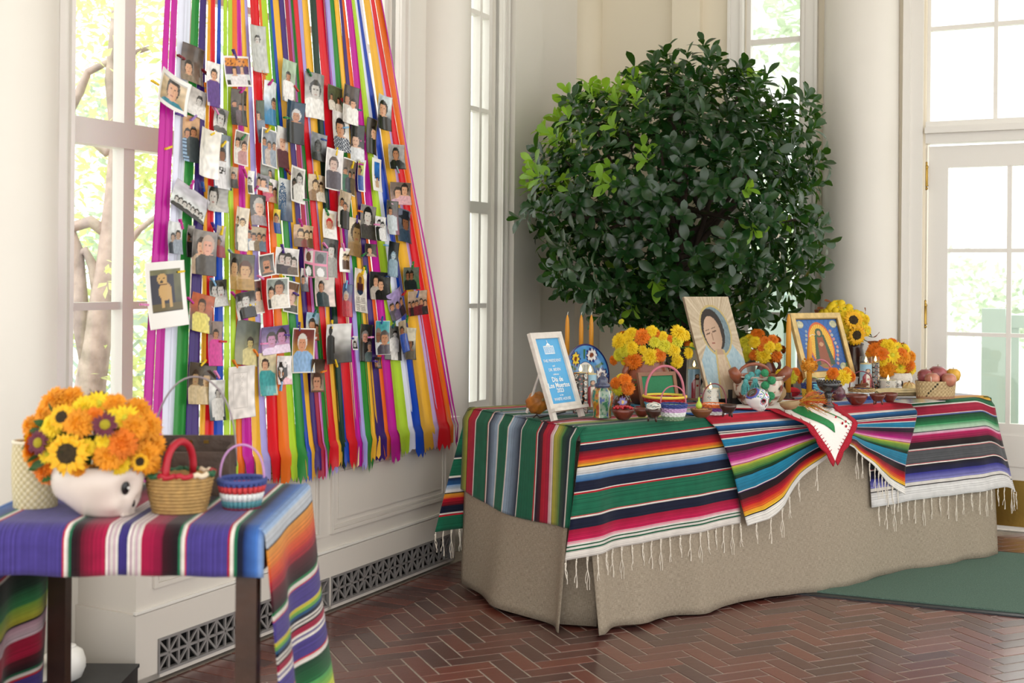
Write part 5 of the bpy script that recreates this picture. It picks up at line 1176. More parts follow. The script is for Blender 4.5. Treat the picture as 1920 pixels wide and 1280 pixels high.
def bouquet(name, label, base, items, Y, centre_px, depth, seed, fill=0, rng_leaf=0.03, foam=None):
    """items: (kind, px, py, radius in px); each head sits on a dome that bulges to the viewer"""
    t = thing(name, label, 'flowers', base); inv = Matrix.Translation(-Vector(base)); rg = random.Random(seed)
    xs = [i[1] for i in items]; ys_ = [i[2] for i in items]; hw = (max(xs) - min(xs)) / 2 + 1; hh = (max(ys_) - min(ys_)) / 2 + 1
    cx, cy = (max(xs) + min(xs)) / 2, (max(ys_) + min(ys_)) / 2; c3 = at_plane(cx, cy, Y); stems = []
    for kind, px, py, r in items:
        q = min(1.0, ((px - cx) / hw) ** 2 + ((py - cy) / hh) ** 2); yy = Y - depth * math.sqrt(1 - q * 0.95) - (.028 if kind in ('sunflower', 'gerbera') else 0)
        p = at_plane(px, py, yy); d = (p - (c3 + Vector((0, depth * 0.6, -0.02)))).normalized() + Vector((0, -0.35, 0.1))
        put_flower(t, kind, inv @ p, d, r * yy / F, rg); stems.append(inv @ p)
    for k in range(fill):
        an = rg.uniform(0, 6.28); px, py = cx + math.cos(an) * hw * 0.9, cy + math.sin(an) * hh * 0.85
        p = at_plane(px, py, Y - depth * rg.uniform(-0.6, 0.4)); put_flower(t, rg.choice(['orange', 'yellow', 'amber']), inv @ p, (math.cos(an), rg.uniform(-.3, 1), -math.sin(an) + .3), rng_leaf * 0.9, rg)
    if foam:                                               # leafy core that carries the heads
        o = MB(); rr = random.Random(seed + 1)
        for _ in range(foam):
            d = Vector((rr.gauss(0, 1), rr.gauss(0, 1), rr.gauss(0, 1))).normalized(); k = rr.uniform(0.2, 0.78)
            p = inv @ (c3 + Vector((d.x * hw * Y / F * k, d.y * depth * k, d.z * hh * Y / F * k)))
            M = Matrix.Translation(p) @ d.to_track_quat('Y', 'Z').to_matrix().to_4x4() @ Matrix.Rotation(rr.uniform(0, 6.3), 4, 'Y') @ Matrix.Scale(rng_leaf * 1.3, 4)
            vs_, fs_ = leaf_geo(1.0, 0.34, -0.2, 0.2); o.add(vs_, fs_, M)
        st = inv @ c3
        for sp_ in stems: o.tube([sp_, sp_.lerp(st, .5) + Vector((0, .01, -.012)), st.lerp(Vector((0, 0, 0)), .3)], .0022, 5)
        o.tube([(st.x, st.y, st.z), (0, 0, 0.01)], [0.022, 0.014], 8)
        q = o.build('greenery', leafg, t, smooth=True)
    return t
# ------------------------------------------------------------------ items on the altar
ZA = ZT + 0.009                                           # top of the draped cloth
def spot(px, py, z=ZA):
    p = on(px, py, z); return p, p.y / F
tanw = TANG
clay = mat('red_clay', '#6a2f22', 0.28, var=0.3, vscale=30, coat=0.3); clay_d = mat('dark_clay', '#3a2018', 0.3, var=0.35, vscale=40, coat=0.3)
terra = mat('glazed_terracotta', '#8a4a30', 0.35, var=0.25, vscale=18, bump=0.2, bscale=30, coat=0.2)
straw = mat('straw', '#b99a66', 0.75, var=0.2, vscale=40, bump=0.5, bscale=200)
gold = mat('gilt_frame', '#c9ad72', 0.4, 0.35, var=0.2, vscale=30, bump=0.3, bscale=120)
blackm = mat('black_paint', '#131212', 0.4); whitew = mat('whitewashed_wood', '#d9d3cb', 0.7, var=0.14, vscale=22, bump=0.3, bscale=60)
def bowl_prof(r, h, th=0.10, foot=0.45):
    return [(r * foot, 0), (r * 0.72, h * 0.3), (r * 0.92, h * 0.68), (r, h), (r * (1 - th), h * 0.97), (r * 0.8, h * 0.6), (r * 0.55, h * 0.3), (0.0, h * 0.22)]
def bowl(label, px, py, wpx, hpx, m, legs=0, name='clay_bowl'):
    p, s = spot(px, py); r = wpx * s / 2; h = hpx * s; t = thing(name, label, 'bowl', p, random.uniform(0, 6))
    z0 = h * 0.3 if legs else 0
    b = MB(); b.lathe([(a, c * (h - z0) / h + z0) for a, c in bowl_prof(r, h)], 26); b.build('bowl_body', m, t, smooth=True)
    for k in range(legs):
        an = 2 * math.pi * k / legs; q = MB(); q.tube([(r * .5 * math.cos(an), r * .5 * math.sin(an), z0 + h * 0.15), (r * .62 * math.cos(an), r * .62 * math.sin(an), 0.0)], [r * .16, r * .1], 8); q.build('foot', m, t, smooth=True)
    return t, r, h
def basket(label, px, py, wpx, hpx, bands, handle=None, hh=0, hr=0.0028, flare=0.75, n=30, rim=None, rz=0.0, name='small_basket'):
    """bands: colours bottom to top; handle = material, hh = handle height in px above rim"""
    p, s = spot(px, py); r = wpx * s / 2; h = hpx * s; t = thing(name, label, 'basket', p, rz); nb = len(bands)
    for k, m in enumerate(bands):
        q = MB(); rows = max(2, int(round(h / nb / 0.006)))
        for j in range(rows):
            z = h * (k + (j + 0.5) / rows) / nb; rr = r * lerp(flare, 1.0, (z / h) ** 0.7); tr_ = h / nb / rows * 0.62
            q.tube([((rr + 0.0030 * math.cos(i * math.pi + j * math.pi)) * math.cos(2 * math.pi * i / n), (rr + 0.0030 * math.cos(i * math.pi + j * math.pi)) * math.sin(2 * math.pi * i / n), z) for i in range(n)], tr_, 6, closed=True)
        q.build('woven_band', m, t, smooth=False)
    q = MB(); q.lathe([(0.0, 0.002), (r * flare, 0.002), (r * flare * 0.98, 0.006), (r * 0.93, h * 0.9), (r * 0.88, h * .9), (r * flare * 0.9, 0.008), (0.0, 0.008)], n, caps=False); q.build('lining', bands[0], t, smooth=True)
    if rim: q = MB(); q.tube([(r * 1.02 * math.cos(2 * math.pi * i / 40), r * 1.02 * math.sin(2 * math.pi * i / 40), h + 0.003 + 0.004 * math.sin(i * math.pi)) for i in range(40)], 0.006, 6, closed=True); q.build('rim', rim, t, smooth=True)
    if handle: q = MB(); q.tube(arc_path(r * 0.97, hh * s, h * 0.85, 24, 'x', 0.75), hr, 8); q.build('handle', handle, t, smooth=True)
    return t, r, h
def flame(t, z, r=0.006):
    q = MB(); q.lathe([(r * .3, z), (r * .9, z + r * .8), (r, z + r * 1.5), (r * .6, z + r * 2.8), (r * .15, z + r * 4.2), (0.0001, z + r * 4.6)], 12); q.build('flame', emis('candle_flame', '#ffd27a', 9.0), t, smooth=True)
    q = MB(); q.tube([(0, 0, z - .012), (0, 0, z + r)], 0.001, 6); q.build('wick', blackm, t)
wax = mat('wax', '#f0dfae', 0.5, trans=0.3); wax_y = mat('beeswax', '#e09a2a', 0.45, trans=0.15, var=0.05)
def col_cyl(mb, r, z0, z1, fn, nu=44, nv=40, a0=0.0, a1=2 * math.pi):
    mb.grid(lambda u, v: (r * math.cos(lerp(a0, a1, u)), r * math.sin(lerp(a0, a1, u)), lerp(z0, z1, v)), nu, nv, colfn=fn)
def robed(u, v, bg=C('#8fbfd9')):
    """generic bearded robed figure for the printed candle labels; figure centred on u = .5"""
    c = mixc(C('#c9dde6'), bg, v)
    x = abs(u - .5)
    if v < .66 and x < .30 * (0.55 + 0.5 * min(1, (.66 - v) / .16)): c = C('#a3182c') if x > .10 else C('#e3d6c4')
    if x < .05 and .40 < v < .47: c = C('#c9302f')
    if (x / .16) ** 2 + ((v - .73) / .11) ** 2 < 1: c = C('#3a2416')
    if (x / .09) ** 2 + ((v - .74) / .075) ** 2 < 1: c = C('#cf9a78') if v > .70 else C('#4a2c1a')
    return c
def skulls(u, v, n=4, rows=5, bgc='#141214', dots=True):
    gu, gv = (u * n) % 1, (v * rows) % 1; row = int(v * rows); c = C(bgc)
    x, y = gu - .5, gv - .5
    if (x / .22) ** 2 + ((y - .06) / .27) ** 2 < 1 or (abs(x) < .13 and -.40 < y < -.2):
        c = C('#e3dfd8')
        if ((abs(x) - .10) / .07) ** 2 + ((y - .06) / .10) ** 2 < 1: c = C('#1c1a1c')
        if abs(x) < .05 and abs(y + .12) < .06: c = C('#1c1a1c')
        if y < -.24 and int((gu * 20)) % 2: c = C('#55504c')
        if abs(x) < .09 and y > .26: c = [C('#c23a3a'), C('#d98a2a'), C('#3a8a5a')][row % 3]
    elif dots and (int(u * n * 6) + 2 * int(v * rows * 6)) % 7 == 0: c = [C('#c2382a'), C('#8a8480'), C('#d9842a')][(int(u * 31) + row) % 3]
    return c
LBL = printmat('printed_label', 0.3, coat=0.5)
cg = glassmat('candle_glass', (0.98, 0.99, 0.98), 0.15)
def glass_candle(label, px, py, wpx, hpx, style, lit=True, rz=0.0):
    p, s = spot(px, py); r = wpx * s / 2; h = hpx * s; t = thing('glass_candle', label, 'candle', p, rz)
    q = MB(); q.lathe([(r * .92, 0), (r, 0.004), (r, h), (r * .93, h), (r * .93, h * .86)], 32, caps=False); q.lathe([(0, .002), (r * .92, .002)], 32, caps=False); q.build('glass', cg, t, smooth=True)
    top = h * (0.82 if style == 'figure' else 0.84)
    q = MB(); q.lathe([(r * .90, 0.008), (r * .90, top)], 32); q.build('wax', wax, t, smooth=True)
    q = MB()
    if style == 'figure':
        col_cyl(q, r * .96, h * .10, top * .97, lambda u, v: robed((u * 2) % 1, v) if True else None, 48, 44)
    elif style == 'skull': col_cyl(q, r * .965, h * .04, top, lambda u, v: skulls(u, v, 4, 6), 84, 84)
    else: col_cyl(q, r * .965, h * .05, h * .93, lambda u, v: skulls(u, v, 5, 3, '#e3dcd2', False) if v > .1 else C('#d9cdb9'), 60, 40)
    q.build('printed_wrap', LBL, t, smooth=True)
    if lit: flame(t, top + 0.004)
    return t
# 1 gourd ------------------------------------------------------------------
p, s = spot(1007, 777); t = thing('gourd', 'ridged orange and green gourd behind the blue sign', 'gourd', p, 0.4)
def gourd_mesh(r, ribs, sc, m, name='gourd_body', depth=0.09):
    q = MB(); n = ribs * 4; M_ = 14
    q.lathe([(r * math.sin(math.pi * (k + .02) / (M_ + .04)) * (1.0), -r * math.cos(math.pi * k / M_)) for k in range(M_ + 1)], n, fn=lambda a, z: 1 - depth * abs(math.sin(a * ribs / 2)) ** 0.6); return q
rot = Matrix.Rotation(R(72), 4, 'Y') @ Matrix.Rotation(0.3, 4, 'X')
q = gourd_mesh(1, 9, 1, None); q.v = [Matrix.Translation((0, 0, .046)) @ (Matrix.Rotation(R(70), 4, 'X') @ Vector((v.x * .046, v.y * .046, v.z * .056))) for v in q.v]
q.build('gourd_body', mat('gourd_skin', '#b8732a', 0.45, var=0.45, vscale=18, bump=0.4, bscale=40), t, smooth=True)
MB().tube([(0, -.05, .062), (0.004, -.062, .068)], [.007, .005], 8).build('stem', mat('dry_stem', '#8a7448', 0.8), t)
# 2 blue sign ------------------------------------------------------------------
p, s = spot(1036, 789); th = R(52)
sg = thing('easel_sign', 'whitewashed wooden easel frame holding a light blue sign with white lettering', 'sign', p, th)
SWD, SHT = 0.205, 0.345
lean = Matrix.Rotation(R(-20), 4, 'X')
def sgb(name, m, *spans):
    q = MB()
    for a in spans: q.span(*a, M=lean)
    return q.build(name, m, sg)
fw = 0.024
sgb('frame_stile', whitew, (0, fw, -.008, .008, 0.0, SHT)); sgb('frame_stile', whitew, (SWD - fw, SWD, -.008, .008, 0.0, SHT))
sgb('frame_rail', whitew, (fw, SWD - fw, -.008, .008, SHT - fw, SHT)); sgb('frame_rail', whitew, (fw, SWD - fw, -.008, .008, .038, .038 + fw))
sgb('ledge', whitew, (-.008, SWD + .012, -.030, -.006, .030, .042))
bluep = mat('sign_blue', '#4fa8de', 0.35, var=0.06, vscale=10)
sgb('sign_panel', bluep, (fw - .003, SWD - fw + .003, .001, .005, .038 + fw - .003, SHT - fw + .003))
q = MB(); q.tube([lean @ Vector((SWD * .5, .008, SHT * .8)), Vector((SWD * .5, .20, 0.008))], 0.006, 8); q.build('rear_leg', whitew, sg)
txt = mat('sign_white', '#f2f6f8', 0.5)
def text_on(parent, body, size, loc, M, m=txt, bold=0.0):
    cu = bpy.data.curves.new('lettering', 'FONT'); cu.body = body; cu.size = size; cu.align_x = 'CENTER'; cu.align_y = 'CENTER'; cu.extrude = 0.0004; cu.offset = bold; cu.resolution_u = 2
    ob = bpy.data.objects.new('tmp_text', cu); COL.objects.link(ob); dg = bpy.context.evaluated_depsgraph_get()
    me = bpy.data.meshes.new_from_object(ob.evaluated_get(dg)); bpy.data.objects.remove(ob); me.materials.clear(); me.materials.append(m)
    o = meshobj('lettering', me, parent, M @ Matrix.Translation(loc) @ Matrix.Rotation(R(90), 4, 'X')); return o
zt = lambda f: lerp(.062, SHT - fw, f)
for body, size, f, bo in (('THE PRESIDENT', .0165, .655, 0), ('and', .011, .575, 0), ('DR. BIDEN', .0165, .515, 0), ('celebrate', .010, .445, 0), ('D\u00eda de', .027, .365, .0004), ('Los Muertos', .027, .275, .0004), ('2023', .023, .195, .0003), ('at the', .010, .125, 0), ('WHITE HOUSE', .0165, .065, 0)):
    text_on(sg, body, size, (SWD / 2, -.0005, zt(f)), lean, bold=bo)
q = MB(); cxs = SWD / 2; z0 = zt(.76)                      # small line drawing of the house
q.span(cxs - .032, cxs + .032, -.001, .001, z0, z0 + .003, lean); q.span(cxs - .032, cxs + .032, -.001, .001, z0 + .030, z0 + .033, lean)
for k in range(9): q.span(cxs - .032 + k * .0077, cxs - .030 + k * .0077, -.001, .001, z0, z0 + .033, lean)
q.add([lean @ Vector((cxs - .016, -.001, z0 + .034)), lean @ Vector((cxs + .016, -.001, z0 + .034)), lean @ Vector((cxs, -.001, z0 + .046))], [(0, 1, 2)]); q.span(cxs - .0008, cxs + .0008, -.001, .001, z0 + .046, z0 + .056, lean)
q.build('house_emblem', txt, sg)
# 3 taper candles left ------------------------------------------------------------
for px, lab in ((1064, 'left'), (1090, 'middle'), (1109, 'right')):
    Yc = 5.36; top = at(px, 590, Yc); t = thing('taper_candle', '%s one of three orange taper candles behind the blue plate' % lab, 'candle', (top.x, Yc, ZA), 0, 'taper candles behind the plate')
    h = top.z - ZA; MB().lathe([(.0105, .03), (.0100, h - .06), (.0075, h - .02), (.003, h - .003), (.0005, h)], 16).build('candle_body', wax_y, t, smooth=True)
    MB().tube([(0, 0, h - .004), (.001, 0, h + .008), (.004, 0, h + .013)], .0011, 6).build('wick', mat('white_wick', '#e8e4dc', .8), t)
    MB().lathe([(.032, 0), (.032, .006), (.016, .012), (.014, .036), (.011, .036), (.011, .030)], 20).build('candle_holder', clay_d, t, smooth=True)
# 4 plate ------------------------------------------------------------------
p, s = spot(1098, 757); pl = thing('display_plate', 'round blue plate painted with flowers standing upright behind the candles', 'plate', p, R(40))
PR = 0.122; tl = Matrix.Translation((0, 0, PR + .012)) @ Matrix.Rotation(R(78), 4, 'X')
def plate_col(u, v):
    a = u * 2 * math.pi; r = v; c = mixc(C('#5a9fd6'), C('#3f86c9'), .5 + noise.noise((math.cos(a) * r * 5, math.sin(a) * r * 5, 0)))
    x, y = math.cos(a) * r, math.sin(a) * r
    if r > .93: return C('#1f2766')
    if r < .37: return C('#e9e4dc')
    if r < .40: return C('#23307a')
    for k in range(5):
        fa = R(62 + 72 * k); fx, fy = .68 * math.cos(fa), .68 * math.sin(fa); d = math.hypot(x - fx, y - fy); an = math.atan2(y - fy, x - fx)
        if d < .085: return C('#7a3f22')
        if d < .19 + .03 * math.cos(an * 8): return [C('#f0ece8'), C('#f0d24a')][k % 2]
        if d < .25 + .03 * math.cos(an * 10): return C('#23286e')
        la = R(62 + 72 * k + 30); lx, ly = .66 * math.cos(la), .66 * math.sin(la)
        dx, dy = x - lx, y - ly; uu = dx * math.cos(la) + dy * math.sin(la); vv = -dx * math.sin(la) + dy * math.cos(la)
        if (uu / .18) ** 2 + (vv / .06) ** 2 < 1: return C('#2f6a3a')
    return c
q = MB(); q.grid(lambda u, v: tl @ Vector((PR * v * math.cos(u * 2 * math.pi), PR * v * math.sin(u * 2 * math.pi), .004 + .014 * sstep(.45, 1, v))), 96, 40, colfn=plate_col); q.build('painted_face', printmat('glazed_print', .12, coat=.6), pl, smooth=True)
q = MB(); q.lathe([(PR * .5, -.006), (PR * .55, -.004), (PR, .012), (PR * 1.0, .017)], 64, M=tl, caps=False); q.build('plate_back', mat('plate_blue', '#2a3f8a', .2), pl, smooth=True)
q = MB(); q.tube([(-.05, .01, 0), (-.05, -.035, .0), (-.05, -.04, .02)], .003, 6); q.tube([(.05, .01, 0), (.05, -.035, 0), (.05, -.04, .02)], .003, 6); q.tube([(-.05, .01, .002), (0, .07, .12), (.05, .01, .002)], .003, 6); q.build('wire_stand', blackm, pl)
# 5,6 tall candles left ------------------------------------------------------------------
glass_candle('tall black glass candle covered in white skulls beside the blue sign', 1088, 777, 29, 94, 'skull', True)
glass_candle('tall glass candle with a robed figure, behind the black skull candle', 1106, 770, 26, 86, 'figure', True, R(22))
# 7 ginger jar ------------------------------------------------------------------
p, s = spot(1129, 783); jr = thing('ginger_jar', 'lidded painted pottery jar in blue, yellow and green', 'jar', p, R(10)); r = 21 * s
def jar_col(u, v):
    k = int(u * 6) % 2; gu = (u * 6) % 1
    if v < .07 or v > .95: return C('#26304f')
    if abs(gu - .5) > .46: return C('#cfcabd')
    c = C('#a8791f') if k else C('#7f927f')
    n = noise.noise((u * 15, v * 6 + k * 3, 3.0)) + .35 * noise.noise((u * 40, v * 18, 1.0)); 
    if n > .12: c = C('#2f6a4a')
    elif n < -.25: c = C('#9a4a2a') if k else C('#35508a')
    return c
jp = [(.78, 0), (.86, .03), (.80, .10), (.82, .3), (.98, .55), (1.0, .72), (.88, .90), (.62, .97), (.55, 1.0)]; hj = 57 * s
def jarf(u, v):
    x = v * (len(jp) - 1); k = min(int(x), len(jp) - 2); rr = lerp(jp[k][0], jp[k + 1][0], x - k) * r; z = lerp(jp[k][1], jp[k + 1][1], x - k) * hj; return (rr * math.cos(u * 6.28319), rr * math.sin(u * 6.28319), z)
q = MB(); q.grid(jarf, 72, 48, colfn=jar_col); q.lathe([(0, 0.001), (.78 * r, 0.001)], 32, caps=False); q.build('jar_body', printmat('glazed_print'), jr, smooth=True)
q = MB(); z = hj; q.lathe([(r * .58, z - .002), (r * .72, z + 3 * s), (r * .70, z + 6 * s), (r * .5, z + 9 * s), (r * .52, z + 12 * s), (r * .48, z + 17 * s), (r * .3, z + 20 * s), (r * .14, z + 22 * s), (r * .2, z + 25 * s), (0.0001, z + 29 * s)], 24); q.build('lid', mat('lid_glaze', '#39405c', .15, var=.5, vscale=60, coat=.5), jr, smooth=True)
# 8 small painted vase with marigolds ------------------------------------------------------------------
p, s = spot(1166, 769); vz = thing('small_vase', 'small brown vase painted with a purple daisy, holding marigolds', 'vase', p, R(-25)); r = 16.5 * s
def vase_col(u, v):
    c = C('#4a2a20'); 
    for fu, col in ((.12, '#8a84c4'), (.45, '#e3d9b0'), (.78, '#8a84c4')):
        du = min(abs(u - fu), 1 - abs(u - fu)) * 6.28; dv = (v - .42) * 2.2; d = math.hypot(du, dv); an = math.atan2(dv, (u - fu) * 6.28)
        if d < .16: return C('#e0b32a')
        if d < .62 * (0.75 + .25 * math.cos(an * 8)): return C(col)
    return C('#5f3522') if noise.noise((u * 12, v * 9, 1)) > .2 else c
vp = [(.55, 0), (.85, .1), (1.0, .33), (.92, .55), (.6, .72), (.5, .82), (.62, 1.0)]; hv = 38 * s
def vf(u, v):
    x = v * (len(vp) - 1); k = min(int(x), len(vp) - 2); rr = lerp(vp[k][0], vp[k + 1][0], x - k) * r; return (rr * math.cos(u * 6.28319 - 1.9), rr * math.sin(u * 6.28319 - 1.9), lerp(vp[k][1], vp[k + 1][1], x - k) * hv)
q = MB(); q.grid(vf, 64, 40, colfn=vase_col); q.build('vase_body', printmat('glazed_print'), vz, smooth=True)
bouquet('marigold_posy', 'small posy of orange and yellow marigolds in the daisy-painted vase', p + Vector((0, 0, hv)), [('orange', 1155, 718, 12), ('orange', 1172, 712, 13), ('green_yellow', 1160, 729, 13), ('orange', 1177, 727, 14), ('yellow', 1164, 708, 9), ('leaf', 1190, 722, 18), ('leaf', 1184, 712, 14)], p.y - .01, None, .03, 4, foam=20, rng_leaf=.02)
# 9.. bowls ------------------------------------------------------------------
t, r, h = bowl('red-brown clay bowl heaped with red candies', 1168, 786, 44, 20, clay)
tp = t.location; q = MB(); rg = random.Random(2)
for k in range(38):
    a, rr = rg.uniform(0, 6.28), r * .8 * math.sqrt(rg.random()); q.ball((rr * math.cos(a), rr * math.sin(a), h * .92 + .010 * (1 - (rr / r) ** 2) + rg.uniform(0, .004)), .0055, 8, 6)
o = q.build('candies', mat('red_candy', '#b01424', .25, coat=.5), None, tp, smooth=True); tag(o, 'red candies piled in the red-brown clay bowl', 'candy', kind='stuff')
bowl('plain brown clay bowl between the candy bowl and the coil-filled tripod', 1203, 781, 30, 16, clay)
t, r, h = bowl('dark three-legged mortar filled with white cord coils', 1225, 790, 32, 24, clay_d, 3, 'tripod_mortar')
q = MB(); rg = random.Random(4)
for k in range(6): q.tube([(rg.uniform(-.006, .006) + .022 * math.cos(a_ / 14 * 6.28), rg.uniform(-.006, .006) + .020 * math.sin(a_ / 14 * 6.28), h + .004 * k * .9 + .004 * math.sin(a_ + k)) for a_ in range(14)], .0022, 6, closed=True)
o = q.build('cord_coil', mat('white_cord', '#e3e3d9', .8), None, t.location, smooth=True); tag(o, 'loose coil of pale cord heaped on the dark three-legged mortar', 'cord')
pinkp = mat('pink_handle', '#c4707f', .5); blue_w = mat('blue_weave', '#6fc3dc', .7); yel_w = mat('yellow_weave', '#f0d04a', .7); red_w = mat('red_weave', '#b3262f', .7); lil_w = mat('lilac_weave', '#c9a4cf', .7); nav_w = mat('navy_weave', '#3a4a8a', .7); grn_w = mat('green_weave', '#7d9a7a', .7); wht_w = mat('white_weave', '#e3e6e4', .7); org_w = mat('orange_weave', '#d9743a', .7); prp_w = mat('purple_weave', '#7a4a9a', .7)
basket('light blue woven basket with yellow and red rim and tall pink handle', 1246, 770, 78, 26, [blue_w, blue_w, red_w], pinkp, 62, .0055, .72, rim=yel_w, rz=.2)
basket('little pink, white and green striped basket with thin pink handle', 1262, 787, 50, 31, [grn_w, wht_w, lil_w, nav_w], pinkp, 37, .0026, .66, rz=.1)
# 14 green framed board ------------------------------------------------------------------
def easel_frame(name, label, cat, px, py, w, h, lean_deg, th, fw_, fm, panel, fdepth=.014, leg=True):
    p, s = spot(px, py); t = thing(name, label, cat, p, th); Mx = Matrix.Rotation(R(-lean_deg), 4, 'X'); fd = fdepth
    for a in ((-w / 2, -w / 2 + fw_), (w / 2 - fw_, w / 2)): MB().span(a[0], a[1], -fd / 2, fd / 2, 0, h, Mx).build('frame_stile', fm, t)
    for a in ((0, fw_), (h - fw_, h)): MB().span(-w / 2 + fw_, w / 2 - fw_, -fd / 2, fd / 2, a[0], a[1], Mx).build('frame_rail', fm, t)
    if panel: MB().span(-w / 2 + fw_ * .8, w / 2 - fw_ * .8, -.001, .004, fw_ * .8, h - fw_ * .8, Mx).build('panel', panel, t)
    if leg: MB().tube([Mx @ Vector((0, .008, h * .75)), Vector((0, h * .42, .004))], .005, 8).build('easel_leg', fm, t)
    return t, Mx
easel_frame('picture_frame', 'brown wooden frame with a plain green board, in front of the big marigold pot', 'frame', 1239, 764, .195, .15, 14, R(30), .016, mat('frame_wood', '#8a5c40', .5, var=.15, vscale=30), mat('green_felt', '#2f7a52', .85, var=.1, vscale=200))
# 15 terracotta pot with marigolds ------------------------------------------------------------------
p, s = spot(1225, 760); p = p + Vector((-.02, .09, 0)); s = p.y / F
t = thing('terracotta_pot', 'large glazed terracotta pot with looped handles holding yellow marigolds', 'pot', p, R(30)); r = 43 * s
MB().lathe([(r * .6, 0), (r * .8, 18 * s), (r * 1.0, 42 * s), (r * .98, 60 * s), (r * .80, 76 * s), (r * .82, 86 * s), (r * .90, 92 * s), (r * .84, 92 * s), (r * .7, 80 * s), (0.001, 70 * s)], 36).build('pot_body', terra, t, smooth=True)
for sgn in (-1, 1): MB().tube([(sgn * r * (.86 + .30 * math.sin(a_ / 8 * math.pi)), 0, lerp(76, 40, a_ / 8) * s) for a_ in range(9)], 6 * s, 8).build('handle', terra, t, smooth=True)
it = [('yellow', 1163, 640, 17), ('green_yellow', 1170, 655, 15), ('yellow', 1183, 627, 14), ('orange', 1204, 632, 17), ('yellow', 1222, 622, 13), ('orange', 1231, 626, 9), ('yellow', 1243, 631, 11), ('yellow', 1272, 626, 18), ('yellow', 1284, 628, 12), ('yellow', 1184, 652, 15), ('green_yellow', 1227, 641, 12), ('green_yellow', 1246, 648, 14), ('green_yellow', 1268, 640, 14), ('yellow', 1262, 655, 15), ('orange', 1188, 676, 19), ('yellow', 1219, 668, 17), ('orange', 1236, 665, 14), ('yellow', 1269, 677, 14), ('yellow', 1290, 662, 12), ('orange', 1151, 675, 10), ('green_yellow', 1160, 666, 12), ('orange', 1255, 636, 9), ('yellow', 1205, 655, 9), ('green_yellow', 1165, 603, 6), ('green_yellow', 1297, 648, 7), ('yellow', 1170, 678, 7), ('leaf', 1176, 615, 14), ('leaf', 1248, 615, 14), ('leaf', 1170, 700, 18), ('leaf', 1290, 650, 16)]
bouquet('marigold_bouquet', 'big bouquet of yellow and orange marigolds in the large terracotta pot', p + Vector((0, 0, 84 * s)), it, p.y, None, .085, 3, fill=10, foam=150, rng_leaf=.03)
# 17 candle beside the portrait
glass_candle('tall glass candle with a robed figure left of the veiled woman panel', 1301, 753, 25, 78, 'figure', True, R(24))
# 18 veiled woman canvas ------------------------------------------------------------------
def veil_col(u, v):
    n = noise.noise((u * 30, v * 30, 2)) * .12; ray_ = noise.noise((math.atan2(v - .62, u - .5) * 14, 0, 3))
    c = mixc(C('#8f7a5e'), C('#d3c6ae'), .5 + .55 * ray_ + n)
    # cloak
    cx = .50 + .03 * v; hw = .40 - .0 * v
    sh = .64 - .80 * max(0, abs(u - .52) - .14)
    if v < sh and abs(u - .52) < .47: c = mixc(C('#6f8fa0'), C('#aebfc4'), .5 + 2.5 * n + .3 * noise.noise((u * 9, v * 3, 8)))
    # head veil
    if ((u - .52) / .34) ** 2 + ((v - .66) / .26) ** 2 < 1: c = mixc(C('#53656c'), C('#7f929a'), .5 + 3 * n)
    e = ((u - .52) / .34) ** 2 + ((v - .66) / .26) ** 2
    if .82 < e < 1: c = C('#b3a06a')
    if ((u - .46) / .245) ** 2 + ((v - .665) / .215) ** 2 < 1: c = C('#2c2622')
    if ((u - .44) / .185) ** 2 + ((v - .63) / .175) ** 2 < 1:
        c = mixc(C('#b79a84'), C('#a2866f'), max(0, (u - .38) * 3))
        if abs(abs(u - .405) - .075) < .045 and abs(v - .64 - (u - .4) * .15) < .007: c = C('#5a4638')
        if abs(abs(u - .405) - .075) < .05 and abs(v - .675 - (u - .4) * .15) < .004: c = C('#6b5546')
        if abs(u - .40) < .035 and abs(v - .535) < .007: c = C('#8a5248')
        if abs(u - .418) < .010 and .565 < v < .64: c = C('#8f735f')
    # neck, tunic
    if v < .475 and abs(u - .50) < .07 + .32 * max(0, .475 - v):
        c = mixc(C('#a98f78'), C('#c6b59b'), .5 + 3 * n + .5 * noise.noise((u * 26, v * 5, 5)))
        if v > .42: c = C('#a58a74')
    if v < .47 and abs(abs(u - .50) - (.08 + .32 * max(0, .475 - v))) < .018: c = C('#b3a06a')
    if ((u - .52) / .09) ** 2 + ((v - .16) / .10) ** 2 < 1 and abs((u * 30) % 1 - .5) < .42: c = C('#b89f86')
    return c
VW, VH = 0.262, 0.462
p, s = spot(1372, 759); vt = thing('icon_panel', 'unframed panel painted with a veiled woman looking down, on a black easel', 'painting', p, R(33.7))
Mv = Matrix.Translation((0, 0, .03)) @ Matrix.Rotation(R(-21), 4, 'X')
MB().span(-VW / 2, VW / 2, .0005, .012, 0, VH, Mv).build('panel_board', mat('panel_edge', '#8a7a66', .7), vt)
MB().grid(lambda u, v: Mv @ Vector(((u - .5) * VW, -.0006, v * VH)), 88, 150, colfn=veil_col).build('painted_face', printmat('canvas_print', .6, .3, bump=.4), vt)
q = MB(); q.span(-.06, .06, -.035, .05, 0, .03); q.span(.030, .046, -.035, -.025, 0, .07); q.span(-.046, -.030, -.035, -.025, 0, .07); q.build('easel_base', blackm, vt); MB().tube([Mv @ Vector((0, .015, VH * .5)), Vector((0, .24, .005))], .006, 8).build('easel_leg', blackm, vt)
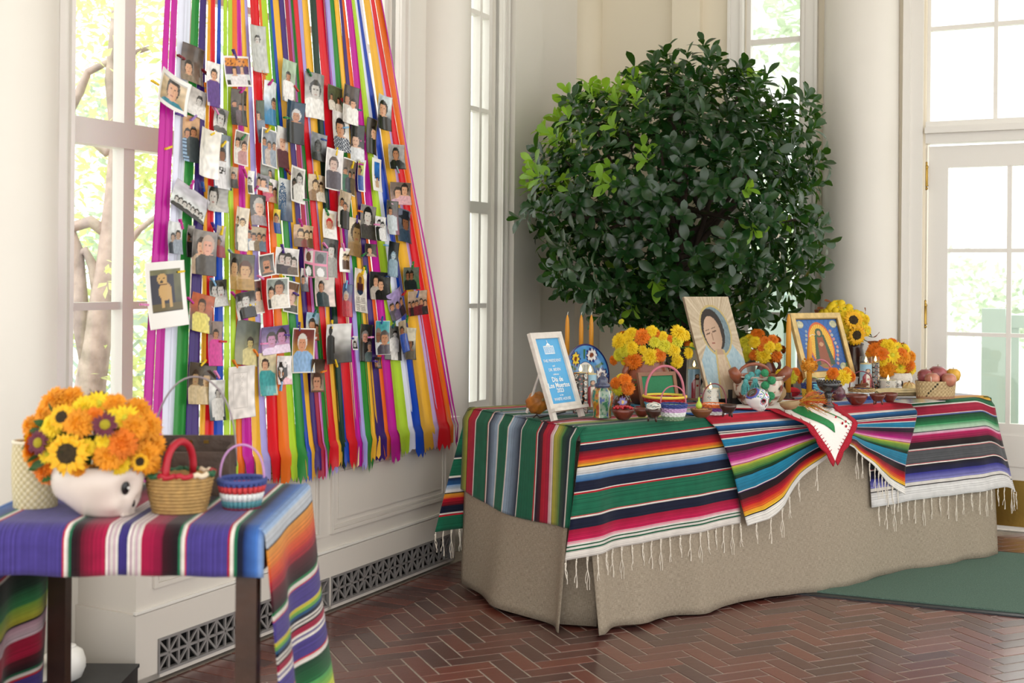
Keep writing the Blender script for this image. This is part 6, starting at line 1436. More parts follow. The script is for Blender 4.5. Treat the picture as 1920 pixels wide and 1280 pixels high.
# 19-22
glass_candle('short lit votive glass printed with skulls behind the orange-rimmed basket', 1332, 762, 32, 37, 'white', True)
basket('orange and purple rimmed small basket with thin maroon handle', 1339, 776, 46, 20, [wht_w, prp_w, org_w], mat('maroon_handle', '#7a3a44', .5), 40, .0026, .8)
t, r, h = bowl('oval wooden bowl with brown spices and a green lime', 1315, 782, 42, 16, mat('brown_wood_bowl', '#7a4a2a', .4, var=.2)); 
q = MB(); rg = random.Random(7)
for k in range(26): a, rr = rg.uniform(0, 6.28), r * .75 * math.sqrt(rg.random()); q.ball((rr * math.cos(a), rr * math.sin(a), h * .9), .006, 7, 5, (1, 1, .6))
o = q.build('spice_pieces', mat('spice', '#b98a5a', .8, var=.3), None, t.location, smooth=True); tag(o, 'brown spice pieces filling the oval wooden bowl', 'spice', kind='stuff')
lq = thing('lime', 'small green lime standing in the oval wooden bowl', 'fruit', t.location + Vector((-.01, 0, h * .95))); MB().lathe([(.003, 0), (.011, .006), (.013, .014), (.009, .024), (.004, .032), (.0035, .045), (.0005, .046)], 14).build('lime_body', mat('lime_skin', '#b5cf4a', .35), lq, smooth=True); MB().ball((0, 0, .047), .003, 6, 5).build('stem_end', mat('dry_stem'), lq)
bowl('tiny dark clay tripod mortar in front of the black easel', 1365, 781, 33, 23, clay_d, 3, 'tripod_mortar')
# 23 decorated clay pot with pompom garland ------------------------------------------------------------------
p, s = spot(1428, 762); p = p + Vector((-.01, .03, 0)); s = p.y / F; t = thing('decorated_pot', 'white-slipped clay cooking pot with brown rim and thick handles under the pompom garland', 'pot', p, R(20)); r = 47 * s
def pot_col(u, v):
    if v > .86 or v < .06: return C('#8a4a30')
    n = noise.noise((u * 26, v * 8, 4)); 
    if abs((v * 3) % 1 - .5) < .05: return C('#6a3a2a')
    if (u * 12) % 1 < .5 and n > .05: return C('#8a4a36')
    return C('#3a302c') if n > .3 else mixc(C('#d3c6b8'), C('#bfae9f'), .5 + n)
pp = [(.55, 0), (.78, .18), (.98, .5), (1.0, .72), (.96, .88), (1.05, .96), (1.06, 1.0), (.94, .99), (.88, .8)]; hp = 58 * s
def potf(u, v):
    x = v * (len(pp) - 1); k = min(int(x), len(pp) - 2); rr = lerp(pp[k][0], pp[k + 1][0], x - k) * r; return (rr * math.cos(u * 6.28319), rr * math.sin(u * 6.28319), lerp(pp[k][1], pp[k + 1][1], x - k) * hp)
q = MB(); q.grid(potf, 80, 44, colfn=pot_col); q.lathe([(0, hp * .7), (r * .9, hp * .7)], 32, caps=False); q.build('pot_body', printmat('glazed_print'), t, smooth=True)
for sgn in (-1, 1):
    q = MB(); q.tube([(sgn * r * .93, -.01, hp * .86), (sgn * r * 1.18, -.02, hp * 1.06), (sgn * r * 1.30, -.02, hp * 1.22)], [10 * s, 11 * s, 8 * s], 10); q.build('handle', terra, t, smooth=True)
MB().tube([(r * .7 * math.cos(a_ / 10 * math.pi), .03, hp + r * .42 * math.sin(a_ / 10 * math.pi)) for a_ in range(11)], 3.2 * s, 8).build('bail', terra, t, smooth=True)
yt = mat('teal_yarn', '#63b5b5', .95, bump=1.0, bscale=220); yg = mat('green_yarn', '#3a9a68', .95, bump=1.0, bscale=220)
gl_ = thing('pompom_garland', 'teal and green pompom garland with tassels draped over the clay pot', 'garland', p); inv = Matrix.Translation(-p)
pm = [('g', 1434, 699, 8), ('g', 1447, 713, 8.5), ('g', 1435, 722, 8.5), ('g', 1445, 742, 8.5), ('g', 1440, 750, 6), ('t', 1421, 698, 6.5), ('t', 1420, 708, 6), ('t', 1409, 703, 7), ('t', 1402, 707, 6.5)]
rg = random.Random(9); cord = []
def fuzz(c, r_, m, name):
    q = MB(); q.ball(c, r_ * .93, 14, 9)
    for k in range(90):
        d = Vector((rg.gauss(0, 1), rg.gauss(0, 1), rg.gauss(0, 1))).normalized(); u_ = d.orthogonal().normalized() * .0012; b0 = Vector(c) + d * r_ * .8; q.add([b0 + u_, b0 - u_, Vector(c) + d * r_ * rg.uniform(1.0, 1.08)], [(0, 1, 2)])
    q.build(name, m, gl_, smooth=False)
for kd, px, py, rr in pm:
    Yy = p.y - r - .012 if kd == 'g' else p.y - r * .85; c = inv @ at(px, py, Yy); cord.append(c); fuzz(c, rr * Yy / F, yg if kd == 'g' else yt, 'pompom')
q = MB(); q.tube(cord[:5], .0018, 6); q.tube([cord[0]] + cord[5:], .0018, 6); q.build('cord', yg, gl_)
for px, py, L_, m in ((1398, 715, 24, yt), (1416, 714, 25, yt)):
    q = MB(); c = inv @ at(px, py, p.y - r * 1.02); ss = p.y / F
    for k in range(60):
        a = rg.uniform(0, 6.28); rr = math.sqrt(rg.random()) * 9 * ss; q.tube([c + Vector((rr * .35 * math.cos(a), rr * .35 * math.sin(a), 0)), c + Vector((rr * .9 * math.cos(a), rr * .9 * math.sin(a), -L_ * ss * .4)), c + Vector((rr * math.cos(a), rr * math.sin(a), -L_ * ss * rg.uniform(.9, 1.05)))], .0013, 4)
    q.ball(c, 5 * ss, 10, 7); q.build('tassel', m, gl_)
# 24 jug with marigolds
p, s = spot(1438, 742); p = p + Vector((0.03, .16, 0)); s = p.y / F; t = thing('brown_jug', 'brown glazed jug with handle behind the clay cooking pot', 'jug', p, R(-10)); r = 20 * s; hj2 = 72 * s
MB().lathe([(r * .7, 0), (r * 1.0, hj2 * .3), (r * .95, hj2 * .6), (r * .6, hj2 * .82), (r * .68, hj2), (r * .58, hj2), (r * .5, hj2 * .8), (0.001, hj2 * .75)], 28).build('jug_body', clay, t, smooth=True)
MB().tube([(r * (.62 + .6 * math.sin(a_ / 8 * math.pi)), 0, hj2 * lerp(.95, .5, a_ / 8)) for a_ in range(9)], 3 * s, 8).build('handle', clay, t, smooth=True)
it = [('green_yellow', 1396, 642, 12), ('orange', 1420, 628, 14), ('yellow', 1415, 642, 12), ('orange', 1434, 640, 11), ('orange', 1449, 637, 11), ('yellow', 1441, 650, 13), ('orange', 1414, 665, 11), ('yellow', 1430, 666, 16), ('orange', 1455, 667, 13), ('yellow', 1458, 650, 9), ('green_yellow', 1397, 668, 11), ('yellow', 1442, 676, 9), ('green_yellow', 1402, 655, 9), ('leaf', 1470, 655, 12), ('orange', 1427, 652, 8), ('yellow', 1405, 634, 9)]
bouquet('marigold_bouquet', 'orange and yellow marigold bouquet in the brown jug right of the veiled woman', p + Vector((0, 0, hj2)), it, p.y, None, .07, 5, fill=6, foam=90, rng_leaf=.026)
# 25 white printed jar
p, s = spot(1414, 735); p = p + Vector((.0, .12, 0)); s = p.y / F; t = thing('printed_canister', 'white canister with a tiny oval portrait and silver lid behind the clay pot', 'canister', p, R(-20)); r = 11.5 * s
q = MB(); hh_ = 52 * s; col_cyl(q, r, 0, hh_, lambda u, v: C('#5a4030') if ((u - .62) / .05) ** 2 + ((v - .72) / .13) ** 2 < 1 else C('#d9cdbf') if ((u - .62) / .065) ** 2 + ((v - .72) / .17) ** 2 < 1 else C('#9a8f8a') if abs(v - .93) < .02 else C('#dcd4d0'), 60, 30); q.lathe([(0, hh_), (r, hh_)], 30, caps=False); q.build('canister_body', LBL, t, smooth=True)
MB().lathe([(r * 1.03, hh_ - .004), (r * 1.03, hh_ + 9 * s), (r * .95, hh_ + 10 * s), (.0001, hh_ + 10 * s)], 30).build('lid', mat('tin', '#9a9a98', .3, .9), t, smooth=True)
# 26 painted skull ------------------------------------------------------------------
def skull_shape(d):
    """unit skull facing -Y: returns surface point for direction d"""
    x, y, z = d; r = 1.0
    p = Vector((x * .78, y * 1.0, z * .84 + .10))
    if y < 0.1 and z < 0:                                   # face and jaw drop down and forward
        k = sstep(0.1, -.6, y) * sstep(0, -.7, z); p += Vector((-x * .22 * k, .06 * k, -.20 * k))
    if z < -.35 and y > .1: p.z += .25 * sstep(-.35, -1, z) * sstep(.1, .7, y)
    for sx in (-1, 1):
        e = math.exp(-(((x - sx * .40) / .20) ** 2 + ((z + .12) / .20) ** 2)) * (1 if y < 0 else 0); p -= Vector(d) * .17 * e
        e = math.exp(-(((x - sx * .62) / .14) ** 2 + ((z + .42) / .12) ** 2)) * (1 if y < 0 else 0); p += Vector(d) * .07 * e
    e = math.exp(-((x / .10) ** 2 + ((z + .42) / .13) ** 2)) * (1 if y < 0 else 0); p -= Vector(d) * .10 * e
    return p
def skull_dir(u, v):
    a = u * 2 * math.pi; th_ = (v - .5) * math.pi * .998; return Vector((math.cos(th_) * math.sin(a), math.cos(th_) * math.cos(a), math.sin(th_)))
def painted_skull(u, v):
    d = skull_dir(u, v); x, y, z = d; c = C('#e9e7e4')
    n = noise.noise((x * 5, y * 5, z * 5))
    if z > .2 and n > .18: c = C('#4a6ac4')
    elif z > .1 and n < -.28: c = C('#3a8a6a')
    if y > -.1 and abs(z - .1) < .05: c = C('#8a2a34')
    t_ = (d - Vector((-.75, .1, .66)).normalized()).length
    if t_ < .42: c = C('#3f3f34')
    elif t_ < .50: c = C('#7a2430')
    elif t_ < .66: c = C('#4f5fb4')
    if y < 0:
        for sx in (-1, 1):
            e = math.hypot((x - sx * .40) / .2, (z + .12) / .2)
            if e < .8: c = C('#1a1414')
            elif e < 1.15: c = C('#a8242f')
            elif e < 1.4 and int(math.atan2(z + .12, x - sx * .4) * 5) % 2: c = C('#3a5ab4')
        if abs(x) < .09 and abs(z + .42) < .1: c = C('#2a1a1a')
        if -.86 < z < -.62 and abs(x) < .4: c = C('#2c2a2c') if (abs(x) * 16) % 1 < .25 else C('#f0eeea')
        e2 = math.hypot(x / .12, (z - .45) / .12)
        if e2 < 1: c = C('#c23a3a')
    return c
p, s = spot(1420, 773); sk = thing('painted_skull', 'glossy painted ceramic skull in blue, red and white on the embroidered cloth', 'skull', p, R(38)); r = 25 * s
q = MB(); q.grid(lambda u, v: skull_shape(skull_dir(u, v)) * r + Vector((0, 0, .92 * r)), 96, 60, colfn=painted_skull); q.build('skull_body', printmat('glazed_print'), sk, smooth=True)
# 27 half gourd bowls
hg = mat('gourd_shell', '#a08560', .7, var=.15, vscale=30)
for (px, py, lab, tl_) in ((1482, 770, 'half gourd bowl lying flat on the embroidered cloth', 8), (1468, 756, 'half gourd bowl tipped up against its neighbour', 48)):
    p, s = spot(px, py); t = thing('gourd_bowl', lab, 'bowl', p + Vector((0, 0, .0 if tl_ < 20 else .012)), R(-20)); r = 19 * s; Mx = Matrix.Translation((0, 0, r * .1)) @ Matrix.Rotation(R(-tl_), 4, 'Y')
    MB().lathe([(.001, 0), (r * .55, r * .08), (r * .88, r * .4), (r, r * .80), (r * .93, r * .80), (r * .8, r * .42), (r * .5, r * .16), (.001, r * .1)], 28, M=Mx).build('shell', hg, t, smooth=True)
    MB().tube([Mx @ Vector(c_) for c_ in ring_path(r * .965, r * .80, 28)], .0012, 5, closed=True).build('rim', mat('gourd_rim', '#c9b48c', .7), t)
# 28 wheat bundle
p, s = spot(1500, 762); wh = thing('dried_wheat', 'fan of dried golden and orange bristly wheat beside the gourd bowls', 'wheat', p, 0)
wm = [mat('wheat_gold', '#cf9a2f', .7, var=.2), mat('wheat_orange', '#c9561f', .7, var=.2)]; rg = random.Random(12)
for k in range(26):
    f = k / 25; q = MB(); tx, ty = lerp(1512, 1562, rg.random()), lerp(742, 776, f); e = on(tx, ty, ZA + .012) - p; e.z = .006 + .03 * (1 - f) * rg.uniform(.6, 1.2)
    b0 = Vector((rg.uniform(-.01, .01), rg.uniform(-.01, .015), .006 + .03 * (1 - f) * .8)); q.tube([b0, b0.lerp(e, .5) + Vector((0, 0, .012)), e], [.0016, .0020, .0006], 5)
    for j in range(16):
        c = b0.lerp(e, rg.uniform(.25, .95)) + Vector((0, 0, .010)); d = (e - b0).normalized() * .035 + Vector((rg.uniform(-.012, .012), rg.uniform(-.012, .012), rg.uniform(-.004, .014))); q.tube([c, c + d], [.0009, .0003], 3)
    q.build('wheat_ear', wm[0 if rg.random() < .68 else 1], wh)
# 29 red cushion-like fabric heart
p, s = spot(1487, 744); p.y += .02; t = thing('red_pincushion', 'plump red fabric bundle behind the gourd bowls', 'cushion', p); q = MB(); q.ball((0, 0, .022), .035, 20, 12, (1.1, .8, .62)); q.build('fabric', mat('red_fabric', '#c01428', .8, bump=.3, bscale=60), t, smooth=True); MB().tube(ring_path(.037, .022, 24, 1, .76), .002, 6, closed=True).build('seam', mat('red_seam', '#8a0d1c', .8), t)
# 30 small brown pot of marigolds
p, s = spot(1482, 742); p = p + Vector((0, .07, 0)); t = thing('small_pot', 'small brown pot of marigolds left of the blue framed picture', 'pot', p); MB().lathe([(.022, 0), (.030, .03), (.028, .055), (.032, .062), (.027, .062), (.001, .05)], 24).build('pot_body', clay_d, t, smooth=True); MB().tube(ring_path(.030, .060, 24), .003, 6, closed=True).build('rim', clay, t, smooth=True)
bouquet('marigold_posy', 'yellow and orange marigold posy in the small brown pot by the tall taper', p + Vector((0, 0, .06)), [('yellow', 1470, 703, 13), ('green_yellow', 1482, 706, 15), ('yellow', 1462, 700, 9), ('orange', 1499, 708, 13), ('orange', 1492, 698, 10), ('yellow', 1478, 695, 9)], p.y, None, .03, 6, foam=20, rng_leaf=.02)
# 31 tapers right
def taper(label, px, ytop, ybase_px, Yc, holder=True):
    top = at(px, ytop, Yc); t = thing('taper_candle', label, 'candle', (top.x, Yc, ZA)); h = top.z - ZA
    MB().lathe([(.0125, .02), (.0115, h - .06), (.0085, h - .02), (.0035, h - .003), (.0005, h)], 16).build('candle_body', wax_y, t, smooth=True); MB().tube([(0, 0, h - .003), (.002, 0, h + .006), (.014, 0, h + .010), (.022, -.002, h + .007)] if 'ringed' in label else [(0, 0, h - .003), (.001, 0, h + .004)], .0013, 6).build('wick', mat('white_wick'), t)
    MB().lathe([(.03, 0), (.03, .005), (.017, .01), (.016, .03), (.0125, .03), (.0125, .02)], 20).build('candle_holder', clay_d, t, smooth=True); return t, h
taper('tall orange taper candle in front of the gilt frame edge', 1479, 588, 700, 5.50)
t, h = taper('shorter orange taper candle ringed by a ball of dried marigold petals', 1518, 631, 720, 5.46)
rg = random.Random(5); c = at(1518, 685, 5.46); q = MB(); zc = c.z - ZA
for k in range(150):
    d = Vector((rg.gauss(0, 1), rg.gauss(0, 1), rg.gauss(0, 1))).normalized(); Mq = Matrix.Translation(Vector((0, 0, zc)) + d * .026) @ d.to_track_quat('Y', 'Z').to_matrix().to_4x4() @ Matrix.Rotation(rg.uniform(0, 6.3), 4, 'Y') @ Matrix.Scale(.014, 4); vs_, fs_ = leaf_geo(1.0, .7, -.2, .3); q.add(vs_, fs_, Mq)
q.ball((0, 0, zc), .027, 14, 10); q.build('petal_ball', mat('dried_petal', '#dd9a2f', .7, var=.25, vscale=30, trans=.15), t)
# 33 framed blue picture ------------------------------------------------------------------
def guad_col(u, v):
    x = (u - .5); c = mixc(C('#174f94'), C('#1f62ad'), v); an = math.atan2(v - .5, x * .8)
    if abs((an * 6) % 1 - .5) < .05: c = C('#123a70')
    for mx, my in ((.11, .89), (.89, .89), (.9, .1), (.11, .1)):
        e = ((u - mx) / .085) ** 2 + ((v - my) / .07) ** 2
        if e < 1: c = C('#8f8a6a') if e > .8 else mixc(C('#9aa58a'), C('#c9c4a4'), .5 + noise.noise((u * 20, v * 20, 1)))
    for k in range(9):
        fx, fy = .86 - .05 * abs(k - 4) * .4, .16 + .075 * k
        if math.hypot((u - fx) * 1.0, v - fy) < .03: c = C('#a9a9a0') if k % 2 else C('#b97f7a')
        if math.hypot((u - (1 - fx)), v - fy) < .026: c = C('#9aa59a') if k % 2 else C('#8a9aa4')
    e = (x / .27) ** 2 + ((v - .50) / .40) ** 2
    if e < 1.15: c = C('#c65a2a')
    if e < .95: c = C('#e3b83a') if (an * 9) % 1 < .6 else C('#c98a2a')
    w = .10 + .11 * max(0, min(1, (.72 - v) / .5)); 
    if .14 < v < .70 and abs(x) < w: c = C('#2f4f3a') if abs(x) > w * .55 else C('#8a4a34')
    if ((x) / .085) ** 2 + ((v - .73) / .085) ** 2 < 1: c = C('#2f4f3a')
    if (x / .045) ** 2 + ((v - .725) / .05) ** 2 < 1: c = C('#b98a66')
    if (x / .05) ** 2 + ((v - .52) / .04) ** 2 < 1: c = C('#b98a66')
    if (x / .13) ** 2 + ((v - .125) / .035) ** 2 < 1: c = C('#8a6a3a')
    return c
GW, GH = .345, .318; t, Mg = easel_frame('framed_picture', 'gilt-framed picture of a small robed figure in golden rays on bright blue', 'picture', 1556, 738, GW, GH, 19, R(33.7), .026, gold, None, .018); t.location.z += .078; RIS = t.location.copy()
MB().grid(lambda u, v: Mg @ Vector(((u - .5) * (GW - .05), .002, .025 + v * (GH - .05))), 110, 120, colfn=guad_col).build('printed_picture', printmat('photo_print'), t)
q = MB(); 
for a in ((-GW / 2 + .026, -GW / 2 + .031), (GW / 2 - .031, GW / 2 - .026)): q.span(a[0], a[1], -.007, .002, .026, GH - .026, Mg)
for a in ((.026, .031), (GH - .031, GH - .026)): q.span(-GW / 2 + .031, GW / 2 - .031, -.007, .002, a[0], a[1], Mg)
q.build('inner_beading', mat('bronze_bead', '#8a7040', .4, .6), t)
MB().span(-GW / 2 + .02, GW / 2 - .02, .004, .009, .02, GH - .02, Mg).build('backing', mat('card', '#6a5a44', .8), t)
# 34-38
basket('yellow little basket with green handle and dark woven rim', 1521, 748, 34, 30, [yel_w, yel_w, nav_w], mat('lime_handle', '#b9c98a', .5), 16, .0028, .75)
basket('teal basket with tall pink looped handle behind the black goblet', 1538, 748, 50, 30, [nav_w, blue_w], pinkp, 48, .0042, .8)
p, s = spot(1553, 763); t = thing('black_goblet', 'glossy black pottery pedestal bowl with beaded rim', 'goblet', p); s1 = s
bp_ = mat('black_pottery', '#17171b', .12, bump=.5, bscale=70, coat=.6)
MB().lathe([(11 * s, 0), (12 * s, 2 * s), (7 * s, 8 * s), (6 * s, 18 * s), (8 * s, 25 * s), (7 * s, 28 * s)], 24).build('pedestal', bp_, t, smooth=True); MB().lathe([(7 * s, 27 * s), (15 * s, 32 * s), (20 * s, 39 * s), (21.5 * s, 47 * s), (19 * s, 48 * s), (16 * s, 42 * s), (.0001, 38 * s)], 30).build('bowl_body', bp_, t, smooth=True)
q = MB(); [q.ball((20.5 * s * math.cos(k / 22 * 6.283), 20.5 * s * math.sin(k / 22 * 6.283), 48 * s), 2.4 * s, 7, 5) for k in range(22)]; q.build('beaded_rim', bp_, t, smooth=True)
p, s = spot(1577, 752); p = p + Vector((.0, .05, 0)); t = thing('small_vase', 'round painted little vase right of the black goblet', 'vase', p); MB().lathe([(.018, 0), (.033, .022), (.030, .045), (.017, .058), (.020, .068), (.015, .068), (.001, .05)], 26).build('vase_body', mat('plum_glaze', '#6a3a44', .2, var=.6, vscale=30, coat=.4), t, smooth=True); MB().tube(ring_path(.018, .068, 22), .0025, 6, closed=True).build('rim', clay_d, t, smooth=True)
bouquet('marigold_posy', 'marigold posy with one large yellow head, right of the black goblet', p + Vector((0, 0, .066)), [('yellow', 1581, 706, 16), ('orange', 1562, 700, 12), ('yellow', 1556, 710, 10), ('orange', 1596, 706, 11), ('amber', 1588, 696, 9), ('leaf', 1586, 690, 12)], p.y, None, .03, 8, foam=20, rng_leaf=.02)
bowl('wide brown clay bowl below the blue striped basket', 1606, 758, 42, 19, clay); bowl('brown clay tripod mortar between two bowls on the right', 1645, 758, 30, 20, clay, 3, 'tripod_mortar'); bowl('brown clay bowl right of the tripod mortar', 1668, 753, 30, 17, clay)
t, r, h = basket('blue and white striped basket of cinnamon with thin dark handle', 1615, 747, 46, 20, [nav_w, wht_w, straw], mat('maroon_handle'), 34, .0026, .8)
cn = mat('cinnamon', '#7a4a2a', .7, var=.2)
for k, (a, l_) in enumerate(((.3, .07), (-.5, .055), (1.2, .05))):
    o = thing('cinnamon_stick', ['longest cinnamon stick sticking out of the blue striped basket', 'cinnamon stick lying left in the blue striped basket', 'short cinnamon stick lying across the blue striped basket'][k], 'cinnamon', t.location + Vector((0, 0, h + .003 + .007 * k)), a, 'cinnamon sticks'); MB().tube([(-l_ / 2, 0, 0), (l_ / 2, 0, .012)], .005, 10).build('bark_roll', cn, o, smooth=True); MB().tube([(l_ / 2 - .001, 0, .012), (l_ / 2 + .0005, 0, .0125)], .003, 8).build('hollow_end', blackm, o)
glass_candle('tall glass candle with a robed figure right of the blue framed picture', 1623, 738, 23, 70, 'figure', True, R(8)); glass_candle('tall dark skull-printed glass candle on the right', 1641, 737, 15, 69, 'skull', True)
glass_candle('short lit skull votive glass near the fruit basket', 1665, 738, 32, 28, 'white', True)
# 41 dog figurine
p, s = spot(1686, 738); t = thing('dog_figurine', 'small white dog figurine with black ears beside the skull votive', 'figurine', p, R(-30)); wg = mat('white_glaze'); q = MB(); q.ball((0, 0, .022), .016, 14, 9, (.9, 1.1, 1.3)); q.ball((0, -.012, .010), .008, 10, 7, (1, 1.3, 1.1)); q.build('body', wg, t, smooth=True); q = MB(); q.ball((0, -.008, .052), .014, 14, 9, (1, 1.1, 1)); q.ball((0, -.022, .048), .008, 10, 7); q.build('head', wg, t, smooth=True)
for sx in (-1, 1): MB().ball((sx * .014, -.004, .050), .009, 10, 7, (.5, .8, 1.5)).build('ear', blackm, t, smooth=True)
MB().ball((0, -.030, .049), .003, 8, 6).build('nose', blackm, t, smooth=True)
# 42 small pumpkin
p, s = spot(1704, 737); t = thing('small_pumpkin', 'small cream pumpkin with orange stripes left of the fruit basket', 'pumpkin', p); q = gourd_mesh(1, 9, 1, None, depth=.12); q.v = [Vector((v.x * .037, v.y * .037, v.z * .027 + .026)) for v in q.v]
q.build('pumpkin_body', mat('cream_pumpkin', '#e3c98a', .5, var=.25, vscale=30), t, smooth=True); MB().tube([(0, 0, .048), (.003, 0, .06)], [.006, .004], 8).build('stem', mat('dry_stem'), t)
for k in range(9):
    a = 2 * math.pi * k / 9; q = MB(); q.tube([(.0345 * math.sin(e_) * math.cos(a), .0345 * math.sin(e_) * math.sin(a), .026 + .0262 * math.cos(e_)) for e_ in [R(20 + 15 * j) for j in range(10)]], .0022, 5); q.build('stripe', mat('orange_stripe', '#c27a22', .5), t, smooth=True)
# 43 corn husk bundle
A1, A2 = on(1640, 745, ZA), on(1722, 744, ZA); t = thing('husk_bundle', 'flat bundle of pale dried corn husks in front of the small pumpkin', 'husks', A1); v12 = A2 - A1; rg = random.Random(6)
for k in range(14):
    o1 = Vector((rg.uniform(-.01, .01), rg.uniform(-.025, .03), .004 + .0022 * k)); q = MB(); w = rg.uniform(.012, .022); n_ = Vector((-v12.y, v12.x, 0)).normalized() * w
    pts = [o1, o1 + v12 * .33 + Vector((0, 0, rg.uniform(0, .006))), o1 + v12 * .7 + Vector((0, 0, rg.uniform(0, .004))), o1 + v12 * rg.uniform(.9, 1.05)]
    q.add([x_ + d_ for x_ in pts for d_ in (-n_, Vector((0, 0, .004)), n_)], [(3 * i_ + j_, 3 * i_ + j_ + 1, 3 * i_ + j_ + 4, 3 * i_ + j_ + 3) for i_ in range(3) for j_ in range(2)]); q.build('husk', mat('husk', '#cdbb8f', .8, var=.2, vscale=40), t, thick=.001)
# 44 fruit basket
p, s = spot(1757, 748); p = p + Vector((.01, .05, 0)); s = p.y / F; fb = thing('fruit_basket', 'oval woven palm basket with a diagonal row of dark checks, full of fruit', 'basket', p, R(20)); r = 41 * s; hb_ = 33 * s
def palm_col(u, v):
    a = (u * 60); k = (int(a) + int(v * 9)) % 2; c = C('#c0a981') if k else C('#a58c66'); n = noise.noise((u * 30, v * 20, 2)); c = tuple(q_ * (1 + .25 * n) for q_ in c[:3]) + (1,)
    if v < .14: c = mixc(c, C('#8a5444'), .6)
    for j in range(6):
        if abs(u - (.60 + .018 * j)) < .007 and abs(v - (.2 + .13 * j)) < .045: c = C('#2c261c')
    return c
q = MB(); q.grid(lambda u, v: (lerp(.93, 1.0, v) * r * (1 + .006 * math.sin(u * 180)) * math.cos(u * 6.28319), lerp(.93, 1.0, v) * r * .62 * math.sin(u * 6.28319), v * hb_), 180, 16, colfn=palm_col); q.build('woven_wall', printmat('palm_weave', .8, .2, bump=.6), fb, thick=.004)
MB().lathe([(0, .002), (r * .93, .002)], 40, caps=False, sy=.62).build('base', straw, fb)
rg = random.Random(8); q = MB()
for k in range(9):
    a = rg.uniform(0, 6.28); x0_, y0_ = r * .98 * math.cos(a), r * .6 * math.sin(a); q.tube([(x0_, y0_, hb_ - .004), (x0_ * 1.03 + rg.uniform(-.01, .01), y0_ * 1.03, hb_ + .012), (x0_ + rg.uniform(-.025, .025), y0_, hb_ + .022), (x0_ + rg.uniform(-.02, .02), y0_, hb_ + .012)], .0016, 5)
q.build('loose_palm_ends', mat('palm_strip', '#e3dac4', .7), fb)
ap = mat('apple_skin', '#8f4548', .3, var=.35, vscale=18, coat=.3); ap2 = mat('apple_blush', '#b0705a', .3, var=.4, vscale=16, coat=.3); yl = mat('yellow_fruit', '#d2a238', .35, var=.2, vscale=20)
for px, py, rr, m, lab, kind in ((1736, 706, 16, ap, 'dark red apple at the left of the fruit basket', 'apple'), (1758, 702, 18, ap, 'largest red apple on top of the fruit basket', 'apple'), (1748, 711, 14, ap2, 'small blushed apple at the front of the fruit basket', 'apple'), (1779, 712, 14, ap2, 'pinkish apple at the front right of the fruit basket', 'apple'), (1787, 703, 14, yl, 'yellow round fruit at the right of the fruit basket', 'lemon')):
    Yf = p.y - (.035 if py > 708 else -.02); c = at(px, py, Yf); t = thing(kind, lab, 'fruit', c, 0, 'fruit in the palm basket'); R_ = rr * Yf / F
    MB().lathe([(.001, -R_ * .82), (R_ * .4, -R_ * .9), (R_ * .8, -R_ * .62), (R_, 0), (R_ * .9, R_ * .5), (R_ * .5, R_ * .84), (R_ * .2, R_ * .86), (.001, R_ * .70)], 24).build('flesh', m, t, smooth=True); MB().tube([(0, 0, R_ * .7), (.002, .001, R_ * 1.05)], .0015, 6).build('stem', mat('dry_stem'), t)
# 45 printed sheet
p, s = spot(1718, 752); t = thing('printed_sheet', 'thin sheet printed in blue, white and green lying before the fruit basket', 'sheet', p + Vector((.0, 0, .0005)), TANG)
def sheet_col(u, v):
    gu, gv = (u * 6) % 1, (v * 4) % 1
    if gu < .07 or gv < .1: return C('#f2f4f4')
    return [C('#3a5a9a'), C('#b9d0d6'), C('#7d9a6a'), C('#d9e3e0'), C('#c9b05a')][(int(u * 6) * 2 + int(v * 4) * 3) % 5]
MB().grid(lambda u, v: ((u - .5) * .24, (v - .5) * .13, .001), 48, 32, colfn=sheet_col).build('print', LBL, t, thick=.0006); MB().span(-.12, .12, -.065, .065, -.0002, .0004).build('backing', mat('white_card', '#f0efeb', .8), t)
# small black cable behind the sign
MB().tube([on(1000, 783, ZA + .004), on(1006, 777, ZA + .006), on(1012, 783, ZA + .004), on(1040, 776, ZA + .004), on(1060, 772, ZA + .004)], .0028, 6).build('cable', blackm, None); o = bpy.data.objects['cable']; tag(o, 'short black cable lying behind the feet of the blue sign', 'cable')
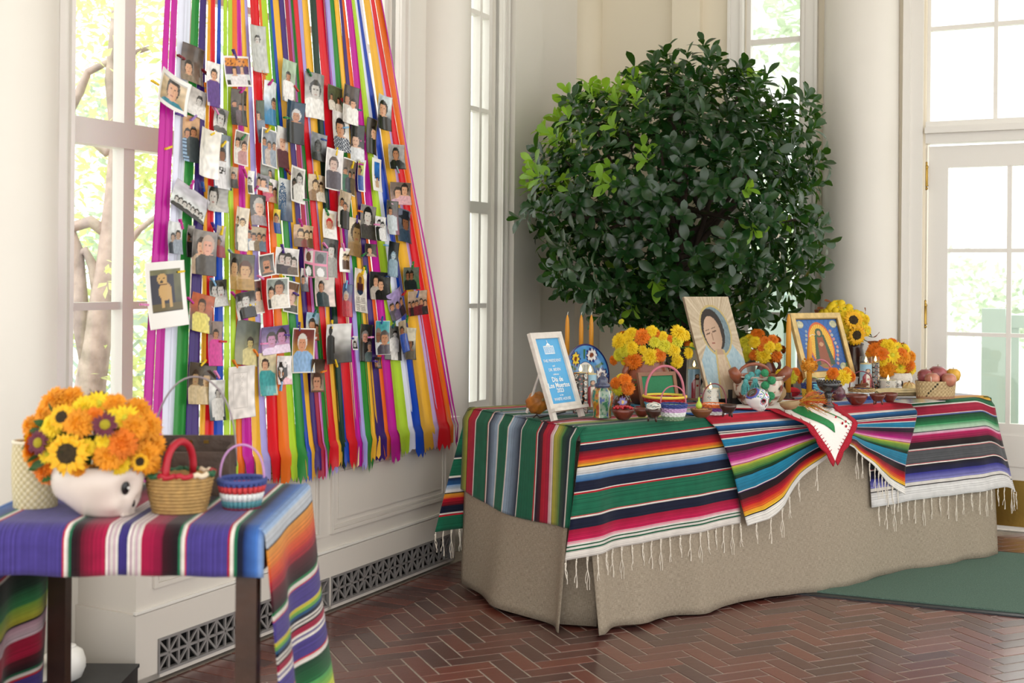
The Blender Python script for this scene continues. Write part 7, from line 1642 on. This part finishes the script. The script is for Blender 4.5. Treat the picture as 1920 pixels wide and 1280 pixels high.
# 46 tall bouquet behind the framed picture; 47 right bouquet
p = at(1590, 700, 5.95); base = Vector((p.x, p.y, ZA)); t = thing('tall_vase', 'tall dark vase hidden behind the blue framed picture', 'vase', base)
base = at(1600, 700, 6.12); base.z = ZA; t.location = base
MB().lathe([(.045, 0), (.060, .05), (.062, .12), (.045, .20), (.05, .22), (.042, .22), (.001, .2)], 28).build('vase_body', clay_d, t, smooth=True); MB().tube(ring_path(.047, .22, 24), .004, 6, closed=True).build('rim', clay_d, t, smooth=True)
it = [('oak', 1548, 577, 22), ('oak', 1560, 567, 18), ('mum', 1551, 588, 12), ('button', 1541, 586, 8), ('button', 1560, 573, 9), ('oak', 1536, 580, 14), ('button', 1556, 578, 8), ('button', 1548, 584, 7), ('mum', 1568, 570, 12), ('button', 1577, 568, 8), ('mum', 1583, 580, 13), ('button', 1592, 576, 8), ('mum', 1596, 590, 14), ('button', 1606, 588, 9), ('button', 1614, 590, 8), ('oak', 1622, 588, 16), ('sunflower', 1600, 600, 19), ('button', 1594, 611, 8), ('mum', 1618, 606, 14), ('sunflower', 1606, 628, 19), ('button', 1600, 622, 7), ('mum', 1626, 620, 12), ('yellow', 1588, 596, 10), ('mum', 1575, 585, 11), ('button', 1566, 582, 7), ('yellow', 1622, 598, 10), ('oak', 1626, 640, 26), ('oak', 1612, 650, 26), ('oak', 1636, 632, 20), ('amber', 1612, 616, 9), ('mum', 1590, 618, 11), ('yellow', 1607, 608, 9), ('oak', 1540, 590, 14), ('mum', 1600, 638, 11), ('yellow', 1584, 606, 12), ('yellow', 1596, 630, 12), ('yellow', 1576, 596, 12)]
bouquet('sunflower_bouquet', 'tall arrangement of sunflowers, yellow buttons and brown leaves behind the blue picture', base + Vector((0, 0, .21)), it, base.y, None, .07, 9, foam=120, rng_leaf=.03)
base = on(1676, 738, ZA) + Vector((.06, .16, 0)); s = base.y / F; t = thing('white_vase', 'low white textured vase under the marigold and sunflower bouquet on the right', 'vase', base); r = 30 * s
MB().lathe([(r * .6, 0), (r * .9, .03), (r, .06), (r * .9, .085), (r * .8, .09), (.001, .08)], 30).build('vase_body', mat('white_texture', '#dcd6cb', .6, bump=.8, bscale=60), t, smooth=True); MB().tube(ring_path(r * .86, .088, 28), .003, 6, closed=True).build('rim', mat('white_texture'), t, smooth=True)
it = [('orange', 1640, 655, 14), ('orange', 1652, 664, 15), ('yellow', 1664, 648, 14), ('orange', 1656, 645, 11), ('mum', 1673, 666, 17), ('mum', 1683, 652, 14), ('amber', 1662, 690, 19), ('mum', 1688, 688, 17), ('amber', 1694, 670, 14), ('orange', 1703, 683, 15), ('mum', 1710, 692, 14), ('amber', 1708, 668, 11), ('yellow', 1696, 655, 11), ('orange', 1672, 643, 11), ('amber', 1685, 672, 11), ('yellow', 1680, 698, 10), ('amber', 1632, 662, 10), ('orange', 1700, 698, 10), ('mum', 1676, 682, 10), ('yellow', 1654, 676, 12), ('orange', 1690, 662, 12)]
bouquet('marigold_bouquet', 'domed bouquet of orange marigolds and yellow daisies in the low white vase', base + Vector((0, 0, .085)), it, base.y, None, .075, 10, fill=6, foam=110, rng_leaf=.03)
rs = thing('display_riser', 'plain white riser block under the gilt-framed picture', 'block', (RIS.x, RIS.y + .05, ZA), R(33.7))
MB().span(-.13, .13, -.075, .10, 0, .070).build('block', mat('white_card'), rs); MB().span(-.132, .132, -.077, .102, .070, .0775).build('top_board', mat('white_card'), rs)
# ------------------------------------------------------------------ left table things
ZS = SZ + 0.0062
def spot2(px, py): return spot(px, py, ZS)
# skull vase with bouquet
p, s = spot2(160, 976); p = p + Vector((0, .085, 0)); s = p.y / F
sv = thing('skull_vase', 'large white ceramic skull vase overflowing with flowers', 'vase', p, R(75)); r = 92 * s
def skv(u, v):
    d = skull_dir(u, v); q = skull_shape(d) * r; q.z = q.z * .95 + r * .62
    q.z = min(q.z, r * 1.02); return q + Vector((0, 0, .0)) if q.z > 0 else Vector((q.x, q.y, 0))
cw_ = mat('ivory_ceramic', '#dccfc6', .3, var=.05, vscale=10, coat=.3)
MB().grid(skv, 80, 50).build('skull_body', cw_, sv, smooth=True)
for sx in (-1, 1):
    d = Vector((sx * .40, -.9, -.12)).normalized(); c = skull_shape(d) * r; c.z = c.z * .95 + r * .62; MB().ball(c + d * .003, 13 * s, 14, 9, (.8, .5, 1.15)).build('eye_socket', mat('black_gloss', '#0c0c0e', .15), sv, smooth=True)
    q = MB(); q.ball(c + d * .014, 2.2 * s, 10, 7); q.build('eye_glint', mat('white_glaze'), sv, smooth=True)
c = skull_shape(Vector((0, -.9, -.42)).normalized()) * r; MB().ball(c + Vector((0, -.002, r * .60)), 6 * s, 10, 7, (.8, .5, 1.3)).build('nose_hole', mat('black_gloss'), sv, smooth=True)
for k in range(8):
    d = Vector(((k - 3.5) * .085, -.72, -.62)).normalized(); c = skull_shape(d) * r; MB().box((c.x, c.y - .001, max(.009, c.z * .95 + r * .62)), (.0085, .007, .015), taper=.9).build('tooth', cw_, sv)
it = [('sunflower', 126, 850, 42), ('amber', 148, 795, 30), ('amber', 205, 853, 30), ('orange', 228, 832, 30), ('amber', 172, 898, 30), ('gerbera', 197, 796, 25), ('gerbera', 72, 830, 25), ('mum', 85, 818, 22), ('amber', 105, 755, 32), ('sunflower', 116, 782, 26), ('amber', 135, 748, 26), ('mum', 185, 757, 28), ('yellow', 160, 765, 24), ('gerbera', 180, 745, 16), ('mum', 235, 785, 30), ('amber', 258, 770, 26), ('amber', 275, 800, 30), ('amber', 250, 800, 26), ('amber', 60, 798, 22), ('amber', 60, 850, 22), ('orange', 88, 880, 28), ('orange', 115, 896, 28), ('amber', 268, 855, 32), ('amber', 285, 835, 26), ('sunflower', 262, 865, 18), ('yellow', 100, 798, 22), ('orange', 70, 865, 22), ('amber', 280, 870, 22), ('amber', 240, 888, 24), ('mum', 90, 850, 22), ('yellow', 165, 838, 16), ('amber', 215, 760, 24), ('amber', 85, 775, 22), ('yellow', 225, 870, 20), ('orange', 140, 890, 22), ('leaf', 125, 905, 34), ('leaf', 240, 890, 34), ('amber', 150, 880, 18), ('mum', 215, 780, 18), ('yellow', 195, 825, 16), ('orange', 178, 780, 18)]
bouquet('mixed_bouquet', 'round bouquet of marigolds, sunflowers and maroon daisies in the white skull vase', p + Vector((0, 0, r * 1.02)), it, p.y + .02, None, .13, 14, fill=14, foam=200, rng_leaf=.04)
# woven palm bag
p, s = spot2(60, 952); p = p + Vector((0, .02, 0)); s = p.y / F; t = thing('palm_bag', 'tall cream woven palm basket behind the skull vase', 'basket', p, R(15)); r = 40 * s; h = 122 * s
def wv_col(u, v):
    k = (int(u * 40) + int(v * 18)) % 2; c = C('#d9cfb0') if k else C('#b9ab84'); return c
def wvf(u, v): 
    k = (int(u * 80) + int(v * 36)) % 2; rr = r * (.92 + .10 * math.sin(v * 2.6)) * (1 + .018 * math.sin(u * 40 * math.pi + (int(v * 18) % 2) * math.pi)); return (rr * math.cos(u * 6.28319), rr * .75 * math.sin(u * 6.28319), v * h)
MB().grid(wvf, 160, 54, colfn=wv_col).build('woven_wall', printmat('palm_weave'), t, thick=.004); MB().lathe([(0, .002), (r * .92, .002)], 32, caps=False, sy=.75).build('base', straw, t)
q = MB(); q.tube([(r * 1.0 * math.cos(k / 30 * 6.283), r * .76 * math.sin(k / 30 * 6.283), h) for k in range(30)], .004, 6, closed=True); q.build('rim', mat('palm_strip'), t, smooth=True)
# wooden chest with wire hoop
p, s = spot2(352, 930); p = p + Vector((0, .06, 0)); s = p.y / F; ch = thing('wooden_chest', 'small dark brown lidless wooden chest with a tall wire hoop, behind the straw basket', 'chest', p, R(4)); w, h, dp = 142 * s, 80 * s, .11
cwod = mat('chest_wood', '#55453c', .55, var=.3, vscale=20, bump=.3, bscale=60)
for a in ((-w / 2, w / 2, -dp / 2, -dp / 2 + .008), (-w / 2, w / 2, dp / 2 - .008, dp / 2)): MB().span(a[0], a[1], a[2], a[3], 0, h if a[2] < 0 else h + .028).build('side_board', cwod, ch)
for a in ((-w / 2, -w / 2 + .008), (w / 2 - .008, w / 2)): MB().span(a[0], a[1], -dp / 2 + .008, dp / 2 - .008, 0, h + .01).build('end_board', cwod, ch)
MB().span(-w / 2 + .008, w / 2 - .008, -dp / 2 + .008, dp / 2 - .008, 0, .008).build('bottom_board', cwod, ch)
for x in (-.02, .02): MB().span(x - .006, x + .006, dp / 2 - .011, dp / 2 - .008, h + .008, h + .016).build('clasp', brass, ch)
b = MB(); b.tube([(-math.cos(a_ / 24 * math.pi) * w * .545, .0, h * .6 + (168 * s - 0) * math.sin(a_ / 24 * math.pi) ** .8) for a_ in range(25)], .0024, 8); b.build('wire_hoop', mat('grey_wire', '#9a8f94', .4, .5), ch, smooth=True)
# straw basket with red handle
t, r, h = None, None, None
p, s = spot2(326, 966); p = p + Vector((0, .045, 0)); s = p.y / F; t = thing('straw_basket', 'oval straw basket with a red wrapped handle and red-green rim', 'basket', p, R(5)); r = 61 * s; h = 72 * s
q = MB()
for j in range(11):
    z = h * (j + .5) / 11; rr = r * lerp(.74, 1.0, (z / h) ** .8); q.tube([((rr + .0018 * math.cos(i * math.pi + j * math.pi)) * math.cos(2 * math.pi * i / 44), (rr + .0018 * math.cos(i * math.pi + j * math.pi)) * .72 * math.sin(2 * math.pi * i / 44), z) for i in range(44)], .0042, 6, closed=True)
q.build('woven_wall', mat('golden_straw', '#b08d55', .65, var=.2, vscale=60), t, smooth=True); MB().lathe([(0, .003), (r * .72, .003), (r * .95, h * .95), (r * .9, h * .95), (r * .66, .006), (0, .006)], 40, caps=False, sy=.72).build('lining', mat('golden_straw'), t, smooth=True)
rimc = [mat('red_wrap', '#b0162c', .45), mat('green_wrap', '#1f5a38', .5), mat('cream_wrap', '#e0cfb4', .6)]
for k in range(12):
    a0, a1 = 2 * math.pi * k / 12, 2 * math.pi * (k + 1) / 12; MB().tube([(r * 1.03 * math.cos(lerp(a0, a1, j / 4)), r * .75 * math.sin(lerp(a0, a1, j / 4)), h + .003 * math.sin(j * 2.0)) for j in range(5)], .0062, 8).build('rim_wrap', rimc[(k * 2 + k // 3) % 3], t, smooth=True)
MB().tube([(-math.cos(a_ / 20 * math.pi) * r * .30, -math.cos(a_ / 20 * math.pi) * r * .64, h * .9 + 66 * s * math.sin(a_ / 20 * math.pi) ** .7) for a_ in range(21)], .0085, 8).build('handle', rimc[0], t, smooth=True)
# red white blue basket
p, s = spot2(447, 956); p = p + Vector((0, .035, 0)); s = p.y / F; t = thing('small_basket', 'little blue, red and white ribbed basket with a lilac handle', 'basket', p); r = 42 * s; h = 50 * s
cols = [(mat('dark_red_weave', '#7a1f3a', .7), .0, .08), (mat('teal_weave', '#4f8a94', .7), .08, .34), (wht_w, .34, .62), (mat('bright_red_weave', '#c93a3c', .7), .62, .88), (nav_w, .88, 1.0)]
for m, z0, z1 in cols:
    q = MB()
    for k in range(26):
        a = 2 * math.pi * k / 26; rr0, rr1 = r * lerp(.72, 1, z0), r * lerp(.72, 1, z1); q.tube([(rr0 * math.cos(a), rr0 * math.sin(a), z0 * h), ((rr0 + rr1) / 2 * 1.015 * math.cos(a), (rr0 + rr1) / 2 * 1.015 * math.sin(a), (z0 + z1) / 2 * h), (rr1 * math.cos(a), rr1 * math.sin(a), z1 * h)], .0058, 6)
    q.build('ribbed_band', m, t, smooth=True)
MB().lathe([(0, .002), (r * .7, .002), (r * .95, h * .95), (r * .9, h * .95), (r * .66, .006), (0, .006)], 30, caps=False).build('lining', nav_w, t, smooth=True)
MB().tube([(r * 1.02 * math.cos(k / 40 * 6.283), r * 1.02 * math.sin(k / 40 * 6.283), h + .002 + .003 * math.sin(k * math.pi / 1.0)) for k in range(40)], .006, 6, closed=True).build('rim', nav_w, t, smooth=True)
MB().tube(arc_path(r * .99, 72 * s, h * .9, 24, 'x', .72), .0026, 8).build('handle', mat('lilac_handle', '#c08fc4', .5), t, smooth=True)
